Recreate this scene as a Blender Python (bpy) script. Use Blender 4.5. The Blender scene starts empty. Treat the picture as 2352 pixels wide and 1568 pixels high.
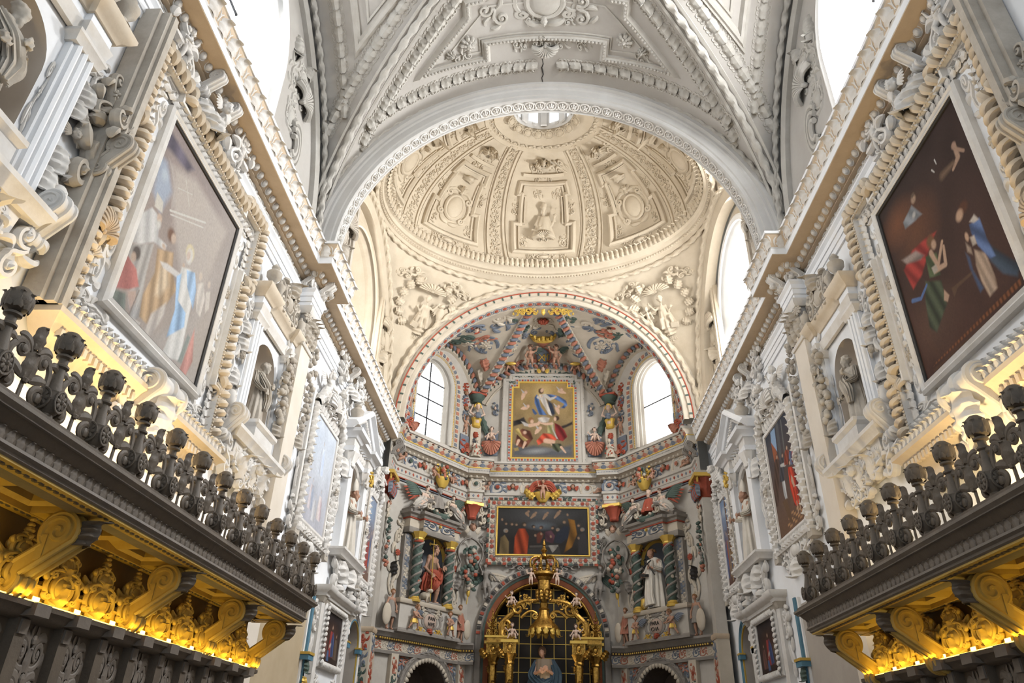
import bpy, bmesh, math, random, json
import numpy as np
from mathutils import Matrix, Vector
PI = math.pi
random.seed(7); rng = np.random.default_rng(7)
scene = bpy.context.scene
COL = scene.collection

# ------------------------------------------------------------------ camera (world origin is the camera, z up, y along the nave)
cam_data = bpy.data.cameras.new('camera'); cam = bpy.data.objects.new('camera', cam_data); COL.objects.link(cam)
cam_data.sensor_width = 36.0; cam_data.lens = 36.0 * 1651.0 / 2352.0
cam_data.clip_start = 0.05; cam_data.clip_end = 200
cam.matrix_world = Matrix(((0.99906018, -0.00261671, 0.04326559, 0), (0.03616246, -0.4999853, -0.86527855, 0),
                           (0.02389634, 0.86602993, -0.49942078, 0), (0, 0, 0, 1)))
scene.camera = cam
# ------------------------------------------------------------------ world, exposure
world = bpy.data.worlds.new('world'); scene.world = world; world.use_nodes = True
bg = world.node_tree.nodes['Background']; bg.inputs[0].default_value = (0.70, 0.85, 1.0, 1); bg.inputs[1].default_value = 1.05
vs = scene.view_settings
vs.view_transform = 'Standard'; vs.look = 'None'; vs.gamma = 1.0; vs.use_curve_mapping = False; vs.exposure = 0.3
scene.cycles.max_bounces = 4; scene.cycles.diffuse_bounces = 3; scene.cycles.glossy_bounces = 2; scene.cycles.adaptive_threshold = 0.035
scene.cycles.sample_clamp_indirect = 6.0

def area_light(name, loc, target, sx, sy, power, color=(1, 1, 1), spread=PI):
    d = bpy.data.lights.new(name, 'AREA'); d.shape = 'RECTANGLE'; d.size = sx; d.size_y = sy
    d.energy = power; d.color = color; d.spread = spread
    o = bpy.data.objects.new(name, d); COL.objects.link(o)
    o.location = loc
    o.rotation_euler = (Vector(target) - Vector(loc)).to_track_quat('-Z', 'Y').to_euler()
    return o
# daylight coming in at the clerestory openings (each sits inside its own window reveal)
DAY = (0.96, 0.98, 1.0)
area_light('daylight_nave_right', (5.75, 7.4, 11.2), (-5, 9.5, 5.0), 2.2, 2.4, 880, DAY)
area_light('daylight_nave_left', (-5.65, 7.7, 11.2), (4, 7.5, 6.0), 2.2, 2.4, 230, (0.92, 0.96, 1.0))
area_light('daylight_dome_right', (5.75, 16.2, 11.4), (-5, 14.6, 7.0), 1.4, 2.8, 1250, DAY)
area_light('daylight_dome_left', (-5.75, 16.4, 11.4), (4, 16.4, 9.0), 1.4, 2.8, 200, (0.95, 0.97, 1.0))
area_light('daylight_nave_right_rear', (5.75, -1.9, 11.2), (-5, 2.0, 5.0), 2.2, 2.4, 260, DAY)
area_light('daylight_nave_left_rear', (-5.65, -1.6, 11.2), (4, 2.0, 5.0), 2.2, 2.4, 230, (0.92, 0.96, 1.0))

# ------------------------------------------------------------------ materials
MATS = {}
def mat(name, col, rough=0.75, var=None, vscale=3.0, amt=0.5, bump=0.0, bscale=40.0, metal=0.0, emit=None, es=0.0, spec=0.3):
    if name in MATS: return MATS[name]
    m = bpy.data.materials.new(name); m.use_nodes = True; nt = m.node_tree; b = nt.nodes['Principled BSDF']
    b.inputs['Roughness'].default_value = rough; b.inputs['Metallic'].default_value = metal
    b.inputs['Specular IOR Level'].default_value = spec
    c4 = (col[0], col[1], col[2], 1)
    b.inputs['Base Color'].default_value = c4
    if var is not None or bump > 0:
        tc = nt.nodes.new('ShaderNodeNewGeometry')
    if var is not None:
        nz = nt.nodes.new('ShaderNodeTexNoise'); nz.inputs['Scale'].default_value = vscale; nz.inputs['Detail'].default_value = 5; nz.inputs['Roughness'].default_value = 0.65
        nt.links.new(tc.outputs['Position'], nz.inputs['Vector'])
        rp = nt.nodes.new('ShaderNodeValToRGB'); rp.color_ramp.elements[0].position = 0.5 - amt * 0.35; rp.color_ramp.elements[1].position = 0.5 + amt * 0.4
        rp.color_ramp.elements[0].color = (var[0], var[1], var[2], 1); rp.color_ramp.elements[1].color = c4
        nt.links.new(nz.outputs['Fac'], rp.inputs['Fac']); nt.links.new(rp.outputs['Color'], b.inputs['Base Color'])
    if bump > 0:
        n2 = nt.nodes.new('ShaderNodeTexNoise'); n2.inputs['Scale'].default_value = bscale; n2.inputs['Detail'].default_value = 3
        nt.links.new(tc.outputs['Position'], n2.inputs['Vector'])
        bp = nt.nodes.new('ShaderNodeBump'); bp.inputs['Strength'].default_value = bump; bp.inputs['Distance'].default_value = 0.02
        nt.links.new(n2.outputs['Fac'], bp.inputs['Height']); nt.links.new(bp.outputs['Normal'], b.inputs['Normal'])
    if emit is not None:
        b.inputs['Emission Color'].default_value = (emit[0], emit[1], emit[2], 1); b.inputs['Emission Strength'].default_value = es
    MATS[name] = m
    return m
WALL = mat('white_plaster', (0.82, 0.83, 0.85), 0.85, (0.73, 0.73, 0.73), 1.3, 0.7, 0.12, 9)
STUC = mat('old_white_stucco', (0.74, 0.725, 0.70), 0.8, (0.54, 0.50, 0.45), 2.6, 0.8, 0.1, 30)
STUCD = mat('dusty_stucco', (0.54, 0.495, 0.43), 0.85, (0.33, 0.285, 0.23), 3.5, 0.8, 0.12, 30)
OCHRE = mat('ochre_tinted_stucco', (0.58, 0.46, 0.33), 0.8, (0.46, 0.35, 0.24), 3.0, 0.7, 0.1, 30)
TAN = mat('tan_tinted_stucco', (0.66, 0.58, 0.47), 0.8, (0.54, 0.45, 0.34), 3.0, 0.7, 0.1, 30)
CREAM = mat('cream_stucco', (0.58, 0.50, 0.385), 0.85, (0.45, 0.375, 0.275), 1.6, 0.8, 0.1, 30)
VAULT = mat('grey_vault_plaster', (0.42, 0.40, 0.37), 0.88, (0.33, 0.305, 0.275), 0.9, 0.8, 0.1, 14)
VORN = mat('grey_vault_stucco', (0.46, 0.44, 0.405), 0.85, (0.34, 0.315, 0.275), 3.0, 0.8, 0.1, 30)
NICHE = mat('beige_niche_plaster', (0.60, 0.53, 0.45), 0.85, (0.50, 0.43, 0.35), 1.5, 0.6)
DARK = mat('dark_carved_wood', (0.135, 0.108, 0.08), 0.55, (0.085, 0.068, 0.052), 5.0, 0.8, 0.15, 40)
DARKL = mat('greyed_carved_wood', (0.20, 0.17, 0.138), 0.55, (0.13, 0.11, 0.092), 5.0, 0.8, 0.1, 40)
GOLDW = mat('honey_carved_wood', (0.55, 0.38, 0.10), 0.5, (0.40, 0.26, 0.06), 5.0, 0.8, 0.1, 40)
OLIVE = mat('brown_panel_wood', (0.24, 0.15, 0.05), 0.6, (0.16, 0.10, 0.03), 3.0, 0.8)
GILT = mat('gilded_wood', (0.60, 0.36, 0.08), 0.30, (0.20, 0.10, 0.02), 14.0, 0.5, 0.4, 45, metal=0.9)
BRASS = mat('yellow_gilding', (0.60, 0.40, 0.09), 0.42, (0.55, 0.36, 0.07), 6.0, 0.7, metal=0.35)
PCREAM = mat('painted_cream', (0.52, 0.46, 0.37), 0.8, (0.41, 0.35, 0.275), 2.2, 0.8)
PWHITE = mat('painted_off_white', (0.49, 0.46, 0.41), 0.8, (0.35, 0.315, 0.27), 1.6, 0.8)
PRED = mat('painted_red', (0.36, 0.075, 0.04), 0.7, (0.24, 0.05, 0.027), 5.0, 0.8)
PSAL = mat('painted_salmon', (0.40, 0.17, 0.11), 0.7, (0.30, 0.11, 0.07), 5.0, 0.8)
PBLUE = mat('painted_slate_blue', (0.17, 0.19, 0.225), 0.7, (0.10, 0.115, 0.14), 5.0, 0.8)
PGREEN = mat('painted_green', (0.085, 0.12, 0.095), 0.7, (0.045, 0.065, 0.055), 5.0, 0.8)
PBLACK = mat('near_black_paint', (0.035, 0.032, 0.03), 0.6)
SKIN = mat('painted_skin', (0.40, 0.23, 0.155), 0.6, (0.31, 0.17, 0.11), 4.0, 0.7)
SKINP = mat('pale_painted_skin', (0.58, 0.43, 0.34), 0.6, (0.48, 0.34, 0.26), 4.0, 0.7)
HAIR = mat('brown_painted_hair', (0.09, 0.05, 0.03), 0.6)
HAIRB = mat('chestnut_painted_hair', (0.22, 0.11, 0.045), 0.6)
GREYST = mat('grey_painted_carving', (0.27, 0.245, 0.215), 0.75, (0.18, 0.16, 0.14), 4.0, 0.8)
MARBLE = mat('red_brown_marble', (0.26, 0.085, 0.035), 0.3, (0.15, 0.045, 0.02), 3.0, 0.9)
LEAD = mat('dark_window_lead', (0.02, 0.02, 0.022), 0.5)
PANE = mat('daylit_window_glass', (0.8, 0.85, 0.9), 0.2, emit=(0.97, 0.98, 1.0), es=3.2)
PANEB = mat('sunlit_window_glass', (0.9, 0.9, 0.9), 0.2, emit=(1.0, 0.99, 0.97), es=6.0)
JAMB = mat('whitewashed_reveal', (0.82, 0.81, 0.79), 0.85, (0.70, 0.68, 0.65), 2.0, 0.8)
FLOOR = mat('stone_floor', (0.34, 0.30, 0.26), 0.6, (0.26, 0.22, 0.19), 1.0, 0.8)
BLUETRIM = mat('blue_painted_trim', (0.10, 0.22, 0.30), 0.6, (0.07, 0.16, 0.22), 5.0, 0.7)
SHADE = mat('grey_beige_plaster', (0.42, 0.38, 0.33), 0.85, (0.34, 0.30, 0.26), 1.5, 0.7)

# ------------------------------------------------------------------ mesh building
class MB:
    """collects geometry, then makes one mesh"""
    def __init__(s): s.V = []; s.Q = []; s.T = []; s.N = []; s.n = 0
    def add(s, V, Q=None, T=None, N=None):
        V = np.asarray(V, float).reshape(-1, 3)
        if Q is not None and len(Q): s.Q.append(np.asarray(Q, np.int64).reshape(-1, 4) + s.n)
        if T is not None and len(T): s.T.append(np.asarray(T, np.int64).reshape(-1, 3) + s.n)
        if N is not None:
            for f in N: s.N.append([i + s.n for i in f])
        s.V.append(V); s.n += len(V)
        return s
    def join(s, o, M=None):
        for V in [np.concatenate(o.V)] if o.V else []:
            if M is not None:
                M = np.array(M); V = V @ M[:3, :3].T + M[:3, 3]
            base = s.n; s.V.append(V); s.n += len(V)
            s.Q += [q + base for q in o.Q]; s.T += [t + base for t in o.T]; s.N += [[i + base for i in f] for f in o.N]
        return s
    def grid(s, G, cu=False, cv=False, flip=False):
        G = np.asarray(G, float); m, n = G.shape[:2]
        I = np.arange(m * n).reshape(m, n)
        if cu: I = np.vstack([I, I[:1]])
        if cv: I = np.hstack([I, I[:, :1]])
        a, b, c, d = I[:-1, :-1], I[1:, :-1], I[1:, 1:], I[:-1, 1:]
        q = np.stack([a, b, c, d] if not flip else [a, d, c, b], -1).reshape(-1, 4)
        return s.add(G.reshape(-1, 3), q)
    def box(s, x0, x1, y0, y1, z0, z1, ch=0.0):
        if x0 > x1: x0, x1 = x1, x0
        if y0 > y1: y0, y1 = y1, y0
        if z0 > z1: z0, z1 = z1, z0
        V = [(x, y, z) for z in (z0, z1) for y in (y0, y1) for x in (x0, x1)]
        return s.add(V, [(0, 2, 3, 1), (4, 5, 7, 6), (0, 1, 5, 4), (2, 6, 7, 3), (0, 4, 6, 2), (1, 3, 7, 5)])
    def mesh(s, name, smooth=35):
        V = np.concatenate(s.V) if s.V else np.zeros((0, 3))
        me = bpy.data.meshes.new(name)
        Q = np.concatenate(s.Q) if s.Q else np.zeros((0, 4), np.int64)
        T = np.concatenate(s.T) if s.T else np.zeros((0, 3), np.int64)
        loops = [Q.ravel(), T.ravel()] + ([np.concatenate([np.array(f) for f in s.N])] if s.N else [])
        lv = np.concatenate(loops).astype(np.int32)
        cnt = np.concatenate([np.full(len(Q), 4), np.full(len(T), 3), np.array([len(f) for f in s.N], np.int64)]).astype(np.int32)
        st = np.concatenate([[0], np.cumsum(cnt)[:-1]]).astype(np.int32) if len(cnt) else cnt
        me.vertices.add(len(V)); me.vertices.foreach_set('co', V.astype(np.float32).ravel())
        me.loops.add(len(lv)); me.loops.foreach_set('vertex_index', lv)
        me.polygons.add(len(cnt)); me.polygons.foreach_set('loop_start', st)
        try: me.polygons.foreach_set('loop_total', cnt)
        except Exception: pass
        me.update(calc_edges=True); me.validate()
        if smooth:
            me.shade_smooth()
            if smooth < 180: me.set_sharp_from_angle(angle=math.radians(smooth))
        return me

def unit(v):
    v = np.asarray(v, float); n = np.linalg.norm(v, axis=-1, keepdims=True); return v / np.maximum(n, 1e-9)

def sweep(mb, P, N, prof, closed=False, caps=True):
    """sweep profile [(lateral, height)] along P; N = outward normal(s); lateral = T x N, mitred"""
    P = np.asarray(P, float); n = len(P)
    N = np.broadcast_to(np.asarray(N, float), P.shape); N = unit(N)
    if closed:
        d1 = unit(P - np.roll(P, 1, 0)); d2 = unit(np.roll(P, -1, 0) - P)
    else:
        d = unit(P[1:] - P[:-1]); d1 = np.vstack([d[:1], d]); d2 = np.vstack([d, d[-1:]])
    l1 = unit(np.cross(d1, N)); l2 = unit(np.cross(d2, N))
    L = unit(l1 + l2); k = np.clip(np.sum(L * l1, -1, keepdims=True), 0.3, 1)
    L = L / k
    prof = np.asarray(prof, float)
    G = P[:, None, :] + L[:, None, :] * prof[None, :, :1] + N[:, None, :] * prof[None, :, 1:2]
    base = mb.n
    mb.grid(G, cu=closed, flip=True)
    if caps and not closed:
        m = len(prof)
        mb.N.append([base + j for j in range(m)][::-1]); mb.N.append([base + (n - 1) * m + j for j in range(m)])
    return mb

def frames(P):
    P = np.asarray(P, float); T = np.gradient(P, axis=0); T = unit(T)
    up = np.array([0, 1.0, 0]) if abs(T[0][1]) < 0.9 else np.array([1.0, 0, 0])
    U = []; u = unit(np.cross(T[0], up))
    for t in T:
        u = u - t * (u @ t); u = unit(u); U.append(u)
    U = np.array(U); return T, U, np.cross(T, U)

def tube(mb, P, R, k=8, sq=1.0, cap=True):
    """round (or squashed) tube along P with radius R (array or number)"""
    P = np.asarray(P, float); R = np.broadcast_to(np.asarray(R, float), (len(P),))
    T, U, W = frames(P)
    a = np.linspace(0, 2 * PI, k, endpoint=False)
    G = P[:, None] + R[:, None, None] * (np.cos(a)[None, :, None] * U[:, None] + sq * np.sin(a)[None, :, None] * W[:, None])
    b = mb.n; mb.grid(G, cv=True)
    if cap:
        mb.N.append([b + j for j in range(k)]); mb.N.append([b + (len(P) - 1) * k + j for j in range(k)][::-1])
    return mb

def lathe(mb, prof, n=20, c=(0, 0, 0), sx=1, sy=1, fold=0, famp=0.0, fph=0.0):
    prof = np.asarray(prof, float); a = np.linspace(0, 2 * PI, n, endpoint=False)
    r = prof[:, :1] * (1 + famp * np.cos(fold * a + fph)[None])
    G = np.stack([c[0] + sx * r * np.cos(a), c[1] + sy * r * np.sin(a), c[2] + np.broadcast_to(prof[:, 1:2], r.shape)], -1)
    b = mb.n; mb.grid(G, cv=True, flip=True)
    mb.N.append([b + j for j in range(n)][::-1]); mb.N.append([b + (len(prof) - 1) * n + j for j in range(n)])
    return mb

def ell(mb, c, r, nu=12, nv=8, M=None):
    if np.isscalar(r): r = (r, r, r)
    t = np.linspace(0.02, PI - 0.02, nv); p = np.linspace(0, 2 * PI, nu, endpoint=False)
    G = np.stack([np.sin(t)[:, None] * np.cos(p), np.sin(t)[:, None] * np.sin(p), np.cos(t)[:, None] + 0 * p], -1) * np.array(r)
    if M is not None: G = G @ np.array(M)[:3, :3].T
    b = mb.n; mb.grid(G + np.array(c), cv=True)
    mb.N.append([b + j for j in range(nu)]); mb.N.append([b + (nv - 1) * nu + j for j in range(nu)][::-1])
    return mb

def cap_(mb, a, b, ra, rb, k=10):
    """tapered capsule"""
    a = np.array(a, float); b = np.array(b, float); d = b - a; L = np.linalg.norm(d); d = d / max(L, 1e-6)
    ts = [(-ra, 0.05), (-ra * .8, .6 * ra), (-ra * .4, .92 * ra), (0, ra)]
    ss = [s for s, _ in ts] + [L + s for s in (0, rb * .4, rb * .8, rb)]
    rr = [max(q, 0.05 * ra) for _, q in ts] + [rb, .92 * rb, .6 * rb, .05 * rb]
    return tube(mb, [a + d * s for s in ss], rr, k)

def spiral(cx, cz, r0, r1, a0, turns, n=40, y=0.0, y1=None, p=1.0):
    t = np.linspace(0, 1, n); r = r0 + (r1 - r0) * t ** p; a = a0 + turns * 2 * PI * t
    y1 = y if y1 is None else y1
    return np.stack([cx + r * np.cos(a), y + (y1 - y) * t, cz + r * np.sin(a)], -1)

def bez(p0, p1, p2, p3, n=16):
    t = np.linspace(0, 1, n)[:, None]; p0, p1, p2, p3 = map(lambda q: np.array(q, float), (p0, p1, p2, p3))
    return (1 - t) ** 3 * p0 + 3 * (1 - t) ** 2 * t * p1 + 3 * (1 - t) * t * t * p2 + t ** 3 * p3

def heightfield(mb, fn, x0, x1, z0, z1, nx, nz, eps=0.002, base=0.0):
    """relief facing -y: depth = fn(X,Z); cells where everything is below eps are left out"""
    x = np.linspace(x0, x1, nx); z = np.linspace(z0, z1, nz)
    X, Z = np.meshgrid(x, z, indexing='ij'); H = fn(X, Z)
    keep = (np.maximum.reduce([H[:-1, :-1], H[1:, :-1], H[1:, 1:], H[:-1, 1:]]) > eps)
    I = np.arange(nx * nz).reshape(nx, nz)
    q = np.stack([I[:-1, :-1], I[1:, :-1], I[1:, 1:], I[:-1, 1:]], -1)[keep]
    used = np.unique(q); mp = -np.ones(nx * nz, np.int64); mp[used] = np.arange(len(used))
    V = np.stack([X, -np.maximum(H, 0) + base, Z], -1).reshape(-1, 3)[used]
    return mb.add(V, mp[q])

def fill_poly(loops, to3d, name):
    """flat polygon with holes (first loop outer)"""
    bm = bmesh.new(); E = []
    for lp in loops:
        vs_ = [bm.verts.new(to3d(p)) for p in lp]
        E += [bm.edges.new((vs_[i], vs_[(i + 1) % len(vs_)])) for i in range(len(vs_))]
    bmesh.ops.triangle_fill(bm, use_beauty=True, use_dissolve=False, edges=E)
    me = bpy.data.meshes.new(name); bm.to_mesh(me); bm.free(); return me

# ------------------------------------------------------------------ objects
_MC = {}
def with_mat(me, m):
    k = (me.name, m.name)
    if k in _MC: return _MC[k]
    if len(me.materials) == 0: me.materials.append(m); _MC[k] = me; return me
    c = me.copy(); c.materials.clear(); c.materials.append(m); _MC[k] = c; return c
def obj(name, me, m, parent=None, loc=(0, 0, 0), rot=(0, 0, 0), sc=(1, 1, 1), M=None):
    if isinstance(me, MB): me = me.mesh(name)
    o = bpy.data.objects.new(name, with_mat(me, m)); COL.objects.link(o)
    if parent is not None: o.parent = parent
    if M is not None: o.matrix_local = M
    else:
        o.location = loc; o.rotation_euler = rot
        o.scale = (sc, sc, sc) if np.isscalar(sc) else sc
    return o
def tag(o, label, cat, group=None):
    o['label'] = label; o['category'] = cat
    if group: o['group'] = group
    return o
def thing(name, label, cat, M=None, group=None, loc=None):
    o = bpy.data.objects.new(name, None); COL.objects.link(o); o.empty_display_size = 0.1
    if M is not None: o.matrix_local = M
    if loc is not None: o.location = loc
    return tag(o, label, cat, group)
def struct(name, me, m, M=None, label=None):
    o = obj(name, me, m, M=M); o['kind'] = 'structure'
    if label: o['label'] = label
    return o
def stuff(o): o['kind'] = 'stuff'; return o
def copy_tree(o, parent=None):
    c = o.copy(); COL.objects.link(c); c.parent = parent
    for ch in o.children: copy_tree(ch, c)
    return c
def FR(x, y, z, rz=0.0, s=1.0):
    return Matrix.Translation((x, y, z)) @ Matrix.Rotation(rz, 4, 'Z') @ Matrix.Scale(s, 4)
XL, XR, DYR = -5.0, 5.15, -0.27
class Side:
    """a nave wall: local x runs along the wall (to the viewer's right), -y out of the wall"""
    def __init__(s, k):
        s.k = k; s.rz = PI / 2 if k == 'L' else -PI / 2; s.x = XL if k == 'L' else XR
        s.sg = 1 if k == 'L' else -1; s.word = 'left' if k == 'L' else 'right'
    def yy(s, y): return y if s.k == 'L' else y + DYR
    def M(s, y, z, out=0.0, sc=1.0): return FR(s.x + s.sg * out, s.yy(y), z, s.rz, sc)
    def lx(s, dy): return dy * s.sg       # offset along +y expressed in local x
LEFT, RIGHT = Side('L'), Side('R')
def lookM(pos, out, up, sc=1.0):
    """matrix whose -y points along out and z along up"""
    o = Vector(out).normalized(); u = Vector(up); u = (u - o * u.dot(o)).normalized(); x = u.cross(o); x = (-o).cross(u) * -1
    x = u.cross(o)  # right for the viewer
    M = Matrix((x, -o, u)).transposed().to_4x4()
    s3 = Matrix.Diagonal((sc, sc, sc, 1)) if np.isscalar(sc) else Matrix.Diagonal((sc[0], sc[1], sc[2], 1))
    return Matrix.Translation(Vector(pos)) @ M @ s3
# ================================================================== ornament library (unit meshes, facing -y)
LIB = {}
def lib(name):
    def deco(fn):
        def get():
            if name not in LIB:
                r = fn(); LIB[name] = r.mesh(name) if isinstance(r, MB) else r
            return LIB[name]
        return get
    return deco

def st(mb, P, w, sq=0.75, k=6, taper=None, dy=0.0):
    """raised stroke through 2-D points (x, z)"""
    P = np.asarray(P, float)
    if P.shape[1] == 2: P = np.stack([P[:, 0], np.full(len(P), dy), P[:, 1]], -1)
    n = len(P); t = np.linspace(0, 1, n)
    if taper is None: R = np.full(n, w)
    elif taper == 'leaf': R = w * (0.15 + np.sin(PI * np.clip(t * 0.93 + 0.04, 0, 1)) ** 0.8)
    elif taper == 'tip': R = w * (1.0 - 0.75 * t)
    elif taper == 'root': R = w * (0.25 + 0.75 * t)
    else: R = w * np.asarray(taper(t))
    return tube(mb, P, R, k, sq)
def b2(p0, p1, p2, p3, n=12): return bez((p0[0], 0, p0[1]), (p1[0], 0, p1[1]), (p2[0], 0, p2[1]), (p3[0], 0, p3[1]), n)
def sp2(cx, cz, r0, a0, turns, n=28, r1=0.06): return spiral(cx, cz, r0, r1 * r0, a0, turns, n, p=0.85)
def flower(mb, cx, cz, r, k=7, y=0.0):
    for i in range(k):
        a = 2 * PI * i / k
        M = Matrix.Rotation(-a, 3, 'Y')
        ell(mb, (cx + .58 * r * math.cos(a), y, cz + .58 * r * math.sin(a)), (.42 * r, .22 * r, .27 * r), 8, 5, M)
    ell(mb, (cx, y - .1 * r, cz), (.27 * r, .3 * r, .27 * r), 8, 5)
    return mb
def mirx(mb):
    V = [v * np.array([-1, 1, 1]) for v in mb.V]; o = MB(); o.V = V; o.n = mb.n
    o.Q = [q[:, ::-1] for q in mb.Q]; o.T = [t[:, ::-1] for t in mb.T]; o.N = [f[::-1] for f in mb.N]
    r = MB(); r.join(mb); r.join(o); return r

def leaf_grid(mb, lobes=4, curl=0.35, depth=0.22, w=0.5, ns=15, nt=11, M=None, lob=0.28):
    """acanthus leaf rising in z from 0 to 1, tip curling out to -y"""
    s = np.linspace(0, 1, ns)[:, None]; t = np.linspace(-1, 1, nt)[None]
    wid = w * (np.sin(PI * (0.16 + 0.80 * s)) ** 0.7) * (1 - lob * 0.5 * (1 - np.cos(2 * PI * lobes * s)) * 0.6)
    wid = wid * (1 - 0.25 * s)
    x = t * wid
    rib = depth * (0.45 + 0.55 * (1 - t ** 2)) * (0.35 + 0.65 * np.sin(PI * np.clip(s * .9 + .1, 0, 1)))
    rib = rib * np.where(np.abs(t) > 0.98, 0.12, 1) + 0.05 * np.cos(t * 3 * PI) * depth
    rib = rib - depth * .5 * np.abs(t) * (.5 - .5 * np.cos(2 * PI * lobes * s - 2.2 * np.abs(t))) * (np.abs(t) < .98)
    a = np.clip((s - 0.62) / 0.38, 0, 1) * PI * 0.75
    rad = curl * 0.55
    z = np.where(s < .62, s, .62 + rad * np.sin(a)) + 0 * t - 0.18 * np.abs(t) * np.maximum(0, 1 - s) * .3
    y = -rib - rad * (1 - np.cos(a))
    G = np.stack([x, y, z + 0 * x], -1)
    if M is not None: G = G @ np.array(M)[:3, :3].T + np.array(M)[:3, 3]
    mb.grid(G); return mb

@lib('acanthus_leaf')
def L_leaf(): return leaf_grid(MB(), 4, .35, .26, .5, 25, 15, lob=.42)
@lib('flat_leaf')
def L_leafflat(): return leaf_grid(MB(), 4, 0.18, 0.2, 0.5, 13, 9)
@lib('vault_leaf')
def L_vleaf():
    m = MB(); leaf_grid(m, 3, 0.42, 0.24, 0.42, 11, 7)
    for sx in (-1, 1):
        for z, r in ((.12, .16), (.38, .17), (.62, .13)):
            st(m, sp2(sx * .36, z + .1, r, PI / 2 if sx > 0 else PI / 2, -sx * .9, 9, .3), .075, .9, 5, 'tip', dy=0)
    return m
@lib('cornice_leaf')
def L_cleaf():
    m = MB(); leaf_grid(m, 3, 0.55, 0.16, 0.52, 13, 9, lob=.4)
    for sx in (-1, 1): st(m, b2((sx * .5, .1), (sx * .62, .5), (sx * .5, .8), (sx * .34, .95), 8), .05, 1, 5, 'leaf')
    return m
@lib('scroll')
def L_scroll():
    """S scroll, x -0.5..0.5, z 0..1"""
    m = MB()
    P = np.vstack([sp2(-.16, .74, .22, -.4, -1.45, 26)[::-1], b2((.06, .66), (.14, .5), (-.16, .44), (-.1, .3), 9)[1:-1], sp2(.12, .22, .22, PI * .88, 1.45, 26)])
    st(m, P, .062, .95, 6)
    for (a, b, c, d) in (((-.1, .45), (-.3, .5), (-.42, .42), (-.44, .28)), ((.05, .55), (.3, .55), (.42, .66), (.4, .82)), ((0, .95), (.1, 1.), (.25, 1.), (.34, .93)), ((-.02, .03), (-.15, 0), (-.3, .03), (-.36, .12))):
        st(m, b2(a, b, c, d, 9), .075, .8, 6, 'leaf')
    ell(m, (-.16, -.03, .74), (.06, .06, .06), 7, 5); ell(m, (.12, -.03, .22), (.06, .06, .06), 7, 5)
    return m
@lib('rinceau')
def L_rinceau():
    """running scroll unit, x 0..1, z -0.5..0.5"""
    m = MB()
    st(m, np.vstack([b2((0, -.3), (.15, -.5), (.55, -.5), (.76, -.2), 10), sp2(.46, .02, .33, -.4, 1.35, 28)]), .06, .9, 6)
    flower(m, .46, .02, .15, 6, -.02)
    for (a, b, c, d) in (((.1, -.38), (-.02, -.2), (.02, .1), (.12, .25)), ((.72, -.2), (.95, -.15), (1.02, -.3), (.98, -.42)), ((.6, .33), (.75, .48), (.9, .42), (.98, .3)), ((.2, .2), (.1, .4), (.2, .5), (.36, .48)), ((.75, .1), (.9, .05), (.95, .1), (1.0, .2))):
        st(m, b2(a, b, c, d, 9), .085, .75, 6, 'leaf')
    return m
@lib('guilloche')
def L_guil():
    """one ring of a guilloche with its rosette, unit width"""
    m = MB()
    a = np.linspace(0, 2 * PI, 25)
    st(m, np.stack([.40 * np.cos(a), .40 * np.sin(a)], -1), .065, .6, 6)
    for i in range(5):
        b = 2 * PI * i / 5 + .3; ell(m, (.17 * math.cos(b), 0, .17 * math.sin(b)), (.10, .07, .08), 7, 5, Matrix.Rotation(-b, 3, 'Y'))
    ell(m, (0, -.02, 0), (.065, .08, .065), 7, 5)
    for s in (-1, 1): st(m, b2((s * .36, .2), (s * .5, .45), (s * .62, -.45), (s * .64, -.2), 8) if s > 0 else b2((-.36, -.2), (-.46, -.4), (-.5, -.4), (-.56, -.3), 8), .055, .7, 5)
    return m
@lib('rosette')
def L_ros(): return flower(flower(MB(), 0, 0, .5, 8), 0, 0, .3, 6, -.07)
@lib('shell')
def L_shell():
    """fan shell, hinge at the origin, opening upward, radius 1"""
    m = MB(); n = 11
    for i in range(n):
        a = PI * (.04 + .92 * i / (n - 1)); P = [(r * math.cos(a), -.16 * math.sin(PI * r) - .08, r * math.sin(a)) for r in np.linspace(.12, 1, 8)]
        tube(m, P, np.linspace(.03, .15, 8), 6, .9)
    for s in (-1, 1): st(m, sp2(s * .25, .0, .2, PI / 2, -s * 1.2, 16), .06, 1, 6, dy=-.12)
    ell(m, (0, -.1, .05), (.14, .12, .12), 8, 6)
    return m
@lib('cartouche')
def L_cart():
    """scroll framed oval, x -0.5..0.5, z -0.6..0.6"""
    m = MB(); a = np.linspace(0, 2 * PI, 29)
    st(m, np.stack([.26 * np.cos(a), .34 * np.sin(a)], -1), .055, 1, 7)
    ell(m, (0, 0, 0), (.25, .09, .33), 14, 8)
    h = MB()
    st(h, np.vstack([b2((.0, .46), (.12, .5), (.22, .52), (.3, .42), 8), sp2(.30, .32, .11, PI / 2, -1.3, 18)]), .05, 1, 6)
    st(h, np.vstack([b2((.36, .26), (.46, .1), (.46, -.1), (.38, -.2), 8), sp2(.33, -.27, .10, .5, -1.3, 18)]), .05, 1, 6)
    st(h, b2((0, -.5), (.1, -.5), (.25, -.5), (.3, -.36), 9), .07, .9, 6, 'leaf')
    st(h, b2((.02, .44), (.06, .56), (.14, .62), (.2, .6), 9), .06, .9, 6, 'leaf')
    st(h, b2((.38, .1), (.5, .16), (.52, .3), (.46, .4), 9), .05, .9, 6, 'leaf')
    m.join(mirx(h)); leaf_grid(m, 2, .3, .3, .3, 8, 7, Matrix.Translation((0, -.03, .4)) @ Matrix.Scale(.22, 4))
    return m
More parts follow.
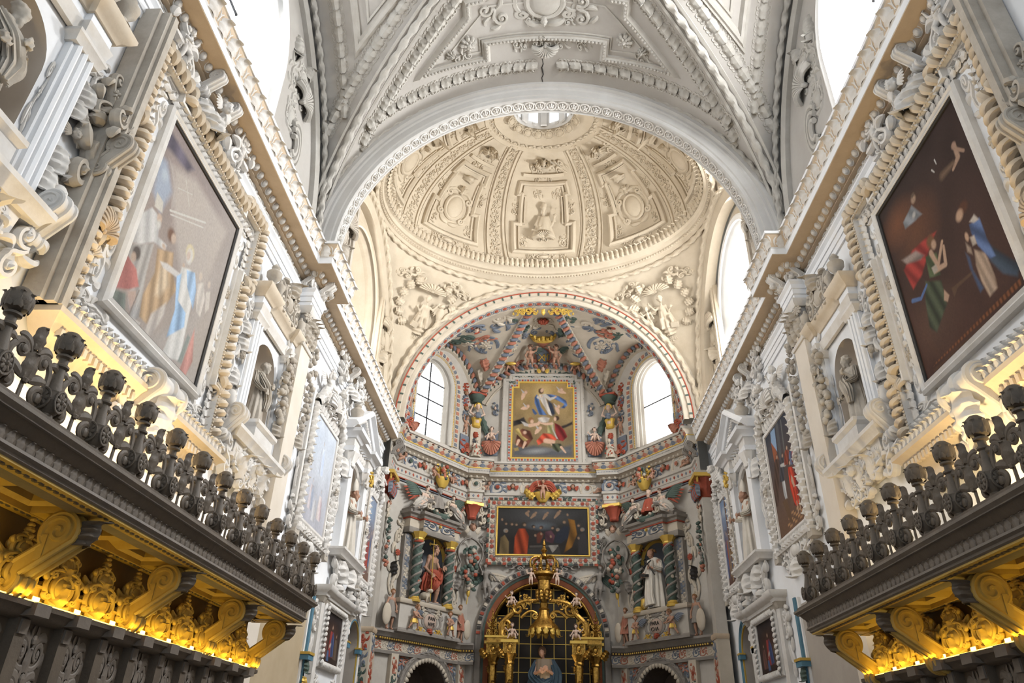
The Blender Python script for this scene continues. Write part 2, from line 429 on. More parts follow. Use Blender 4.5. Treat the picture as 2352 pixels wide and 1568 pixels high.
@lib('side_scroll')
def L_side():
    """tall side scroll of an altar frame, x 0..0.5 to the right of an edge, z 0..1"""
    m = MB()
    st(m, np.vstack([sp2(.14, .9, .12, -.6, 1.4, 20)[::-1], b2((.24, .83), (.18, .6), (.02, .55), (.1, .42), 10), b2((.1, .42), (.3, .36), (.42, .22), (.3, .1), 8), sp2(.2, .12, .11, 0, -1.3, 20)]), .035, 1, 6)
    flower(m, .12, .64, .08, 6, -.03)
    for (a, b, c, d) in (((.1, .42), (.1, .3), (.16, .22), (.24, .2)), ((.06, .5), (-.02, .42), (-.02, .34), (.06, .26)), ((.3, .36), (.42, .4), (.46, .48), (.42, .54)), ((.2, .8), (.32, .78), (.34, .7), (.3, .64))):
        st(m, b2(a, b, c, d, 9), .05, .9, 6, 'leaf')
    return m
@lib('gadroon')
def L_gad():
    """one slanted lobe of a rope moulding, unit length across x, z -0.5..0.5"""
    m = MB()
    tube(m, bez((-.5, 0, -.3), (-.2, -.55, -.25), (.2, -.6, .15), (.5, 0, .3), 9), [.14, .3, .38, .42, .44, .42, .38, .3, .14], 7, .8)
    return m
@lib('curl_leaf')
def L_curl():
    """short leaf curling at its tip: fringe of the frames"""
    m = MB(); leaf_grid(m, 2, .6, .22, .55, 9, 7, lob=.45); return m
@lib('egg')
def L_egg():
    m = MB(); ell(m, (0, 0, 0), (.33, .36, .46), 9, 7)
    a = np.linspace(.15 * PI, -1.15 * PI, 15); st(m, np.stack([.46 * np.cos(a), .05 + .52 * np.sin(a)], -1), .05, 1, 5)
    return m
@lib('bead')
def L_bead(): return ell(MB(), (0, 0, 0), .5, 8, 6)
@lib('dentil')
def L_dent(): return MB().box(-.5, .5, -1, 0, -.5, .5)
@lib('fruit')
def L_fruit():
    m = MB(); ell(m, (0, 0, 0), (.5, .5, .48), 10, 7); ell(m, (0, -.42, .1), (.1, .1, .1), 6, 4); return m
@lib('bunch_leaf')
def L_bl(): return leaf_grid(MB(), 2, .4, .2, .4, 8, 5)
@lib('crest')
def L_crest():
    """gilded cresting motif: stacked scrolls and acanthus with a spike, x -0.5..0.5, z 0..1.5"""
    h = MB()
    st(h, np.vstack([b2((.02, .05), (.2, .0), (.42, .08), (.44, .22), 10), sp2(.29, .23, .15, 0, 1.3, 20)]), .045, 1.2, 6, dy=-.05)
    st(h, np.vstack([b2((.04, .4), (.1, .5), (.3, .55), (.34, .64), 8), sp2(.22, .66, .12, 0, 1.3, 18)]), .04, 1.2, 6, dy=-.07)
    st(h, np.vstack([b2((.05, .78), (.2, .8), (.26, .9), (.22, 1.0), 8)]), .05, 1, 6, 'leaf', dy=-.06)
    st(h, b2((.05, .3), (.2, .42), (.4, .42), (.48, .36), 9), .06, 1, 6, 'leaf', dy=-.08)
    st(h, b2((.04, .55), (.16, .62), (.42, .74), (.44, .86), 9), .05, 1, 6, 'leaf', dy=-.05)
    st(h, b2((.1, .02), (.25, .1), (.2, .25), (.1, .34), 9), .06, 1, 6, 'leaf', dy=-.12)
    st(h, b2((.02, .96), (.1, 1.0), (.14, 1.06), (.1, 1.12), 8), .035, 1, 6, 'leaf')
    m = mirx(h)
    leaf_grid(m, 3, .4, .3, .4, 11, 7, Matrix.Translation((0, -.06, .0)) @ Matrix.Scale(.5, 4))
    leaf_grid(m, 3, .4, .3, .4, 11, 7, Matrix.Translation((0, -.06, .5)) @ Matrix.Scale(.36, 4))
    ell(m, (0, -.12, .46), (.1, .1, .09), 8, 6)
    for z, r in ((1.0, .085), (1.12, .07), (1.22, .075), (1.32, .055), (1.42, .05), (1.5, .03)): ell(m, (0, -.04, z), (r, r, r * .9), 8, 5)
    return m
@lib('grotesque_panel')
def L_grot():
    """carved foliage panel, x -0.5..0.5, z 0..2"""
    h = MB(); r = random.Random(3)
    for k in range(4):
        z = .12 + k * .48
        st(h, np.vstack([b2((.03, z), (.2, z - .08), (.42, z), (.42, z + .16), 9), sp2(.26, z + .16, .16, 0, 1.2, 18)]), .042, 1, 6)
        st(h, b2((.04, z + .2), (.16, z + .4), (.34, z + .42), (.46, z + .34), 9), .06, .9, 6, 'leaf')
        st(h, b2((.4, z + .02), (.5, z + .06), (.5, z + .14), (.46, z + .2), 7), .045, .9, 5, 'leaf')
        st(h, b2((.02, z + .28), (.1, z + .34), (.12, z + .44), (.06, z + .5), 7), .05, .9, 5, 'leaf')
        ell(h, (.26, -.03, z + .16), (.06, .07, .06), 7, 5)
    m = mirx(h)
    for k in range(4):
        leaf_grid(m, 3, .4, .3, .4, 9, 7, Matrix.Translation((0, -.02, .05 + k * .48)) @ Matrix.Scale(.36, 4)); ell(m, (0, -.06, .45 + k * .48), (.08, .09, .07), 8, 5)
    return m
@lib('coffer_leaf')
def L_cof(): 
    m = MB()
    for i in range(3): st(m, b2((-.5 + i / 3., 0), (-.42 + i / 3., .4), (-.25 + i / 3., -.4), (-.17 + i / 3., 0), 7), .1, .8, 5, 'leaf')
    return m

def volute_bracket(mb, w, L, h, band=.16):
    """S console: profile in (out, z) extruded over width w. big roll at top/out, small at bottom/in"""
    P = np.vstack([sp2(-L * .66, h * .80, h * .20, -PI * .25, 1.5, 30)[::-1]])
    # body outline as thick strip between two volutes
    for s in (-1, 1):
        m = MB()
        st(m, np.vstack([sp2(-L * .70, h * .78, h * .21, -.3, 1.55, 28)]), h * .032, 1, 6)
        st(m, np.vstack([sp2(-L * .20, h * .22, h * .15, PI - .3, 1.55, 26)]), h * .028, 1, 6)
        m2 = MB(); V = np.concatenate(m.V)
        Vn = np.stack([V[:, 1] + s * w * .5, V[:, 0], V[:, 2]], -1); m.V = [Vn]; mb.join(m)
    out = []
    c1, r1, c2, r2 = np.array([-L * .70, h * .78]), h * .22, np.array([-L * .20, h * .22]), h * .16
    a = np.linspace(-.25 * PI, 1.15 * PI, 18); top = np.stack([c1[0] + r1 * np.cos(a), c1[1] + r1 * np.sin(a)], -1)
    a = np.linspace(.85 * PI, 2.2 * PI, 16); bot = np.stack([c2[0] + r2 * np.cos(a), c2[1] + r2 * np.sin(a)], -1)
    lp = np.vstack([top, bot])
    n = len(lp)
    G = np.stack([np.stack([np.full(n, s * w * .5), lp[:, 0], lp[:, 1]], -1) for s in (-1, 1)])
    b = mb.n; mb.grid(G, cv=True, flip=True); mb.N.append([b + i for i in range(n)]); mb.N.append([b + n + i for i in range(n)][::-1])
    for s in (-1, 0, 1): tube(mb, [(s * w * .46, p[0], p[1]) for p in list(lp) + [lp[0]]], h * (.035 if s else .05), 6)
    return mb

# ------------------------------------------------------------------ figures: capsules and ellipsoids fused into one continuous surface
def remesh(mb, voxel, smooth=2, name='fig', dec=1.0):
    me = mb.mesh(name + '_raw', 0); o = bpy.data.objects.new('tmp', me); COL.objects.link(o)
    r = o.modifiers.new('r', 'REMESH'); r.mode = 'VOXEL'; r.voxel_size = voxel
    if smooth:
        s = o.modifiers.new('s', 'SMOOTH'); s.factor = .5; s.iterations = smooth
    dg = bpy.context.evaluated_depsgraph_get(); ev = o.evaluated_get(dg)
    out = bpy.data.meshes.new_from_object(ev); out.name = name
    bpy.data.objects.remove(o); bpy.data.meshes.remove(me)
    out.shade_smooth(); return out

def head(mb, c, r, yaw=0., pitch=0., beard=0., curls=True, veil=False, seed=1, hood=False):
    """head of radius r (half height ~1.25 r) at c facing -y turned by yaw (about z) and pitch"""
    M = Matrix.Translation(c) @ Matrix.Rotation(yaw, 4, 'Z') @ Matrix.Rotation(pitch, 4, 'X')
    def e(p, q): ell(mb, M @ Vector([a * r for a in p]), [a * r for a in q], 10, 8, M.to_3x3())
    e((0, 0, .12), (.86, 1.0, 1.06)); e((0, -.22, -.4), (.66, .66, .72)); e((0, -.72, -.86), (.26, .24, .22))
    e((0, -1.02, -.16), (.15, .26, .30)); e((0, -.86, .16), (.56, .2, .12))
    for s in (-1, 1):
        e((s * .36, -.8, -.34), (.26, .24, .24)); e((s * .36, -.88, .0), (.16, .12, .10)); e((s * .86, .05, -.1), (.12, .22, .28))
    e((0, -.88, -.6), (.26, .14, .08)); e((0, -.84, -.72), (.2, .14, .09))
    if curls or beard:
        rr = random.Random(seed)
        if curls:
            for i in range(34):
                a = rr.uniform(0, 2 * PI); t = rr.uniform(.0, 1.75)
                p = (math.sin(t) * math.cos(a), math.sin(t) * math.sin(a) * 1.05, math.cos(t))
                if p[1] < -.45 and p[2] < .58: continue
                q = rr.uniform(.2, .32); e((p[0] * .95, p[1] * 1.02 + .05, p[2] * 1.08 + .14), (q, q, q))
        if beard:
            for i in range(16):
                a = rr.uniform(-1.2, 1.2); z = rr.uniform(-.7, -1.0 - beard); q = rr.uniform(.18, .28)
                f = 1 - .35 * (-z - .7) / (.3 + beard); e((math.sin(a) * .6 * f, -.55 * math.cos(a) * f - .2, z), (q, q, q))
    if hood: e((0, .22, .2), (1.12, 1.05, 1.2)); e((0, .35, -.7), (1.0, .7, .8))
    return M

def hand(mb, w, d, s, curl=.5, side=1):
    """hand at wrist w pointing along d, size s"""
    w = Vector(w); d = Vector(d).normalized(); u = d.cross(Vector((0, 1, 0)));
    if u.length < .2: u = d.cross(Vector((1, 0, 0)))
    u.normalize(); n = d.cross(u)
    cap_(mb, w, w + d * s * .5, s * .2, s * .26, 8)
    for i, l in enumerate((.44, .52, .48, .38)):
        b = w + d * s * .55 + u * s * (.22 - .145 * i); k = b + d * s * l * .5 + n * s * curl * .08; tpt = k + d * s * l * .5 * (1 - curl) + n * s * l * .5 * curl
        cap_(mb, b, k, s * .075, s * .07, 6); cap_(mb, k, tpt, s * .07, s * .055, 6)
    cap_(mb, w + d * s * .2 + u * s * .2 * side, w + d * s * .5 + u * s * .48 * side, s * .08, s * .06, 6)

def human(mb, P, beard=0., hood=False, curls=True, seed=1, child=False, bare_legs=True, male=True):
    """P gives joints; unit height 1, facing -y.  keys: pelvis chest head yaw pitch  elbL handL elbR handR kneL ankL kneR ankR  (L = viewer's right, +x)"""
    k = 1.0; hr = .062 if not child else .092
    pv, ch, hd = Vector(P['pelvis']), Vector(P['chest']), Vector(P['head'])
    f = 1.0 if not child else 1.15
    cap_(mb, pv, pv.lerp(ch, .55), .075 * f, .068 * f); cap_(mb, pv.lerp(ch, .5), ch, .07 * f, .085 * f)
    ax = Vector((1, 0, 0)); ax.rotate(Matrix.Rotation(P.get('twist', 0.), 3, 'Z'))
    sl = ch + ax * (.105 * f) + Vector((0, 0, .03)); sr = ch - ax * (.105 * f) + Vector((0, 0, .03))
    cap_(mb, sl, sr, .045 * f, .045 * f); cap_(mb, ch + Vector((0, 0, .03)), hd - Vector((0, 0, hr * .6)), .034, .03)
    if child: ell(mb, pv.lerp(ch, .35) + Vector((0, -.03, 0)), (.085, .075, .09), 10, 8)
    head(mb, hd, hr, P.get('yaw', 0), P.get('pitch', 0), beard, curls, seed=seed, hood=hood)
    for (s, e, h) in ((sl, 'elbL', 'handL'), (sr, 'elbR', 'handR')):
        if e in P:
            E = Vector(P[e]); H = Vector(P[h]); cap_(mb, s, E, .036 * f, .028 * f); cap_(mb, E, H, .029 * f, .019 * f); hand(mb, H, H - E, .062 if not child else .07)
    hl = pv + ax * .055; hrr = pv - ax * .055
    if bare_legs:
        for (s, kn, an) in ((hl, 'kneL', 'ankL'), (hrr, 'kneR', 'ankR')):
            if kn in P:
                K = Vector(P[kn]); A = Vector(P[an]); cap_(mb, s, K, .062 * f, .042 * f); cap_(mb, K, K.lerp(A, .35), .041 * f, .043 * f); cap_(mb, K.lerp(A, .3), A, .043 * f, .024 * f)
                fd = Vector(P.get('foot', (0, -1, -.2))).normalized(); cap_(mb, A, A + fd * .075, .024, .017)
                for q in range(3): cap_(mb, A + fd * .07 + Vector((.012 * (q - 1), 0, 0)), A + fd * .095 + Vector((.014 * (q - 1), 0, 0)), .009, .008, 6)
    return mb

def robe(mb, zt, zb, rt, rb, n=72, folds=11, amp=.13, cx=0., lean=0., sy=.78, seed=2, drift=.35):
    """folded robe falling from zt to zb"""
    r = random.Random(seed); ph = [r.uniform(0, 6.28) for _ in range(4)]
    z = np.linspace(zt, zb, 15)[:, None]; a = np.linspace(0, 2 * PI, n, endpoint=False)[None]; t = (zt - z) / (zt - zb)
    R = rt + (rb - rt) * t ** .8
    g = amp * t ** .6 * (np.abs(np.sin(folds * .5 * (a + drift * t) + ph[0])) * 1.2 - .6 + .35 * np.sin((folds + 4) * a + ph[1] + 2 * t) + .25 * np.sin(3 * a + ph[2]))
    R = R * (1 + g)
    G = np.stack([cx + lean * t + R * np.cos(a), sy * R * np.sin(a), z + 0 * a], -1)
    b = mb.n; mb.grid(G, cv=True); mb.N.append([b + j for j in range(n)]); mb.N.append([b + 14 * n + j for j in range(n)][::-1])
    return mb

def drape(mb, pts, w, amp=.25, n=26, folds=5, seed=1):
    """thick folded cloth strip following pts with half widths w"""
    pts = np.asarray(pts, float); t0 = np.linspace(0, 1, len(pts)); t = np.linspace(0, 1, n)
    P = np.stack([np.interp(t, t0, pts[:, i]) for i in range(3)], -1); W = np.interp(t, t0, w)
    for _ in range(2): P[1:-1] = (P[:-2] + 2 * P[1:-1] + P[2:]) / 4
    T, U, V = frames(P); a = np.linspace(0, 2 * PI, 36, endpoint=False)
    fold = 1 + amp * np.cos(folds * 2 * a[None, :] + 3 * t[:, None] + seed)
    G = P[:, None] + (W[:, None] * fold)[..., None] * (np.cos(a)[None, :, None] * U[:, None] + .55 * np.sin(a)[None, :, None] * V[:, None])
    b = mb.n; mb.grid(G, cv=True); mb.N.append([b + j for j in range(36)]); mb.N.append([b + (n - 1) * 36 + j for j in range(36)][::-1]); return mb

def wing(mb, root, tip, drop, n=7, w=.05, y=0.03):
    """feathered wing from root, feathers fanning from tip direction down to drop direction"""
    root = np.array(root, float); tip = np.array(tip, float); drop = np.array(drop, float)
    lead = bez(root, root + (tip - root) * .4 + np.array([0, 0, .06]), root + (tip - root) * .8 + np.array([0, 0, .05]), tip, 8)
    tube(mb, lead, np.linspace(w * .6, w * .35, 8), 6, .8)
    for i in range(n):
        f = i / (n - 1); s = root + (tip - root) * (.15 + .8 * f) ; e = s + (drop - root) * (1.0 - .35 * f) + (tip - root) * .35 * f
        tube(mb, bez(s, s + (e - s) * .3, s + (e - s) * .7, e, 6), [w * .5, w * .62, w * .62, w * .55, w * .42, w * .2], 6, .45)
    return mb

@lib('cherub_head')
def L_cherub():
    """winged cherub head, head radius ~0.5, wings to x +-1.3"""
    m = MB(); head(m, (0, -.25, 0), .42, 0, 0, 0, True, seed=4); me = remesh(m, .045, 1, 'ch')
    return me
@lib('cherub_wing')
def L_cwings():
    m = MB()
    for s in (1,):
        for i in range(6):
            a = .5 - i * .26; L = 1.05 - .07 * i
            P = bez((s * .3, -.05, -.2 + .04 * i), (s * (.3 + L * .4 * math.cos(a)), -.16, -.2 + L * .4 * math.sin(a) + .1), (s * (.3 + L * .8 * math.cos(a)), -.12, -.2 + L * .8 * math.sin(a)), (s * (.3 + L * math.cos(a)), -.02, -.25 + L * math.sin(a)), 7)
            tube(m, P, [.06, .12, .14, .14, .12, .09, .03], 6, .5)
    return m
PUT = {
 'stand': dict(pelvis=(0, 0, .42), chest=(.01, 0, .62), head=(.02, -.02, .86), elbL=(.2, -.08, .52), handL=(.24, -.12, .4), elbR=(-.2, -.06, .62), handR=(-.24, -.1, .78), kneL=(.07, -.06, .23), ankL=(.08, 0, .04), kneR=(-.08, -.04, .23), ankR=(-.07, 0, .04)),
 'up': dict(pelvis=(0, 0, .42), chest=(0, -.02, .62), head=(-.03, -.05, .86), yaw=-.4, elbL=(.22, -.05, .74), handL=(.24, -.1, .9), elbR=(-.2, -.1, .52), handR=(-.14, -.18, .44), kneL=(.1, -.1, .26), ankL=(.13, .0, .06), kneR=(-.06, -.02, .22), ankR=(-.08, .03, .03)),
 'stride': dict(pelvis=(0, 0, .42), chest=(.05, -.02, .61), head=(.1, -.05, .85), yaw=.9, elbL=(.2, -.12, .5), handL=(.3, -.14, .46), elbR=(-.04, -.14, .5), handR=(.14, -.18, .44), kneL=(.14, -.08, .27), ankL=(.2, -.02, .05), kneR=(-.12, -.02, .24), ankR=(-.24, .04, .05)),
 'sit': dict(pelvis=(0, 0, .16), chest=(.0, -.01, .38), head=(.0, -.04, .62), yaw=.3, elbL=(.2, -.08, .28), handL=(.26, -.16, .2), elbR=(-.2, -.08, .34), handR=(-.3, -.12, .44), kneL=(.14, -.24, .2), ankL=(.2, -.26, .0), kneR=(-.12, -.26, .18), ankR=(-.2, -.28, .0)),
 'recline': dict(pelvis=(-.05, 0, .14), chest=(.16, -.01, .26), head=(.36, -.04, .42), yaw=.2, elbL=(.34, -.1, .12), handL=(.22, -.2, .1), elbR=(.02, -.14, .26), handR=(-.1, -.18, .22), kneL=(-.3, -.12, .22), ankL=(-.46, -.04, .05), kneR=(-.3, -.04, .1), ankR=(-.5, -.02, .04), foot=(-1, -.4, 0)),
}
def L_putto(p):
    k = 'putto_' + p
    if k not in LIB: LIB[k] = remesh(human(MB(), PUT[p], child=True, seed=5), .0125, 1, k)
    return LIB[k]
@lib('putto_wing')
def L_pwings():
    m = MB()
    for s in (1,): wing(m, (s * .05, .05, .66), (s * .36, .08, .84), (s * .26, .09, .5), 6, .055)
    return m
@lib('small_hair')
def L_phair():
    m = MB(); rr = random.Random(2)
    for i in range(46):
        a = rr.uniform(0, 2 * PI); t = rr.uniform(0, 1.7); p = (math.sin(t) * math.cos(a), math.sin(t) * math.sin(a), math.cos(t))
        if p[1] < -.4 and p[2] < .6: continue
        q = rr.uniform(.26, .36); ell(m, (p[0] * .95, p[1] * 1.02 + .05, p[2] * 1.05 + .16), q, 6, 5)
    return m

def putto(parent, pose, loc, s, body, hair=None, wings=None, rot=(0, 0, 0), mir=1, name='putto'):
    """a putto as a part of something bigger"""
    o = obj(name, L_putto(pose), body, parent, loc, rot, (s * mir, s, s))
    hd = PUT[pose]['head']
    if hair is not None: obj('hair', L_phair(), hair, o, hd, (0, 0, PUT[pose].get('yaw', 0)), .096)
    if wings is not None:
        for q in (-1, 1): obj('wing', L_pwings(), wings, o, (PUT[pose]['chest'][0], PUT[pose]['chest'][1], PUT[pose]['chest'][2] - .66), (0, 0, 0), (q, 1, 1))
    return o
def cherub(parent, loc, s, body, wingm=None, hair=None, rot=(0, 0, 0), M=None, name='cherub_head'):
    o = obj(name, L_cherub(), body, parent, loc, rot, s, M)
    for q in (-1, 1): obj('wing', L_cwings(), wingm or body, o, (0, 0, 0), (0, 0, 0), (q, 1, 1))
    if hair is not None: obj('hair', L_phair(), hair, o, (0, -.25, 0), (0, 0, 0), .44)
    return o
def fruit_drop(parent, M, h, w, m, seed=1, mats=None, n=None):
    """hanging bunch of fruit: separate fruits and leaves; origin at its top"""
    r = random.Random(seed); n = n or int(h / w * 9)
    for i in range(n):
        f = (i + .5) / n; z = -h * f; ww = w * (.35 + .75 * math.sin(PI * (.12 + .8 * f))) * (1 if f < .85 else .6)
        x = r.uniform(-1, 1) * ww * .55; s = w * r.uniform(.34, .5)
        q = m if mats is None else r.choice(mats)
        if i % 3 == 2: obj('leaf', L_bl(), q if mats is None else mats[-1], parent, M=M @ Matrix.Translation((x * 1.3, -.02, z)) @ Matrix.Rotation(r.uniform(-2, 2), 4, 'Y') @ Matrix.Scale(w * .55, 4))
        else: obj('fruit', L_fruit(), q, parent, M=M @ Matrix.Translation((x, -.1 * w - r.uniform(0, .25) * w, z)) @ Matrix.Scale(s, 4))
def along(P, N, step, closed=False):
    """evenly spaced (pos, tangent, normal) along a polyline"""
    P = np.asarray(P, float); N = np.broadcast_to(np.asarray(N, float), P.shape)
    if closed: P = np.vstack([P, P[:1]]); N = np.vstack([N, N[:1]])
    d = np.linalg.norm(np.diff(P, axis=0), axis=1); c = np.concatenate([[0], np.cumsum(d)]); n = max(1, int(round(c[-1] / step)))
    q = (np.arange(n) + .5) / n * c[-1]; out = []
    for v in q:
        i = min(np.searchsorted(c, v) - 1, len(d) - 1); i = max(i, 0); f = (v - c[i]) / max(d[i], 1e-9)
        out.append((P[i] + (P[i + 1] - P[i]) * f, (P[i + 1] - P[i]) / max(d[i], 1e-9), unit(N[i] + (N[i + 1] - N[i]) * f)))
    return out, c[-1] / n
# ================================================================== the building
_tn = [0]
def trim(me, m, M=None, label=None):
    _tn[0] += 1
    return struct('trim_%d' % _tn[0], me, m, M, label)
def part(name, me, m, parent, **k): return obj(name, me, m, parent, **k)
def arc(c, r, a0, a1, n, rz=None):
    a = np.linspace(a0, a1, n); rz = r if rz is None else rz
    return np.stack([c[0] + r * np.cos(a), c[1] + rz * np.sin(a)], -1)

# floor
struct('floor', MB().box(-5.6, 5.6, -9, 27, -1.7, -1.6), FLOOR)

# ---- nave side walls with arched openings (niches, doors)
def arched(y0, y1, z0, z1, n=14):
    """arched opening loop, round top ending at z1"""
    c = (y0 + y1) / 2; r = (y1 - y0) / 2
    return [(y0, z0), (y1, z0)] + [tuple(p) for p in arc((c, z1 - r), r, 0, PI, n)]
def clean(lp):
    o = []
    for p in lp:
        if not o or abs(p[0] - o[-1][0]) + abs(p[1] - o[-1][1]) > 1e-5: o.append(p)
    return o
def niche_shell(mb, w, z0, z1, depth, n=13, zs=8):
    """half-round recess with a quarter-sphere head, local x centred, opening in plane y=0"""
    r = w / 2; a = np.linspace(0, PI, n)
    rows = [[(-r * math.cos(t), depth / r * r * math.sin(t), z) for t in a] for z in np.linspace(z0, z1 - r, 3)]
    for e in np.linspace(0, PI / 2, zs)[1:]:
        rows.append([(-r * math.cos(t) * math.cos(e), depth * math.sin(t) * math.cos(e), z1 - r + r * math.sin(e)) for t in a])
    mb.grid(rows)
    b = mb.n; mb.add([(-r * math.cos(t), depth * math.sin(t), z0) for t in a], N=[list(range(n))])
    return mb
NICHES = [(11.25, 1.06, 4.75, 6.34, .55), (4.15, 1.06, 4.75, 6.34, .55), (17.9, 1.15, 4.15, 6.45, .55)]
WALLS = {}
for S in (LEFT, RIGHT):
    outer = [(-9, -1.6), (21.45, -1.6), (21.45, 8.98), (-9, 8.98)]
    holes = [clean(arched(S.yy(c) - w / 2, S.yy(c) + w / 2, z0, z1)) for c, w, z0, z1, d in NICHES]
    dy = 20.0 if S.k == 'L' else 19.4
    holes.append(clean(arched(dy - .62, dy + .62, -1.59, 2.98)))
    me = fill_poly([outer] + holes, lambda p: (S.x, p[0], p[1]), 'wall')
    w = struct('wall_' + S.word, me, WALL); WALLS[S.k] = w
    nb = MB().box(-.02, .02, 0, .01, 0, .01)
    for c, ww, z0, z1, d in NICHES:
        o = obj('niche_recess', niche_shell(MB(), ww, z0, z1, d), NICHE, w, M=S.M(c, 0))
    # clerestory lunette wall with its window opening
    wy = 7.2 if S.k == 'L' else 7.15
    outer = [(-9, 8.9), (12.2, 8.9), (12.2, 14.4), (-9, 14.4)]
    win = clean(arched(wy - 1.95, wy + 1.95, 9.3, 13.1, 20)); win2 = clean(arched(-3.2 - 1.95, -3.2 + 1.95, 9.3, 13.1, 20))
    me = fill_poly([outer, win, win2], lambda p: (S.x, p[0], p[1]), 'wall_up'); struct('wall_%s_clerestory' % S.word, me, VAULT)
    # presbytery lunette wall (under the dome), set back, with a wide splayed window
    sx = S.x - S.sg * .22; cy = 16.9 if S.k == 'L' else 16.7
    outer = [(12.3, 8.9), (20.7, 8.9), (20.7, 14.3), (12.3, 14.3)]
    me = fill_poly([outer, clean(arched(cy - 2.0, cy + 2.0, 9.2, 13.35, 20))], lambda p: (sx, p[0], p[1]), 'wall_pres'); struct('wall_%s_presbytery' % S.word, me, CREAM)

def splayed_window(n, M, w, z0, z1, depth, w2, z02, z12, pane, bars, label, jambm=JAMB, rings=3, lead=False, stained=False):
    """arched window with splayed reveal; local x centred, opening at y=0, pane at y=depth"""
    root = bpy.data.objects.new('window_%d' % n, None); COL.objects.link(root); root.matrix_local = M; root['kind'] = 'structure'; root['label'] = label
    def loop(w, z0, z1): return [(-w / 2, z0)] + [(p[0], p[1]) for p in arc((0, z1 - w / 2), w / 2, PI, 0, 22)] + [(w / 2, z0)]
    A = loop(w, z0, z1); B = loop(w2, z02, z12)
    rev = MB(); rows = []
    for k in range(rings + 1):
        f0 = k / (rings + .0)
        q = [(a[0] + (b[0] - a[0]) * f0, depth * f0, a[1] + (b[1] - a[1]) * f0) for a, b in zip(A, B)]
        if k: rows.append([(a[0], a[1] - depth / rings * .35, a[2]) for a in q])
        rows.append(q)
    rev.grid(rows); obj('reveal', rev, jambm, root)
    sill = MB(); sill.add([(-w / 2, 0, z0), (w / 2, 0, z0), (w2 / 2, depth, z02), (-w2 / 2, depth, z02)], Q=[(0, 1, 2, 3)]); obj('sill', sill, jambm, root)
    fr = MB(); P = [(a, 0, b) for a, b in A]; sweep(fr, P, (0, -1, 0), [(-.06, 0), (-.06, .05), (0, .07), (.05, .05), (.10, .05), (.13, 0)]); obj('architrave', fr, jambm, root)
    if bars:
        nxp, nzp = bars; hw = w2 / 2
        xs = np.linspace(-hw, hw, nxp + 1); zs = np.linspace(z02, z12, nzp + 1)
        for i in range(nxp):
            for j in range(nzp):
                g = .012
                x0, x1, a0, a1 = xs[i] + g, xs[i + 1] - g, zs[j] + g, zs[j + 1] - g
                top = lambda x: z12 - hw + math.sqrt(max(hw * hw - x * x, 0))
                if a0 > max(top(x0), top(x1)) - .05: continue
                xx = np.linspace(x0, x1, 7); t = [min(a1, max(top(x), a0 + .01)) for x in xx]
                V = [(x0, depth, a0), (x1, depth, a0)] + [(x, depth, q) for x, q in zip(xx[::-1], t[::-1])]
                V2 = [(a, b + .02, c) for a, b, c in V]; k = len(V); m = MB()
                m.add(V + V2, N=[list(range(k)), [k + q for q in range(k)][::-1]] + [[q, k + q, k + (q + 1) % k, (q + 1) % k] for q in range(k)])
                obj('pane', m, pane, root)
        lead_ = MB()
        for x in xs[1:-1]: lead_.box(x - .022, x + .022, depth - .03, depth + .02, z02, z12 - hw + math.sqrt(max(hw * hw - x * x, 0)))
        for z in zs[1:-1]:
            q = hw if z < z12 - hw else math.sqrt(max(hw * hw - (z - z12 + hw) ** 2, 0)); lead_.box(-q, q, depth - .03, depth + .02, z - .02, z + .02)
        obj('glazing_bars', lead_, LEAD, root)
        if stained:
            fine = MB(); P = .22
            for i, x in enumerate(np.arange(-hw + P / 2, hw, P)):
                for j, z in enumerate(np.arange(z02 + P / 2, z12 - .1, P * 1.3)):
                    if z > z12 - hw and math.hypot(x, z - z12 + hw) > hw - .06: continue
                    a = np.linspace(0, 2 * PI, 9) + PI / 8
                    tube(fine, np.stack([x + .085 * np.cos(a), np.full(9, depth - .008), z + .11 * np.sin(a)], -1), .0055, 4, 1, False)
                    fine.box(x + .08, x + P - .08, depth - .012, depth - .004, z - .006, z + .006); fine.box(x - .006, x + .006, depth - .012, depth - .004, z + .1, z + P * 1.3 - .1)
            o = obj('leading', fine, mat('fine_leading', (.12, .12, .12), .6), root); stuff(o)
    return root
splayed_window(1, LEFT.M(7.2, 0), 3.9, 9.3, 13.1, .75, 2.6, 9.6, 12.6, PANE, (3, 4), 'tall arched clerestory window in the white left nave wall')
splayed_window(2, RIGHT.M(7.42, 0), 3.9, 9.3, 13.1, .75, 2.6, 9.6, 12.6, PANEB, (3, 4), 'blazing clerestory window in the right nave wall')
splayed_window(3, FR(XL - .22, 16.9, 0, PI / 2), 4.0, 9.2, 13.35, .9, 2.4, 9.5, 12.7, PANE, (3, 4), 'splayed arched window below the dome on the left', CREAM)
splayed_window(4, FR(XR + .22, 16.7, 0, -PI / 2), 4.0, 9.2, 13.35, .9, 2.4, 9.5, 12.7, PANEB, (3, 4), 'bright splayed arched window below the dome on the right')
for S in (LEFT, RIGHT): splayed_window(5 if S.k == 'L' else 6, S.M(-3.2 - (0 if S.k == 'L' else DYR), 0), 3.9, 9.3, 13.1, .75, 2.6, 9.6, 12.6, PANE, (3, 4), 'rear clerestory window on the %s behind the viewer' % S.word)

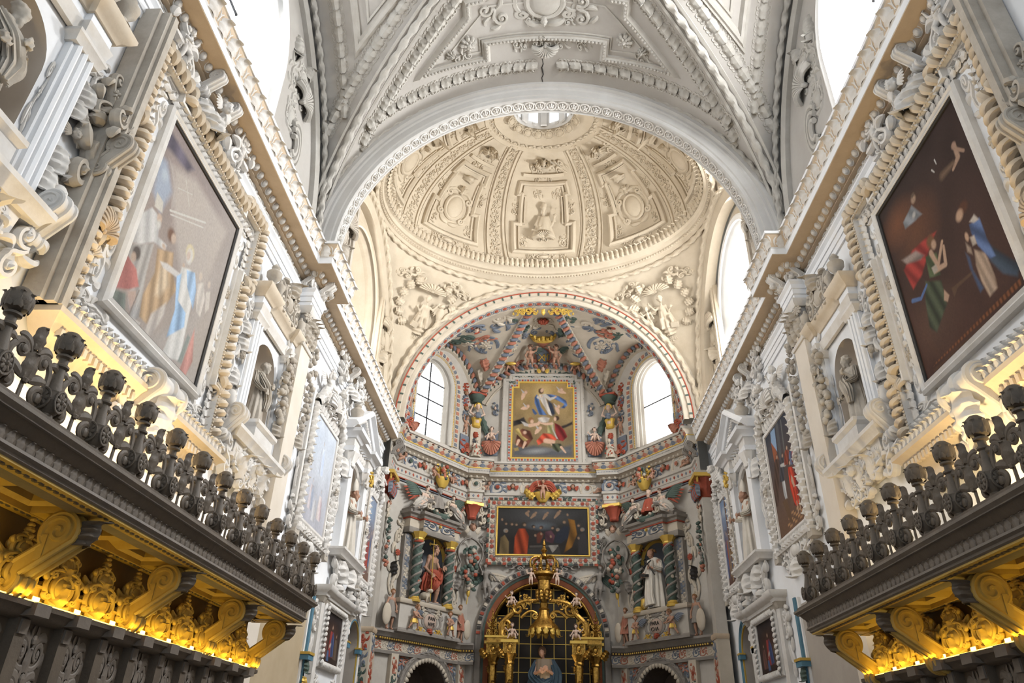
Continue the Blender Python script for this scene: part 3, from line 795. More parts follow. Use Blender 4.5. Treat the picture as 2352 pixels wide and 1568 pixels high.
# ---- nave groin vault
VX, VA, VB, VZ0 = .075, 5.06, 4.95, 9.15
def vz(x, y, yc, b):
    hx = VZ0 + VB * np.sqrt(np.maximum(0, 1 - ((x - VX) / VA) ** 2)); hy = VZ0 + VB * np.sqrt(np.maximum(0, 1 - ((y - yc) / b) ** 2))
    return np.maximum(hx, hy)
def vault(yc, b, n=97):
    t = np.linspace(-1, 1, n); t = np.sin(t * PI / 2) * .5 + t * .5
    X, Y = np.meshgrid(VX + VA * t, yc + b * t, indexing='ij')
    m = MB(); m.grid(np.stack([X, Y, vz(X, Y, yc, b)], -1), flip=True); return m
YC, YB = 6.9, 5.1
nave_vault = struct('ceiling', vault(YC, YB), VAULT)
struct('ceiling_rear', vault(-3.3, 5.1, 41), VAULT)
def VS(x, y):
    """point and inward normal on the front bay of the nave vault"""
    x = np.asarray(x, float); y = np.asarray(y, float); e = 1e-3
    z = vz(x, y, YC, YB); gx = (vz(x + e, y, YC, YB) - vz(x - e, y, YC, YB)) / (2 * e); gy = (vz(x, y + e, YC, YB) - vz(x, y - e, YC, YB)) / (2 * e)
    gx = np.clip(gx, -6, 6); gy = np.clip(gy, -6, 6)
    return np.stack([x, y, z], -1), unit(np.stack([gx, gy, -np.ones_like(z)], -1))
def rope(P, r, pitch=None, k=10):
    P = np.asarray(P, float); d = np.concatenate([[0], np.cumsum(np.linalg.norm(np.diff(P, axis=0), axis=1))]); L = d[-1]; n = int(L / (r * .55))
    q = np.linspace(0, L, n); P = np.stack([np.interp(q, d, P[:, i]) for i in range(3)], -1)
    T, U, W = frames(P); a = np.linspace(0, 2 * PI, k, endpoint=False); ph = q / (pitch or r * 5.5) * 2 * PI
    R = r * (1 + .3 * np.cos(2 * a[None] - ph[:, None]))
    G = P[:, None] + R[..., None] * (np.cos(a)[None, :, None] * U[:, None] + np.sin(a)[None, :, None] * W[:, None])
    m = MB(); m.grid(G, cv=True); return m
tt = np.linspace(.06, .985, 60)
for sx in (-1, 1):
    P, N = VS(VX + sx * VA * tt, YC + YB * tt); obj('groin_rope', rope(P + N * .02, .07), VORN, nave_vault)
    f = MB()
    for off in (-.14, .14):
        P2, N2 = VS(VX + sx * VA * tt, YC + YB * tt); L = unit(np.cross(np.gradient(P2, axis=0), N2)); sweep(f, P2 + L * off + N2 * .005, N2, [(-.03, 0), (-.025, .025), (.025, .025), (.03, 0)], caps=False)
    obj('groin_fillet', f, VORN, nave_vault)
def leaf_band(x, y, step, sc, rev=False):
    P, N = VS(x, y); pts, s = along(P, N, step)
    for p, t, n in pts:
        M = lookM(p, n, -t if rev else t, (sc, sc * 1.15, s * 1.12)); obj('acanthus_leaf', L_vleaf(), VORN, nave_vault, M=M)
u = np.linspace(-.80, .80, 50); leaf_band(VX + VA * u[u >= 0] * .98 - 0, np.full((u >= 0).sum(), 11.42), .30, .36); leaf_band(VX + VA * u[u <= 0][::-1] * .98, np.full((u <= 0).sum(), 11.42), .30, .36)
for sx in (-1, 1):
    q = np.linspace(.30, .86, 40); leaf_band(VX + sx * VA * (q - .045), YC + YB * (q + .075), .30, .36)
    q = np.linspace(.38, .89, 40); leaf_band(VX + sx * VA * (q + .06), YC + YB * (q - .05), .30, .34)
    q = np.linspace(.30, .80, 30); leaf_band(np.full(30, VX + sx * VA * .875), YC + YB * q, .30, .30)
    e, en = VS([VX + sx * VA * .80, VX + sx * VA * .95], [YC + YB * .95, YC + YB * .84])
    for p, n in zip(e, en):
        obj('leaf_tail', L_leaf(), VORN, nave_vault, M=lookM(p, n, (sx * .55, .35, -.8), (.26, .2, .42)))
def frame_on_vault(pts, prof, name, closed=True):
    P = []
    pts = list(pts) + ([pts[0]] if closed else [])
    for (a, b) in zip(pts[:-1], pts[1:]):
        n = max(2, int(math.hypot(a[0] - b[0], a[1] - b[1]) / .12))
        for f in np.linspace(0, 1, n, endpoint=False): P.append((a[0] + (b[0] - a[0]) * f, a[1] + (b[1] - a[1]) * f))
    if not closed: P.append(pts[-1])
    P = np.array(P); Q, N = VS(P[:, 0], P[:, 1]); m = MB(); sweep(m, Q, N, prof, closed); return obj(name, m, VORN, nave_vault), Q, N
FP = [(-.09, 0), (-.09, .05), (-.05, .05), (-.02, .09), (.04, .09), (.07, .04), (.1, 0)]
TRAP = [(-2.75, 10.95), (-1.32, 11.05), (-1.32, 10.62), (1.38, 10.66), (1.38, 11.1), (2.85, 11.0), (1.75, 9.95), (1.75, 9.6), (1.45, 9.6), (.75, 8.9), (-.65, 8.9), (-1.35, 9.55), (-1.65, 9.55), (-1.65, 9.9)]
o_, Q, N = frame_on_vault(TRAP, FP, 'panel_frame')
bm_ = MB()
for p, t, n in along(Q, N, .085, True)[0]: ell(bm_, p + n * .1, (.035, .035, .035), 6, 4)
stuff(obj('bead_row', bm_, VORN, nave_vault))
IN = [(-2.2, 10.78), (-1.45, 10.84), (-1.45, 10.5), (1.5, 10.54), (1.5, 10.88), (2.3, 10.8), (1.62, 10.1), (1.3, 9.8), (-1.2, 9.75), (-1.5, 10.05)]
frame_on_vault(IN, [(-.02, 0), (-.015, .02), (.015, .02), (.02, 0)], 'inner_fillet')
def on_vault(name, me, x, y, sc, up=(0, -1, 0), rot=0., lift=0.0, m=VORN, mir=1):
    p, n = VS(x, y); M = lookM(p + n * lift, n, up, (sc[0] * mir, sc[1], sc[2]) if not np.isscalar(sc) else (sc * mir, sc, sc)) @ Matrix.Rotation(rot, 4, 'Y'); return obj(name, me, m, nave_vault, M=M)
on_vault('cartouche', L_cart(), .02, 9.75, (1.5, 1.4, 1.1))
ch = on_vault('cherub_head', L_cherub(), .0, 10.2, .2, lift=.03)
for s in (-1, 1):
    on_vault('scroll_volute', L_scroll(), s * .42 + .03, 10.24, (.3, .7, .35), rot=s * 1.3, mir=s)
    on_vault('figure_scroll', L_scroll(), s * .95 + .03, 10.25, (.7, 1.1, .75), mir=-s, rot=s * .5)
    on_vault('rosette', L_ros(), s * 1.75 + .05, 10.55, (.42, .9, .42)); on_vault('leaf_spray', L_scroll(), s * 2.05 + .05, 10.95, (.4, .9, .5), rot=s * 1.0, mir=s)
    on_vault('flower_bud', L_ros(), s * 2.15 + .05, 10.72, (.25, .8, .25))
    for k, (dx, rr) in enumerate(((.25, 1.15), (.72, 1.35))):
        on_vault('border_leaf', L_scroll(), s * dx + .03, 10.86 - .02 * k, (.3, .8, .5), rot=s * rr, mir=s)
on_vault('shell', L_shell(), .03, 10.82, (.3, .7, .3), up=(0, 1, 0))
on_vault('bow_knot', L_ros(), .0, 10.98, .14)
# triangular coffers in the side webs
for sx in (-1, 1):
    T3 = [(VX + sx * VA * .80, 8.9), (VX + sx * VA * .80, 10.05), (VX + sx * VA * .42, 8.35), (VX + sx * VA * .42, 7.9)]
    frame_on_vault(T3, FP, 'web_frame'); T4 = [(VX + sx * VA * .74, 8.9), (VX + sx * VA * .745, 9.62), (VX + sx * VA * .46, 8.35)]
    frame_on_vault(T4, [(-.03, 0), (-.02, .03), (.02, .03), (.03, 0)], 'web_fillet')
# wall arch (formeret) mouldings and clerestory stuccoes
for S in (LEFT, RIGHT):
    a = np.linspace(.02, PI - .02, 70); P = np.stack([np.full(70, S.x + S.sg * .0), YC + (YB - .12) * np.cos(a), VZ0 + (VB - .18) * np.sin(a)], -1)
    m = MB(); sweep(m, P if S.k == 'L' else P[::-1], (S.sg, 0, 0), [(-.2, 0), (-.2, .1), (-.1, .16), (-.05, .1), (.05, .12), (.1, .06), (.2, .06), (.24, 0)], caps=False)
    w_ = trim(m, VORN, label='moulded wall arch above the %s clerestory window' % S.word)
    obj('rope_moulding', rope(np.stack([np.full(70, S.x + S.sg * .22), YC + (YB - .06) * np.cos(a), VZ0 + (VB - .1) * np.sin(a)], -1), .055), VORN, w_)
    t = thing('stucco_shell_crest', 'large stucco shell with crown and scrolls beside the %s clerestory window' % S.word, 'stucco relief', S.M(10.1, 10.9), 'clerestory stucco crests')
    k = S.sg
    obj('shell', L_shell(), VORN, t, (.0, 0, .55), (0, k * .35, 0), (.42, .7, .5)); obj('crown', L_cart(), VORN, t, (-.02 * k, 0, 1.15), (0, k * .2, 0), (.75, .7, .5))
    obj('scroll', L_scroll(), VORN, t, (-.28 * k, 0, .1), (0, 0, 0), (.6 * k, .6, .8)); obj('scroll', L_scroll(), VORN, t, (-.55 * k, 0, .5), (0, 0, 0), (.5 * k, .6, .9))
    obj('scroll', L_cart(), VORN, t, (-.2 * k, 0, -.05), (0, 0, 0), (.55 * k, .6, .6)); obj('leaf', L_leaf(), VORN, t, (.1 * k, 0, 1.35), (0, 0, 0), (.4, .5, .35))
    vb = MB()
    for r in (.5, .36, .2): tube(vb, [(r * .6 * math.cos(q), -.06, r * math.sin(q)) for q in np.linspace(-2.2, 2.4, 20)], .055, 6)
    obj('volute', vb, VORN, t, (.1 * k, 0, -.55), (0, 0, 0), (k, 1, 1.1))
    # pendants on the lunette wall near the window jamb
    t2 = thing('stucco_leaf_drop', 'small stucco leaf drop high on the %s lunette wall' % S.word, 'stucco relief', S.M(9.5, 12.6), 'clerestory stucco crests'); obj('leaf', L_leaf(), VORN, t2, (0, 0, 0), (0, PI, 0), (.4, .5, .6)); obj('leaf', L_leaf(), VORN, t2, (.1, 0, -.3), (0, PI + .5, 0), (.3, .5, .4))
# ceiling crack
ck = MB(); cx = [(-.03 + .02 * math.sin(i * 2.1), 10.98 + .1 * i) for i in range(11)]
P, N = VS([c[0] for c in cx], [c[1] for c in cx]); tube(ck, P + N * .002, [.006, .01, .012, .01, .012, .016, .018, .014, .012, .01, .008], 5)
obj('crack', ck, PBLACK, nave_vault)

# ---- front (triumphal) arch
def arch_ring(cx, zc, prof, a0=0, a1=PI, n=80, rx=1.0):
    """prof: list of (radius, y); surface of revolution round a y axis"""
    a = np.linspace(a0, a1, n); prof = np.asarray(prof)
    G = np.stack([np.stack([cx + r * np.cos(a) * rx, np.full(n, y), zc + r * np.sin(a)], -1) for r, y in prof]); m = MB(); m.grid(G); return m
AX, AZ = .05, 9.18
front = struct('trim_front_arch', arch_ring(AX, AZ, [(5.15, 11.98), (4.98, 11.98), (4.95, 11.9), (4.86, 11.9), (4.83, 11.97), (4.78, 11.97), (4.75, 12.0), (4.6, 12.0), (4.58, 12.03), (4.5, 12.03), (4.48, 12.06), (4.48, 12.1), (4.5, 12.1), (4.5, 12.40), (4.48, 12.42), (4.48, 12.46), (5.2, 12.5)]), mat('arch_plaster', (.50, .49, .47), .85, (.42, .40, .375), 1.5, .7))
front['label'] = 'moulded round arch between the nave vault and the dome'
P = np.stack([AX + 5.0 * np.cos(np.linspace(.02, PI - .02, 90)), np.full(90, 11.92), AZ + 5.0 * np.sin(np.linspace(.02, PI - .02, 90))], -1)
obj('rope_moulding', rope(P, .06), VORN, front)
n = 52
for i in range(n):
    a = PI * (i + .5) / n; p = (AX + 4.5 * math.cos(a), 12.25, AZ + 4.5 * math.sin(a)); M = lookM(p, (-math.cos(a), 0, -math.sin(a)), (0, -1, 0), (.285, .8, .30)); obj('guilloche_ring', L_guil(), STUC, front, M=M)
# piers behind the arch feet up to the dome
# ---- back arch (before the apse), painted
back = struct('trim_back_arch', arch_ring(0, 9.1, [(5.2, 20.46), (4.9, 20.46), (4.86, 20.40), (4.78, 20.40), (4.75, 20.46), (4.62, 20.47), (4.60, 20.42), (4.5, 20.42), (4.48, 20.5), (4.36, 20.5), (4.34, 20.52), (4.34, 20.9), (5.2, 20.95)]), PCREAM)
back['label'] = 'painted round arch framing the apse vault'
P = np.stack([4.84 * np.cos(np.linspace(.02, PI - .02, 90)), np.full(90, 20.39), 9.1 + 4.84 * np.sin(np.linspace(.02, PI - .02, 90))], -1); obj('rope_moulding', rope(P, .075), CREAM, back)
fl = MB()
for r, y, k in ((4.62, 20.41, .022),): tube(fl, [(r * math.cos(a), y, 9.1 + r * math.sin(a)) for a in np.linspace(0, PI, 80)], k, 6)
obj('red_line', fl, PRED, back)
n = 46
tick = MB().box(-.02, .02, -.012, 0, -.045, .045)
tick = tick.mesh('tick')
for i in range(n):
    a = PI * (i + .5) / n; d = (-math.cos(a), 0, -math.sin(a))
    obj('guilloche_ring', L_guil(), PBLUE, back, M=lookM((4.34 * math.cos(a), 20.71, 9.1 + 4.34 * math.sin(a)), d, (0, -1, 0), (.3, .2, .30)))
    obj('rosette', L_ros(), PRED, back, M=lookM((4.34 * math.cos(a), 20.71, 9.1 + 4.34 * math.sin(a)), d, (0, -1, 0), (.17, .22, .17)))
    obj('green_tick', tick, PGREEN, back, M=lookM((4.545 * math.cos(a), 20.42, 9.1 + 4.545 * math.sin(a)), (0, -1, 0), (math.cos(a), 0, math.sin(a)), 1.3))
# ---- side arches under the dome
for S in (LEFT, RIGHT):
    a = np.linspace(0, PI, 70); x0 = 4.95 * -S.sg
    prof = [(5.1, 0), (4.9, 0), (4.86, -.06), (4.78, -.06), (4.75, 0), (4.6, 0), (4.5, .05), (4.45, .05), (4.45, .35)]
    G = np.stack([np.stack([np.full(70, x0 - S.sg * d), 16.47 + 3.95 / 4.9 * r * np.cos(a), 9.1 + r * np.sin(a)], -1) for r, d in prof]); m = MB(); m.grid(G)
    t = trim(m, CREAM, label='moulded side arch under the dome on the %s' % S.word)
    obj('rope_moulding', rope(np.stack([np.full(90, x0 + S.sg * .06), 16.47 + 3.92 * np.cos(np.linspace(.03, PI - .03, 90)), 9.1 + 4.84 * np.sin(np.linspace(.03, PI - .03, 90))], -1), .07), CREAM, t)

# ---- pendentives, ring cornice and dome
PC, PAx, PAy = 16.47, 4.95, 4.02
pend = MB()
for sx in (-1, 1):
    for sy in (-1, 1):
        rows = []
        for z in np.linspace(9.1, 14.02, 26):
            k = min(1, ((z - 9.1) / 4.9) ** 2); rho = math.sqrt(2 - k); a0 = math.acos(min(1, 1 / rho)); a1 = math.asin(min(1, 1 / rho))
            rows.append([(sx * PAx * rho * math.cos(a), PC + sy * PAy * rho * math.sin(a), z) for a in np.linspace(a0, max(a1, a0 + 1e-4), 22)])
        pend.grid(rows)
pendo = struct('ceiling_pendentives', pend, CREAM); pendo['label'] = 'four cream stucco pendentives carrying the dome'
DC, DX, DY, DZ, DH = 16.25, 4.57, 3.42, 14.3, 3.46
def ering(mb, rows, n=120):
    a = np.linspace(0, 2 * PI, n, endpoint=False)
    mb.grid([np.stack([rx * np.cos(a), yc + ry * np.sin(a), np.full(n, z)], -1) for rx, ry, yc, z in rows], cv=True, flip=True); return mb
ringo = trim(ering(MB(), [(5.1, 4.2, PC, 13.98), (4.93, 4.0, PC, 13.98), (4.9, 3.95, PC, 14.03), (4.88, 3.9, 16.43, 14.03), (4.84, 3.82, 16.4, 14.1), (4.8, 3.76, 16.38, 14.1), (4.78, 3.7, 16.36, 14.17), (4.74, 3.62, 16.33, 14.17), (4.70, 3.56, 16.3, 14.24), (4.62, 3.46, 16.27, 14.26), (4.60, 3.44, 16.25, 14.32), (4.62, 3.46, 16.25, 14.4)]), CREAM, label='oval cornice ring at the foot of the dome')
a = np.linspace(0, 2 * PI, 160)
obj('rope_moulding', rope(np.stack([4.93 * np.cos(a), PC + 3.98 * np.sin(a), np.full(160, 13.97)], -1), .07), CREAM, ringo)
bd = MB()
E1 = np.stack([4.79 * np.cos(a), 16.37 + 3.73 * np.sin(a), np.full(160, 14.12)], -1)
for p, t, n in along(E1, (0, 0, 1), .1)[0]: ell(bd, p, (.038, .038, .03), 6, 4)
stuff(obj('bead_row', bd, CREAM, ringo))
E2 = np.stack([4.60 * np.cos(a), 16.25 + 3.42 * np.sin(a), np.full(160, 14.22)], -1); IN_ = unit(np.stack([-np.cos(a) / 4.6, -np.sin(a) / 3.42, 0 * a], -1))
for p, t, n in along(E2, IN_, .17)[0]:
    if p[1] > 14.4: obj('fringe_leaf', L_curl(), CREAM, ringo, M=lookM(p, n, (0, 0, 1), (.17, .3, .28)))
def DS(psi, e, lift=0.0):
    """dome: psi from the far axis, e elevation"""
    psi = np.asarray(psi, float); e = np.asarray(e, float)
    P = np.stack([DX * np.cos(e) * np.sin(psi), DC + DY * np.cos(e) * np.cos(psi), DZ + DH * np.sin(e)], -1)
    N = -unit(np.stack([P[..., 0] / DX ** 2, (P[..., 1] - DC) / DY ** 2, (P[..., 2] - DZ) / DH ** 2], -1)); return P + N * lift, N
e = np.linspace(0, 1.2, 34)[:, None]; ps = np.linspace(0, 2 * PI, 121)[None]
dome = struct('ceiling_dome', MB().grid(DS(ps + 0 * e, e + 0 * ps)[0]), CREAM); dome['label'] = 'oval cream stucco dome with eight panels'
def ribang(k, f):
    """rib angle k=0..7 at height fraction f (0 foot, 1 top)"""
    lo = [19.5, 68, 112, 160.5]; hi = [30, 70, 110, 150]; i = k % 4; s = 1 if k < 4 else -1
    return math.radians(s * (lo[i] + (hi[i] - lo[i]) * f))
E0, E1_ = .03, 1.16
ff = np.linspace(0, 1, 40)
for k in range(8):
    psi = np.array([ribang(k, f) for f in ff]); ee = E0 + (E1_ - E0) * ff; P, N = DS(psi, ee)
    m = MB(); w0 = np.interp(ff, [0, 1], [.30, .17]); T = unit(np.gradient(P, axis=0)); L = unit(np.cross(T, N))
    for sgn in (-1, 1):
        sweep(m, P + L * (sgn * w0)[:, None], N, [(-.035, 0), (-.03, .06), (.03, .06), (.035, 0)], caps=False)
        sweep(m, P + L * (sgn * (w0 + .1))[:, None], N, [(-.014, 0), (-.012, .04), (.012, .04), (.014, 0)], caps=False)
    obj('rib', m, CREAM, dome)
    if abs(math.degrees(ribang(k, 0))) < 130:
        pts, s = along(P, N, .34)
        for i, (p, t, nn) in enumerate(pts):
            sc = np.interp(i / len(pts), [0, 1], [.44, .26])
            obj('rib_leaf', L_scroll(), CREAM, dome, M=lookM(p, nn, t, (sc * (1 if i % 2 else -1), .75, s * 1.15)) @ Matrix.Translation((0, 0, -.5)))
PANELS = [(-19.5, 19.5, -30, 30), (19.5, 68, 30, 70), (-68, -19.5, -70, -30), (68, 112, 70, 110), (-112, -68, -110, -70), (112, 160.5, 110, 150), (-160.5, -112, -150, -110), (160.5, 199.5, 150, 210)]
def dpan(pn, u, v):
    """panel coordinates u -1..1, v 0..1"""
    u = np.asarray(u, float); v = np.asarray(v, float)
    l = pn[0] + (pn[2] - pn[0]) * v; r = pn[1] + (pn[3] - pn[1]) * v; psi = np.radians(l + (r - l) * (u * .5 + .5)); return psi, E0 + (E1_ - E0) * v
def dome_frame(pn, pts, prof, name, parent, closed=True):
    P = []; q = list(pts) + ([pts[0]] if closed else [])
    for a_, b_ in zip(q[:-1], q[1:]):
        for f in np.linspace(0, 1, 5, endpoint=False): P.append((a_[0] + (b_[0] - a_[0]) * f, a_[1] + (b_[1] - a_[1]) * f))
    P = np.array(P); psi, ee = dpan(pn, P[:, 0], P[:, 1]); Q, N = DS(psi, ee); m = MB(); sweep(m, Q, N, prof, closed, caps=False); return obj(name, m, CREAM, parent), Q, N
def on_dome(pn, name, me, u, v, sc, parent, rot=0., lift=0., mir=1):
    psi, ee = dpan(pn, u, v); p, n = DS(psi, ee, lift); p2, _ = DS(psi, ee + .02, lift)
    return obj(name, me, CREAM, parent, M=lookM(p, n, p2 - p, (sc[0] * mir, sc[1] * 2.2, sc[2])) @ Matrix.Rotation(rot, 4, 'Y'))
@lib('figure_relief')
def L_figrel():
    P = dict(pelvis=(0, 0, .34), chest=(0, 0, .58), head=(0, -.05, .86), elbL=(.24, -.08, .42), handL=(.3, -.1, .62), elbR=(-.22, -.08, .42), handR=(-.1, -.16, .34))
    m = MB(); human(m, P, seed=3, child=True, bare_legs=False); robe(m, .62, .1, .12, .3, 40, 7, .2)
    cap_(m, (-.3, -.16, .3), (.26, -.16, .2), .02, .02); cap_(m, (.32, -.1, .5), (.34, -.1, .84), .012, .012); cap_(m, (.22, -.1, .82), (.46, -.1, .8), .012, .012)
    return remesh(m, .02, 1, 'figure_relief')
for i, pn in enumerate(PANELS):
    if abs((pn[0] + pn[1]) / 2) > 150: continue
    wide = .62 if i == 0 else .60
    ear = [(-wide, .10), (wide, .10), (wide * 1.0, .36), (wide * .78, .36), (wide * .78, .62), (wide * .9, .62), (wide * .86, .72), (-wide * .86, .72), (-wide * .9, .62), (-wide * .78, .62), (-wide * .78, .36), (-wide, .36)]
    o, Q, N = dome_frame(pn, ear, [(-.08, 0), (-.07, .08), (0, .14), (.06, .09), (.075, 0)], 'panel', dome)
    inn = [(x * .82, .10 + (z - .10) * .90 + .035) for x, z in ear]
    dome_frame(pn, inn, [(-.03, 0), (-.025, .05), (.02, .05), (.03, 0)], 'inner_frame', o)
    tm = MB()
    for p, t, n in along(Q, N, .11, True)[0]: ell(tm, p + n * .085, (.04, .04, .04), 5, 4)
    stuff(obj('tooth_row', tm, CREAM, o))
    if i == 0: fo = on_dome(pn, 'figure', L_figrel(), 0, .38, (1.25, .42, 1.4), o, lift=.1); fo.matrix_basis = fo.matrix_basis @ Matrix.Translation((0, 0, -.5)); on_dome(pn, 'shell', L_shell(), 0, .22, (.35, .6, .3), o); on_dome(pn, 'swag', L_scroll(), -.2, .62, (.3, .3, .4), o, 1.4); on_dome(pn, 'swag', L_scroll(), .2, .62, (.3, .3, .4), o, -1.4, mir=-1)
    else: on_dome(pn, 'coat_of_arms', L_cart(), 0, .36, (1.2, .6, 1.2), o, lift=.04); on_dome(pn, 'cherub_head', L_cherub(), 0, .53, (.17, .17, .17), o); on_dome(pn, 'crown_leaf', L_curl(), 0, .6, (.5, .5, .22), o)
    for s in (-1, 1):
        on_dome(pn, 'corner_scroll', L_scroll(), s * .42, .16, (.35, .35, .42), o, mir=s); on_dome(pn, 'side_scroll', L_scroll(), s * wide * .98, .44, (.3, .4, .5), o, mir=s)
        on_dome(pn, 'foot_scroll', L_scroll(), s * .36, .055, (.22, .3, .55), o, s * 1.5, mir=s); on_dome(pn, 'knot_scroll', L_scroll(), s * .14, .73, (.3, .4, .4), o, mir=s)
        on_dome(pn, 'pediment', L_scroll(), s * .32, .83, (.3, .4, .75), o, s * 1.2, mir=s); on_dome(pn, 'plume', L_leaf(), s * .08, .86, (.3, .5, .34), o, s * .8)
    on_dome(pn, 'mask', L_cart(), 0, .055, (.8, .6, .26), o); on_dome(pn, 'plume', L_leaf(), 0, .87, (.26, .5, .36), o)
    pb = MB(); P = dpan(pn, np.linspace(-.52, .52, 9), np.full(9, .79)); Q, N = DS(*P); sweep(pb, Q, N, [(-.06, 0), (-.06, .1), (.05, .08), (.06, 0)]); obj('pediment_bar', pb, CREAM, o)
# oculus ring and lantern
ocu = trim(ering(MB(), [(1.9, 1.42, DC, 17.46), (1.86, 1.38, DC, 17.42), (1.80, 1.33, DC, 17.46), (1.62, 1.18, DC, 17.56), (1.58, 1.15, DC, 17.52), (1.5, 1.08, DC, 17.58), (1.1, .78, DC, 17.72), (1.08, .76, DC, 17.66), (.98, .70, DC, 17.68), (.96, .68, DC, 17.9)]), CREAM, label='oval stucco ring round the lantern opening of the dome')
E3 = np.stack([1.72 * np.cos(a), DC + 1.26 * np.sin(a), np.full(160, 17.5)], -1)
for p, t, n in along(E3, (0, 0, -1), .28)[0]:
    if p[1] > DC - .3: obj('ring_leaf', L_scroll(), CREAM, ocu, M=lookM(p, (0, 0, -1), t, (.28, .25, .34)) @ Matrix.Translation((0, 0, -.5)))
E4 = np.stack([1.04 * np.cos(a), DC + .74 * np.sin(a), np.full(160, 17.6)], -1)
for p, t, n in along(E4, (0, 0, -1), .36)[0]:
    if p[1] > DC: obj('bracket_scroll', L_cart(), CREAM, ocu, M=lookM(p, (p[0] * -.5, -(p[1] - DC), -.6), (0, 0, 1), (.34, .3, .26)))
lant = struct('lantern', ering(MB(), [(.96, .68, DC, 17.8), (.9, .64, DC, 18.9), (.85, .6, DC, 19.2), (.05, .05, DC, 19.7)], 48), JAMB); lant['label'] = 'white lantern drum above the dome'
for k in range(8):
    q = 2 * PI * k / 8; obj('pilaster', MB().box(-.1, .1, -.06, 0, 0, 1.0), JAMB, lant, M=lookM((.9 * math.cos(q), DC + .64 * math.sin(q), 17.9), (-math.cos(q), -math.sin(q), 0), (0, 0, 1), 1))
    q += PI / 8; m = MB(); m.box(-.16, .16, -.02, .0, 0, .7); obj('lantern_window', m, mat('lantern_glass', (.6, .65, .7), .3, emit=(.95, .97, 1), es=.7), lant, M=lookM((.9 * math.cos(q), DC + .64 * math.sin(q), 18.05), (-math.cos(q), -math.sin(q), 0), (0, 0, 1), 1))
    obj('garland', L_scroll(), JAMB, lant, M=lookM((.92 * math.cos(q), DC + .66 * math.sin(q), 18.0), (-math.cos(q), -math.sin(q), 0), (0, 0, 1), (.34, .3, .22)) @ Matrix.Rotation(PI / 2, 4, 'Y'))

# pendentive reliefs: seated evangelists in leaf frames (back pair in view)
for sx in (-1, 1):
    p = None
    z = 12.8; k = ((z - 9.1) / 4.9) ** 2; rho = math.sqrt(2 - k); al = math.radians(48)
    pos = Vector((sx * PAx * rho * math.cos(al), PC + PAy * rho * math.sin(al), z)); nrm = Vector((-sx * math.cos(al) / PAx, -math.sin(al) / PAy, -.17)).normalized()
    t = thing('evangelist_relief', 'stucco relief of a seated evangelist with %s on the %s pendentive' % (('an eagle', 'left') if sx < 0 else ('an angel', 'right')), 'stucco relief', lookM(pos + nrm * .12, nrm, (0, 0, 1), .86), 'pendentive evangelists')
    m = MB(); Pz = dict(pelvis=(0, -.02, .22), chest=(0, -.05, .5), head=(.05, -.12, .78), yaw=.5, elbL=(.2, -.12, .36), handL=(.3, -.16, .46), elbR=(-.22, -.1, .5), handR=(-.34, -.1, .72), kneL=(.2, -.24, .2), ankL=(.22, -.16, -.06), kneR=(-.1, -.26, .18), ankR=(-.16, -.18, -.08))
    human(m, Pz, seed=8, child=True); robe(m, .5, -.12, .13, .26, 48, 8, .25); obj('figure', remesh(m, .018, 1, 'evangelist'), CREAM, t, (0, 0, -.55), (0, 0, 0), (1.25 * sx, .9, 1.25))
    if sx < 0:
        m = MB(); ell(m, (0, 0, .3), (.13, .12, .26)); ell(m, (-.02, -.03, .6), (.085, .09, .09)); cap_(m, (-.06, -.08, .6), (-.14, -.1, .57), .03, .012)
        for s in (-1, 1): wing(m, (s * .06, .02, .42), (s * .24, .05, .56), (s * .2, .04, .1), 5, .06)
        cap_(m, (0, 0, .06), (0, 0, -.06), .08, .06); obj('eagle', remesh(m, .018, 1, 'eagle'), CREAM, t, (.62, -.05, -.32), (0, 0, 0), 1.1)
    else: putto(t, 'stand', (-.62, -.05, -.5), .85, CREAM, None, CREAM)
    obj('open_book', MB().box(-.14, .14, -.12, 0, 0, .2), CREAM, t, (.3 * -sx * -1, -.08, -.72), (.3, .2, 0))
    obj('shell', L_shell(), CREAM, t, (0, 0, .72), (0, 0, 0), (.55, .6, .3)); obj('leaf_corbel', L_leaf(), CREAM, t, (0, 0, -.55), (0, PI, 0), (.7, .7, .55)); obj('leaf_corbel', L_cart(), CREAM, t, (0, 0, -1.0), (0, 0, 0), (.8, .6, .5))
    for s in (-1, 1):
        for j in range(6):
            b = -.9 + j * .36; obj('frame_leaf', L_leaf(), CREAM, t, (s * .95 * math.cos(b), 0, .1 + .95 * math.sin(b)), (0, (PI / 2 - b) * s - .5 * s, 0), (.42, .5, .42))
        obj('scroll', L_scroll(), CREAM, t, (s * .45, 0, 1.0), (0, s * 1.0, 0), (.5 * s, .5, .7)); obj('scroll', L_scroll(), CREAM, t, (s * 1.0, 0, 1.0), (0, s * 1.45, 0), (.4 * s, .5, .6))
    for j, zz in enumerate((-1.35, -1.6, -1.85, -2.05)): obj('husk', L_leaf(), CREAM, t, (0, 0, zz + .3), (0, PI, 0), (.44 - .09 * j, .5, .36))
    obj('palmette', L_shell(), CREAM, t, (0, 0, -1.3), (0, 0, 0), (.3, .4, .26))
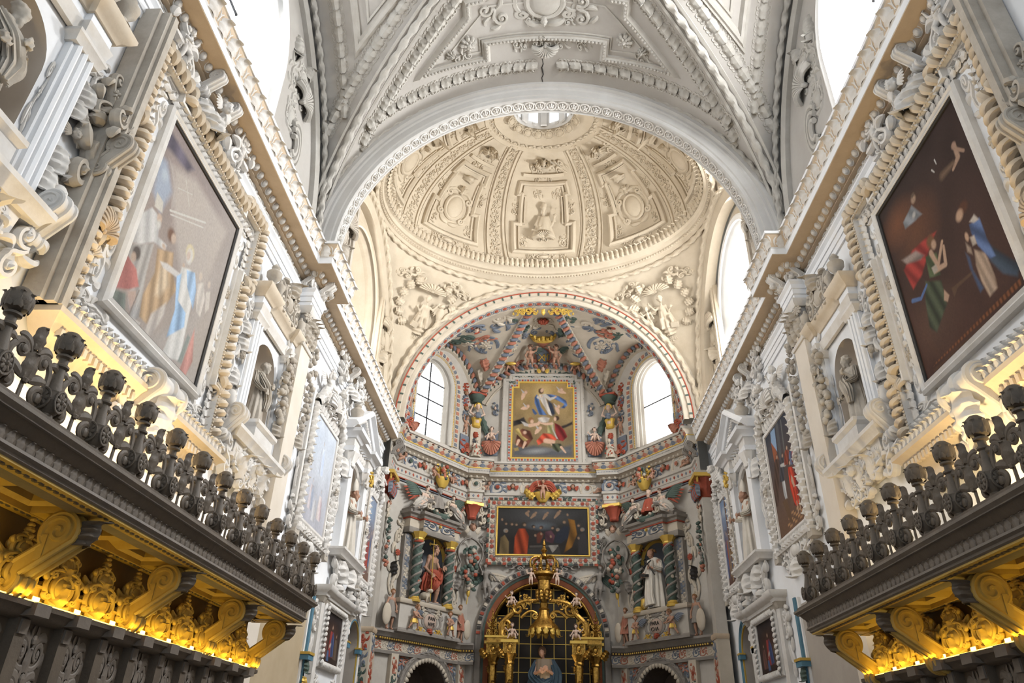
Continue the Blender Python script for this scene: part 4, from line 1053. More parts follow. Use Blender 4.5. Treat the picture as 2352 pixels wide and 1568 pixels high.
# stucco on the presbytery lunette walls beside the windows
for S in (LEFT, RIGHT):
    for y, zz in ((13.55, 9.4), (14.35, 9.4), (19.6, 9.3)):
        t = thing('stucco_trophy', 'weathered stucco trophy pilaster %s the %s dome window' % ({13.55: 'nearest the nave arch before', 14.35: 'on the near jamb of', 19.6: 'beyond'}[y], S.word), 'stucco relief', FR(S.x - S.sg * .2, S.yy(y), zz, S.rz), 'presbytery stucco trophies')
        mm = STUCD if y < 19 else CREAM
        obj('pilaster', MB().box(-.34, .34, -.12, 0, 0, 3.4 if y > 14 else 3.0), mm, t)
        for j in range(5): obj('trophy', (L_cart(), L_scroll(), L_leaf(), L_cart(), L_shell())[j], mm, t, (0, -.12, .35 + j * .55 + (.0 if j in (0, 3) else -.25)), (0, 0, 0), (.62, .8, .6 if j in (0, 3) else .5))
        cherub(t, (0, -.16, 2.75 if y > 14 else 2.5), .2, mm)
    for (y, w) in ((13.0, .2), (15.0, .16), (18.95, .14), (20.15, .14)): 
        m = MB(); m.box(-w, w, -.14, 0, 0, 3.9); m.box(-w * .5, w * .5, -.2, 0, 0, 3.9); trim(m, STUCD if y < 18 else CREAM, FR(S.x - S.sg * .2, S.yy(y), 9.0, S.rz), 'plain pilaster strip beside the %s dome window' % S.word)
# ================================================================== apse
CX, CY = 2.45, 24.6; DXA, DYA = 4.75, 21.45; SO = .36
DL = math.hypot(DXA - CX, CY - DYA); DANG = math.atan2(CY - DYA, DXA - CX)     # diagonal wall direction
ROTD = math.atan2(CY - DYA, DXA - CX)
def DM(sx, s, z, out=0.0):
    """frame on a diagonal wall: s metres from its inner corner; local +x to the viewer's right"""
    s = s - SO; ux, uy = sx * (DXA - CX) / DL, -(CY - DYA) / DL; nx, ny = -sx * (CY - DYA) / DL, -(DXA - CX) / DL
    return FR(sx * CX + ux * s + nx * out, CY + uy * s + ny * out, z, -sx * ROTD)
def CM(x, z, out=0.0): return FR(x, CY - out, z, 0)
def lun_c(x): return 11.55 + 1.55 * (np.sqrt(np.maximum(0, 1 - (np.asarray(x) / 2.65) ** 2)) - .381) / .619
def lun_d(s): return 9.6 + 3.6 * np.sqrt(np.maximum(0, 1 - ((s - 1.76) / 2.10) ** 2))
# walls
RA = 2.02; ZA = 3.32
xs = np.linspace(CX, -CX, 25)
outer = [(-CX, -1.6), (CX, -1.6)] + [(x, float(lun_c(x))) for x in xs]
hole = clean([(-RA, -1.59), (RA, -1.59)] + [tuple(p) for p in arc((0, ZA), RA, 0, PI, 24)])
struct('wall_apse', fill_poly([outer, hole], lambda p: (p[0], CY, p[1]), 'wall_apse'), PWHITE)
DIAG = {}
for sx, nm in ((-1, 'apse_left'), (1, 'apse_right')):
    ss = np.linspace(DL, 0, 25); ux, uy = sx * (DXA - CX) / DL, -(CY - DYA) / DL
    outer = [(0, -1.6), (DL, -1.6)] + [(s, max(float(lun_d(s)), 9.3)) for s in ss]
    h1 = clean(arched(2.68 - SO - .98, 2.68 - SO + .98, 9.32, 12.45, 18)); h2 = clean(arched(2.28 - SO - .62, 2.28 - SO + .62, 3.95, 5.98)); h3 = clean(arched(2.05 - SO - .95, 2.05 - SO + .95, -1.59, 2.42))
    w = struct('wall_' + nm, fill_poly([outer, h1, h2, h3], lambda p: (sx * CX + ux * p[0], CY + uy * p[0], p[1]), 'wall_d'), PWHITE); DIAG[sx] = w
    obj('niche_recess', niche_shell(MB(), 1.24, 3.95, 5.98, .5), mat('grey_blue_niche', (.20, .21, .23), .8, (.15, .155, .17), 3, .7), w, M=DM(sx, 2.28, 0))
    # side chapel behind the low arch
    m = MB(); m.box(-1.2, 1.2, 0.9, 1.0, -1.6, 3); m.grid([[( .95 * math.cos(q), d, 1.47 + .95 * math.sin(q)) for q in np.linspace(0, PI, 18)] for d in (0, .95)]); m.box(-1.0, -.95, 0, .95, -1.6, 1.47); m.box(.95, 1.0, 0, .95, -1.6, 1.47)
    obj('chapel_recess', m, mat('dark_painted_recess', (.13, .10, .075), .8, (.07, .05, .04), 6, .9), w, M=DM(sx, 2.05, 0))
    # return wall at the apse mouth
    m = MB(); m.box(min(sx * DXA, sx * 5.2), max(sx * DXA, sx * 5.2), DYA - .02, DYA + .1, -1.6, 13); struct('wall_apse_return_' + ('left' if sx < 0 else 'right'), m, PWHITE)
splayed_window(7, DM(-1, 2.68, 0), 1.96, 9.32, 12.45, .3, 1.5, 9.4, 12.3, PANE, (2, 4), 'leaded arched window on the left of the apse', PWHITE, 3, stained=True)
splayed_window(8, DM(1, 2.68, 0), 1.96, 9.32, 12.45, .3, 1.5, 9.4, 12.3, PANEB, (1, 2), 'overexposed arched window on the right of the apse', PWHITE, 3)
# vault webs
def ribc(sx, f):
    f = np.asarray(f, float)[..., None]; K = np.array([sx * .42, 20.98, 13.42]); C = np.array([sx * CX, CY - .06, float(lun_c(CX))]); B = np.array([sx * .95, 22.9, 13.6])
    return (1 - f) ** 2 * K + 2 * f * (1 - f) * B + f * f * C
def webc(f, g):
    f = np.asarray(f, float); g = np.asarray(g, float); L = ribc(-1, f); R = ribc(1, f); P = L + (R - L) * g[..., None]; x = P[..., 0]
    wl = np.maximum(np.abs(R[..., 0]), 1e-3); P[..., 2] += f ** 1.2 * (lun_c(np.clip(x / wl, -1, 1) * CX) - lun_c(CX)); P[..., 1] += .08 * f ** 3; return P
def webs(sx, f, g):
    f = np.asarray(f, float); g = np.asarray(g, float); R = ribc(sx, f); th = PI / 2 - np.radians(6) - f * np.radians(82)
    B = np.stack([sx * 4.34 * np.cos(th), np.full_like(th, 20.9), 9.1 + 4.34 * np.sin(th)], -1)
    P = R + (B - R) * g[..., None]
    s = .05 + g * (DL - .1); W = np.stack([sx * (CX + (DXA - CX) * s / DL), CY - (CY - DYA) * s / DL, np.maximum(lun_d(s), 9.3)], -1)
    P1 = ribc(sx, np.ones_like(f)) + (np.array([sx * 4.34 * math.cos(math.radians(2)), 20.9, 9.1 + 4.34 * math.sin(math.radians(2))]) - ribc(sx, np.ones_like(f))) * g[..., None]
    return P + (W - P1) * (f ** 2.2)[..., None]
ff, gg = np.meshgrid(np.linspace(0, 1, 40), np.linspace(0, 1, 40), indexing='ij')
apse_vault = struct('ceiling_apse', MB().grid(webc(ff, gg)).grid(webs(-1, ff, gg)).grid(webs(1, ff, gg)).box(-.8, .8, 20.86, 21.3, 13.425, 13.5), PCREAM); apse_vault['label'] = 'ribbed apse vault with painted stucco scrolls'
me = apse_vault.data
def onweb(fn, f, g, name, mesh, m, sc, up=(0, 0, 1), rot=0., parent=apse_vault, lift=0.01, mir=1):
    e = 1e-3; p = fn(f, g); du = fn(f + e, g) - p; dv = fn(f, g + e) - p; n = unit(np.cross(du, dv)); 
    if np.dot(n, np.array([0, 21, 10.]) - p) < 0: n = -n
    M = lookM(p + n * lift, n, up, (sc[0] * mir, sc[1], sc[2]) if not np.isscalar(sc) else (sc * mir, sc, sc)) @ Matrix.Rotation(rot, 4, 'Y')
    return obj(name, mesh, m, parent, M=M)
# striped ribs
seg = MB(); tube(seg, bez((-.5, 0, -.35), (-.2, -.5, -.2), (.2, -.5, .2), (.5, 0, .35), 7), [.15, .3, .36, .38, .36, .3, .15], 6); seg = seg.mesh('rib_stripe')
for sx in (-1, 1):
    q = np.linspace(.0, 1, 50); P = ribc(sx, q); N = unit(np.array([0, 20.5, 9.5]) - P); m = MB(); sweep(m, P, N, [(-.16, 0), (-.15, .05), (-.1, .05), (-.09, .02), (.09, .02), (.1, .05), (.15, .05), (.16, 0)]); rb = obj('rib', m, PCREAM, apse_vault)
    for i, (p, t, n) in enumerate(along(P, N, .19)[0]): obj('stripe', seg, (PSAL, PBLUE)[i % 2], rb, M=lookM(p + n * .02, n, t, (.26, .16, .17)))
    # window arch mouldings on the diagonal wall
    s = np.linspace(.06, DL - .25, 60); W = np.stack([sx * (CX + (DXA - CX) * s / DL), CY - (CY - DYA) * s / DL, lun_d(s)], -1); nn = np.array([-sx * (CY - DYA) / DL, -(DXA - CX) / DL, 0])
    arch_o = bpy.data.objects.new('trim_window_arch_' + ('left' if sx < 0 else 'right'), None); COL.objects.link(arch_o); arch_o['kind'] = 'structure'; arch_o['label'] = 'painted moulded arch over the %s apse window' % ('left' if sx < 0 else 'right')
    Wd = W if sx > 0 else W[::-1]
    m = MB(); sweep(m, Wd, nn, [(.0, 0), (.0, .1), (.06, .1), (.08, .06), (.22, .06), (.26, .1), (.3, 0)] if True else 0, caps=False); 
    obj('archivolt', m, PCREAM, arch_o)
    m2 = MB(); cen = np.array([sx * (CX + (DXA - CX) * 1.76 / DL), CY - (CY - DYA) * 1.76 / DL, 9.6])
    for i, (p, t, n) in enumerate(along(Wd, nn, .2)[0]):
        inn = unit(cen - p); obj('stripe', seg, (PSAL, PBLUE)[i % 2], arch_o, M=lookM(p + inn * .06 + n * .12, n, t, (.22, .14, .2)))
        if i % 2: obj('green_tick', tick, PGREEN, arch_o, M=lookM(p + inn * .22 + n * .08, n, inn, 1.0))
    # inner blocked band round the window
    Aw = [(q[0], q[1]) for q in [(-1.06, 9.35)] + [(p_[0], p_[1]) for p_ in arc((0, 12.52 - 1.06), 1.06, PI, 0, 26)] + [(1.06, 9.35)]]
    P = np.array([(x, 0, z) for x, z in Aw]); band = obj('window_band', sweep(MB(), P, (0, -1, 0), [(-.24, 0), (-.24, .05), (-.2, .07), (-.02, .05), (0, .08), (.03, 0)]), PCREAM, arch_o, M=DM(sx, 2.68, 0))
    blk = MB().box(-.5, .5, -.5, 0, -.5, .5).mesh('painted_block') if 'painted_block' not in LIB else LIB['painted_block']; LIB['painted_block'] = blk
    for i, (p, t, n) in enumerate(along(P, (0, -1, 0), .17)[0]):
        L = np.cross(t, n); obj('painted_block', blk, (PSAL, PBLUE)[i % 2], band, M=lookM(p - L * .12 + n * .05, n, t, (.13, .05, .12)))
    bz = MB()
    for p, t, n in along(np.array([(x * .93, 0, z - .06) for x, z in Aw]), (0, -1, 0), .06)[0]: ell(bz, p + n * .07, .026, 5, 4)
    stuff(obj('bead_row', bz, BRASS, band))
    # painted scrolls of the side web
    fn = lambda f, g, sx=sx: webs(sx, f, g)
    for (f, g, name, mesh, m_, sc, rot) in ((.67, .22, 'rosette', L_ros(), PCREAM, (.5, .6, .5), 0), (.67, .22, 'scroll_ring', L_guil(), PBLUE, (1.1, .6, 1.1), 0), (.45, .38, 'scroll', L_scroll(), PBLUE, (.9, .8, 1.2), sx * -.5), (.66, .52, 'scroll', L_scroll(), PGREEN, (.8, .8, 1.3), sx * 1.2), (.74, .66, 'volute', L_ros(), PCREAM, (.6, .6, .6), 0), (.74, .66, 'scroll_ring', L_guil(), PBLUE, (.9, .6, .9), 0), (.62, .36, 'scroll', L_scroll(), PSAL, (.6, .8, 1.1), sx * 1.5), (.34, .5, 'scroll', L_scroll(), PCREAM, (.8, .8, 1.1), sx * -1.0), (.42, .68, 'scroll', L_scroll(), PBLUE, (.6, .8, 1.0), sx * 1.4), (.80, .13, 'flower_bud', L_leaf(), PSAL, (.45, .7, .5), PI), (.90, .10, 'husk', L_leaf(), PCREAM, (.3, .6, .7), PI), (.76, .17, 'stem', L_scroll(), PBLUE, (.4, .6, .7), sx * .2), (.78, .28, 'tendril', L_scroll(), PCREAM, (.4, .6, .6), sx * -.6), (.26, .3, 'tendril', L_scroll(), PGREEN, (.5, .6, .7), sx * .6)):
        onweb(fn, f, g, name, mesh, m_, sc, rot=rot, mir=sx)
    p = fn(np.array(.5), np.array(.58)); cherub(apse_vault, (0, 0, 0), 1, SKINP, PRED, HAIR, M=lookM(p + unit(np.array([0, 20.5, 9.]) - p) * .04, np.array([0, 20.5, 9.]) - p, (-sx * .5, 0, 1), .2))
    # putti, drapes and pendants on the jambs beside the window
    for s, z, kind in ((1.0, 10.2, 'putto'), (1.0, 9.62, 'drape'), (1.05, 11.0, 'head'), (1.1, 11.6, 'head'), (3.82, 10.1, 'putto'), (3.82, 9.6, 'drape')):
        t = thing({'putto': 'painted_putto', 'drape': 'painted_bracket', 'head': 'painted_head_pendant'}[kind], '%s on the %s jamb of the %s apse window' % ({'putto': 'painted putto', 'drape': 'red scrolled bracket with blue ground', 'head': ('upper' if z > 11.3 else 'lower') + ' painted head with scrolls'}[kind], 'inner' if s < 2 else 'outer', 'left' if sx < 0 else 'right'), {'putto': 'putto', 'drape': 'bracket', 'head': 'head relief'}[kind], DM(sx, s, z, .03), 'figures on the apse window jambs')
        if kind == 'putto': putto(t, 'up', (0, 0, -.15), .7, SKIN, HAIR, None, mir=sx)
        elif kind == 'drape':
            obj('ground', MB().box(-.26, .26, -.03, 0, -.25, .35), PBLUE, t); obj('scroll', L_scroll(), PRED, t, (0, -.03, -.35), (0, 0, 0), (.6 * sx, .7, .5)); obj('leaf', L_leaf(), PSAL, t, (-.12 * sx, -.03, -.3), (0, -.8 * sx, 0), (.4, .5, .4)); obj('leaf', L_leaf(), PGREEN, t, (0, -.02, -.3), (0, PI, 0), (.25, .4, .3))
        else: obj('head', L_cherub(), SKIN, t, (0, 0, 0), (0, 0, 0), .16); obj('hair', L_phair(), HAIRB, t, (0, -.04, 0), (0, 0, 0), .075); obj('scroll', L_scroll(), PRED, t, (0, 0, .1), (0, 0, 0), (.35, .5, .35)); obj('scroll', L_scroll(), PBLUE, t, (0, 0, -.4), (0, 0, 0), (.35, .5, .35))
# centre web ornament
for sx in (-1, 1):
    for (f, g, name, mesh, m_, sc, rot) in ((.66, .13, 'rosette', L_ros(), PCREAM, (.46, .6, .46), 0), (.66, .13, 'scroll_ring', L_guil(), PBLUE, (.95, .6, .95), 0), (.54, .2, 'scroll', L_scroll(), PBLUE, (.7, .8, .9), .4), (.78, .06, 'scroll', L_scroll(), PGREEN, (.4, .7, .9), -.3), (.88, .05, 'flower_bud', L_leaf(), PSAL, (.3, .7, .4), PI + .4), (.44, .3, 'tulip_scroll', L_scroll(), PCREAM, (.6, .8, .9), -.6), (.30, .3, 'tulip_scroll', L_scroll(), PCREAM, (.5, .7, .7), -.3), (.42, .12, 'leaf_tip', L_leaf(), PGREEN, (.3, .7, .6), -1.0), (.56, .34, 'plume', L_scroll(), PBLUE, (.4, .7, .7), -.9)):
        g2 = g if sx < 0 else 1 - g
        onweb(webc, f, g2, name, mesh, m_, sc, rot=rot * -sx, mir=-sx)
p = webc(np.array(.36), np.array(.5)); nv = unit(np.array([0, 21.0, 9.5]) - p)
for j in (-1, 0, 1): obj('tulip_petal', L_leaf(), PRED, apse_vault, M=lookM(p + nv * .04, nv, (0, 0, 1), (.4, .8, .42)) @ Matrix.Rotation(j * .4, 4, 'Y'))
gm = thing('gilded_keystone', 'gilded scroll mask at the crown of the apse vault', 'keystone', lookM((0, 21.0, 13.30), (0, -.6, -.8), (0, -.5, 1), 1))
obj('mask', L_cherub(), BRASS, gm, (0, 0, 0), (0, 0, 0), .2)
for s in (-1, 1):
    for j in range(3): obj('scroll', L_scroll(), BRASS, gm, (s * (.2 + .22 * j), 0, -.05 + .02 * j), (0, s * (1.2 + .2 * j), 0), (.3 * s, .5, .4))
q = webc(np.array(.66), np.array(.5)); nq = unit(np.array([0, 20.2, 8.]) - q)
cr = thing('crown_sculpture', 'gilded open crown held above the painted coat of arms', 'crown', lookM(q + nq * .15, nq, (0, 0, 1), 1))
obj('band', lathe(MB(), [(.36, 0), (.4, .03), (.4, .1), (.38, .14)], 24, sy=.5), BRASS, cr)
for j in range(9):
    b = PI * (j / 8); obj('fleuron', L_leaf(), BRASS, cr, (-.40 * math.cos(b), -.20 * math.sin(b), .12), (0, -.35 * math.cos(b), 0), (.16, .3, .3 if j % 2 == 0 else .2))
obj('cushion', lathe(MB(), [(.05, -.22), (.2, -.12), (.34, 0)], 20, sy=.5), PSAL, cr)
q = webc(np.array(.87), np.array(.5)); nq = unit(np.array([0, 19.8, 7.]) - q)
ca = thing('painted_coat_of_arms', 'painted oval coat of arms with crossed gold letters below the crown', 'coat of arms', lookM(q + nq * .06, nq, (0, 0, 1), 1))
obj('frame', L_cart(), PSAL, ca, (0, 0, 0), (0, 0, 0), (1.0, .8, .85)); m = MB(); ell(m, (0, -.06, 0), (.26, .08, .3), 16, 8); obj('shield', m, PBLUE, ca)
m = MB()
for s in (-1, 1):
    cap_(m, (-.1 * s - .05, -.15, -.12), (.1 * s - .05, -.15, .12), .018, .018, 6); cap_(m, (.05, -.15, -.12), (.05, -.15, .12), .018, .018, 6); cap_(m, (.17, -.15, -.12), (.17, -.15, .12), .018, .018, 6); cap_(m, (.05, -.15, .12), (.11, -.15, 0), .016, .016, 6); cap_(m, (.17, -.15, .12), (.11, -.15, 0), .016, .016, 6)
obj('monogram', m, BRASS, ca)
def free_putto(pose, M, s, label, mir=1, wings=PGREEN, hair=HAIR, body=SKIN, group='painted putti of the apse', extra=None):
    t = thing('putto_figure', label, 'putto', M, group); o = obj('body', L_putto(pose), body, t, (0, 0, 0), (0, 0, 0), (s * mir, s, s)); hd = PUT[pose]['head']
    obj('hair', L_phair(), hair, t, (hd[0] * s * mir, hd[1] * s, hd[2] * s), (0, 0, PUT[pose].get('yaw', 0) * mir), .096 * s)
    if wings is not None: obj('wings', L_pwings(), wings, t, (PUT[pose]['chest'][0] * s * mir, 0, (PUT[pose]['chest'][2] - .66) * s), (0, 0, 0), s)
    if extra: extra(t)
    return t
for s in (-1, 1):
    q = webc(np.array(.88), np.array(.5 + s * .13)); nq = unit(np.array([0, 19.8, 7.]) - q)
    free_putto('up', lookM(q + nq * .1 - np.array([0, 0, .35]), nq, (0, 0, 1), 1), .95, 'painted putto %s the arms lifting the crown' % ('left of' if s < 0 else 'right of'), -s)
    q = webc(np.array(.96), np.array(.5 + s * .26)); nq = np.array([0, -1, -.35])
    free_putto('sit', lookM(q + nq * .16 - np.array([0, .0, .12]), nq, (0, 0, 1), 1), .85, 'painted putto playing music on the %s slope of the central arch' % ('left' if s < 0 else 'right'), s, PSAL, extra=lambda t: obj('instrument', ell(MB(), (0, -.28, .26), (.2, .06, .07), 10, 6), BRASS, t))

# central arch over the altarpiece painting
xx = np.linspace(-CX, CX, 50); P = np.stack([xx, np.full(50, CY), lun_c(xx)], -1)
arc_c = bpy.data.objects.new('trim_centre_arch', None); COL.objects.link(arc_c); arc_c['kind'] = 'structure'; arc_c['label'] = 'painted segmental arch over the central apse painting'
obj('archivolt', sweep(MB(), P, (0, -1, 0), [(0, 0), (0, .12), (.05, .16), (.12, .12), (.14, .06), (.3, .06), (.34, .1), (.38, 0)]), PCREAM, arc_c)
for i, (p, t, n) in enumerate(along(P, (0, -1, 0), .19)[0]):
    obj('stripe', seg, (PSAL, PBLUE)[i % 2], arc_c, M=lookM(p + np.array([0, -.16, -.06]), n, t, (.2, .14, .18)))
    obj('green_tick', tick, PGREEN, arc_c, M=lookM(p + np.array([0, -.07, -.24]), n, (0, 0, 1), 1.0))
# broken pediment ledge above painting
P = np.stack([np.linspace(-1.55, 1.55, 30), np.full(30, CY), 12.55 + .55 * np.sqrt(np.maximum(0, 1 - (np.linspace(-1.55, 1.55, 30) / 1.75) ** 2))], -1)
obj('pediment', sweep(MB(), P, (0, -1, 0), [(-.06, 0), (-.06, .2), (-.02, .26), (.03, .26), (.05, .16), (.1, .14), (.12, 0)]), PWHITE, arc_c)
for i, (p, t, n) in enumerate(along(P, (0, -1, 0), .16)[0]): obj('painted_block', LIB['painted_block'], (PSAL, PBLUE, PGREEN)[i % 3], arc_c, M=lookM(p + np.array([0, -.2, -.02]), n, t, (.08, .12, .1)))
kc = cherub(arc_c, (0, CY - .2, 12.82), .2, SKINP, BRASS, HAIR, name='keystone_head')
for s in (-1, 1): obj('spray', L_scroll(), PGREEN, arc_c, (s * .62, CY - .06, 12.7), (0, s * 1.35, 0), (.35 * s, .5, .7))

# ---- entablature round the apse: cornice, frieze and architrave (polychrome)
def apse_path(off=0.0):
    pts = [(-5.0, 20.75), (-4.73, 20.75), (-4.73, 21.3), (-DXA + .1, 21.55)]
    L = [(-4.73, 20.8), (-4.73, 21.4)]
    ux, uy = (DXA - CX) / DL, (CY - DYA) / DL
    a = (-DXA + .06, DYA + .08); L += [a, (-CX - ux * .35, CY - uy * .35)]
    nx, ny = (CY - DYA) / DL, -(DXA - CX) / DL
    L += [(-CX - ux * .35 + nx * .2, CY - uy * .35 + ny * .2), (-CX + .30 - .02, CY - .34), (-CX + .30 - .02, CY - .02 - .0), (0, CY - .02)]
    R = [(-x, y) for x, y in L[:-1]][::-1]
    return L + R
AP = apse_path()
def sweep_h(path, z, prof, closed=False):
    P = [(x, y, z) for x, y in path]; m = MB(); sweep(m, P, (0, 0, 1), prof); return m
ent = bpy.data.objects.new('trim_apse_entablature', None); COL.objects.link(ent); ent['kind'] = 'structure'; ent['label'] = 'painted entablature running round the apse'
obj('fillet', sweep_h(AP, 0, [(0, 9.02), (.46, 9.02), (.46, 8.95), (.42, 8.93), (0, 8.93)]), PWHITE, ent)
obj('cyma', sweep_h(AP, 0, [(0, 8.935), (.42, 8.935), (.40, 8.86), (.34, 8.78), (.31, 8.72), (0, 8.72)]), PCREAM, ent)
obj('gold_fillet', sweep_h(AP, 0, [(0, 8.725), (.33, 8.725), (.33, 8.69), (0, 8.69)]), BRASS, ent)
obj('corona', sweep_h(AP, 0, [(0, 8.695), (.31, 8.695), (.30, 8.52), (0, 8.52)]), PWHITE, ent)
obj('soffit', sweep_h(AP, 0, [(0, 8.525), (.28, 8.525), (.16, 8.48), (.10, 8.42), (0, 8.42)]), PCREAM, ent)
obj('frieze', sweep_h(AP, 0, [(0, 8.43), (.04, 8.43), (.04, 7.98), (0, 7.98)]), PWHITE, ent)
obj('architrave', sweep_h(AP, 0, [(0, 7.985), (.14, 7.985), (.14, 7.9), (.09, 7.87), (.09, 7.68), (.07, 7.66), (.07, 7.56), (0, 7.56)]), PWHITE, ent)
obj('red_fillet', sweep_h(AP, 0, [(0, 7.562), (.09, 7.562), (.09, 7.53), (0, 7.53)]), PRED, ent)
obj('green_fillet', sweep_h(AP, 0, [(0, 7.505), (.05, 7.505), (.05, 7.475), (0, 7.475)]), PBLUE, ent)
Pap = np.array([(x, y, 0) for x, y in AP])
def off_path(d):
    m = MB(); sweep(m, Pap, (0, 0, 1), [(d, 0), (d + .001, 0)], caps=False); V = np.concatenate(m.V); return V[::2]
OP = off_path(.40)
for i, (p, t, n) in enumerate(along(OP, (0, 0, 1), .26)[0]):
    o = np.cross(t, n); obj('cornice_leaf', L_cleaf(), (PSAL, PBLUE)[i % 2], ent, M=lookM(p - o * .08 + np.array([0, 0, 8.72]), o + np.array([0, 0, -.4]), (0, 0, 1) + .45 * o, (.24, .14, .24)))
OP = off_path(.09)
dia = MB(); dia.add([(0, -.2, .5), (.5, -.2, 0), (0, -.2, -.5), (-.5, -.2, 0), (0, 0, .5), (.5, 0, 0), (0, 0, -.5), (-.5, 0, 0)], Q=[(0, 3, 2, 1), (0, 1, 5, 4), (1, 2, 6, 5), (2, 3, 7, 6), (3, 0, 4, 7)]); dia = dia.mesh('diamond', 0)
for i, (p, t, n) in enumerate(along(OP, (0, 0, 1), .17)[0]):
    o = np.cross(t, n); obj('painted_diamond', dia, PBLUE if i % 2 else PRED, ent, M=lookM(p + np.array([0, 0, 7.775]), o, (0, 0, 1), (.09, .04, .12)))
OP = off_path(.30)
dm = MB()
for p, t, n in along(OP, (0, 0, 1), .055)[0]: dm.box(p[0] - .012, p[0] + .012, p[1] - .012, p[1] + .012, 8.60, 8.63)
stuff(obj('dentil_row', dm, PBLUE, ent))
OP = off_path(.045)
k = 0
for i, (p, t, n) in enumerate(along(OP, (0, 0, 1), .52)[0]):
    o = np.cross(t, n); M = lookM(p + np.array([0, 0, 8.2]), o, (0, 0, 1), 1)
    if i % 4 == 1: putto(ent, 'recline', (0, 0, 0), 1, SKIN, HAIR, None).matrix_local = lookM(p + np.array([0, 0, 8.0]) + o * .06, o, (0, 0, 1), (.62 * (1 if i % 8 < 4 else -1), .62, .75))
    elif i % 4 == 3: cherub(ent, (0, 0, 0), 1, SKIN, PRED, HAIR, M=lookM(p + np.array([0, 0, 8.22]) + o * .05, o, (0, 0, 1), .17))
    else: obj('frieze_scroll', L_rinceau(), (PCREAM, PBLUE)[(i // 2) % 2], ent, M=M @ Matrix.Translation((-.26, 0, 0)) @ Matrix.Diagonal((.55 * (1 if i % 4 == 0 else 1), .4, .46, 1))); obj('rosette', L_ros(), (PSAL, PRED, PGREEN)[i % 3], ent, M=M @ Matrix.Translation((-.01, -.06, .01)) @ Matrix.Scale(.16, 4))
eg = along(off_path(.13), (0, 0, 1), .2)[0]
for i, (p, t, n) in enumerate(eg): o = np.cross(t, n); obj('egg', L_egg(), PCREAM, ent, M=lookM(p + np.array([0, 0, 8.455]), o, (0, 0, 1), (.16, .13, .11)))
# bracket groups in the frieze: baskets of fruit with putti
for x, y, rz, nm in ((0, CY - .08, 0, 'centre'), (None, 2.1, -1, 'left'), (None, 2.1, 1, 'right')):
    M = FR(0, CY - .1, 7.75, 0) if x == 0 else DM(rz, 2.2, 7.75, .12)
    t = thing('frieze_basket_group', 'polychrome basket of fruit with putto in the %s of the apse frieze' % ('middle' if x == 0 else nm + ' bay'), 'relief group', M, 'frieze basket groups')
    obj('basket', lathe(MB(), [(.02, -.12), (.12, -.1), (.24, .06), (.3, .22), (.27, .24)], 20, sy=.6), BRASS, t, (0, -.12, 0))
    if x == 0: putto(t, 'stand', (0, -.3, -.05), .72, SKIN, HAIR, None); obj('banner', drape(MB(), [(-.5, -.16, .2), (-.25, -.2, .5), (.25, -.2, .5), (.5, -.16, .2)], [.06, .12, .12, .06]), PRED, t); [obj('leaf', L_leaf(), BRASS, t, (s * .3, -.12, .05), (0, s * .9, 0), (.35, .5, .5)) for s in (-1, 1)]
    else:
        fruit_drop(t, Matrix.Translation((0, -.2, .62)), .45, .3, PRED, 5, [PRED, PSAL, BRASS, PCREAM, PGREEN], 16)
        for s in (-1, 1): putto(t, 'sit', (s * .45, -.15, .12), .55, SKIN, HAIR, None, mir=-s); obj('scroll', L_scroll(), BRASS, t, (s * .2, -.1, .2), (0, 0, 0), (.3 * s, .5, .45))

# ---- hermae at the inner corners
for sx in (-1, 1):
    t = thing('caryatid_herm', 'painted caryatid bust with raised arms at the %s corner of the apse painting' % ('left' if sx < 0 else 'right'), 'caryatid', FR(sx * 2.46, CY - .34, 9.15, -sx * .45), 'apse caryatids')
    obj('shaft', MB().box(-.2, .2, -.05, .25, .0, 1.3), PCREAM, t)
    m = MB(); P_ = dict(pelvis=(0, 0, .3), chest=(0, -.02, .62), head=(0, -.06, .92), elbL=(.26, -.02, .72), handL=(.16, .0, .98), elbR=(-.26, -.02, .72), handR=(-.16, 0, .98)); human(m, P_, seed=6, child=True, bare_legs=False); obj('bust', remesh(m, .018, 1, 'herm'), SKINP, t, (0, -.08, .95), (0, 0, 0), 1.1)
    obj('hair', L_phair(), BRASS, t, (0, -.13, 1.97), (0, 0, 0), .125)
    obj('bodice', lathe(MB(), [(.10, 0), (.16, .05), (.15, .22), (.2, .36), (.12, .42)], 20, sy=.75, fold=8, famp=.06), BRASS, t, (0, -.06, 1.18)); obj('collar', L_leaf(), PBLUE, t, (0, -.24, 1.72), (0, PI, 0), (.3, .3, .3))
    obj('capital', lathe(MB(), [(.16, 2.18), (.2, 2.22), (.18, 2.28), (.28, 2.4), (.3, 2.46), (.26, 2.5)], 18), PGREEN, t); obj('abacus', MB().box(-.3, .3, -.26, .2, 2.46, 2.54), PRED, t)
    for j in range(3): obj('husk', L_leaf(), (PRED, PBLUE, PRED)[j], t, (0, -.06, 1.0 - .22 * j), (0, PI, 0), (.26, .4, .3))
    m = MB(); P_ = dict(pelvis=(0, 0, .4), chest=(0, 0, .66), head=(0, -.04, .9), elbL=(.2, -.08, .5), handL=(.1, -.2, .55), elbR=(-.2, -.08, .5), handR=(-.1, -.2, .55)); human(m, P_, seed=9, child=True, bare_legs=False); robe(m, .66, .02, .12, .24, 40, 8, .22); obj('seated_figure', remesh(m, .02, 1, 'hermfig'), PCREAM, t, (0, -.2, .0), (0, 0, 0), .72)
    for j in range(7): obj('red_patch', L_bl(), PRED, t, (.13 * math.sin(j * 2.4), -.36, .06 + .06 * j), (0, j * 1.3, 0), .09)
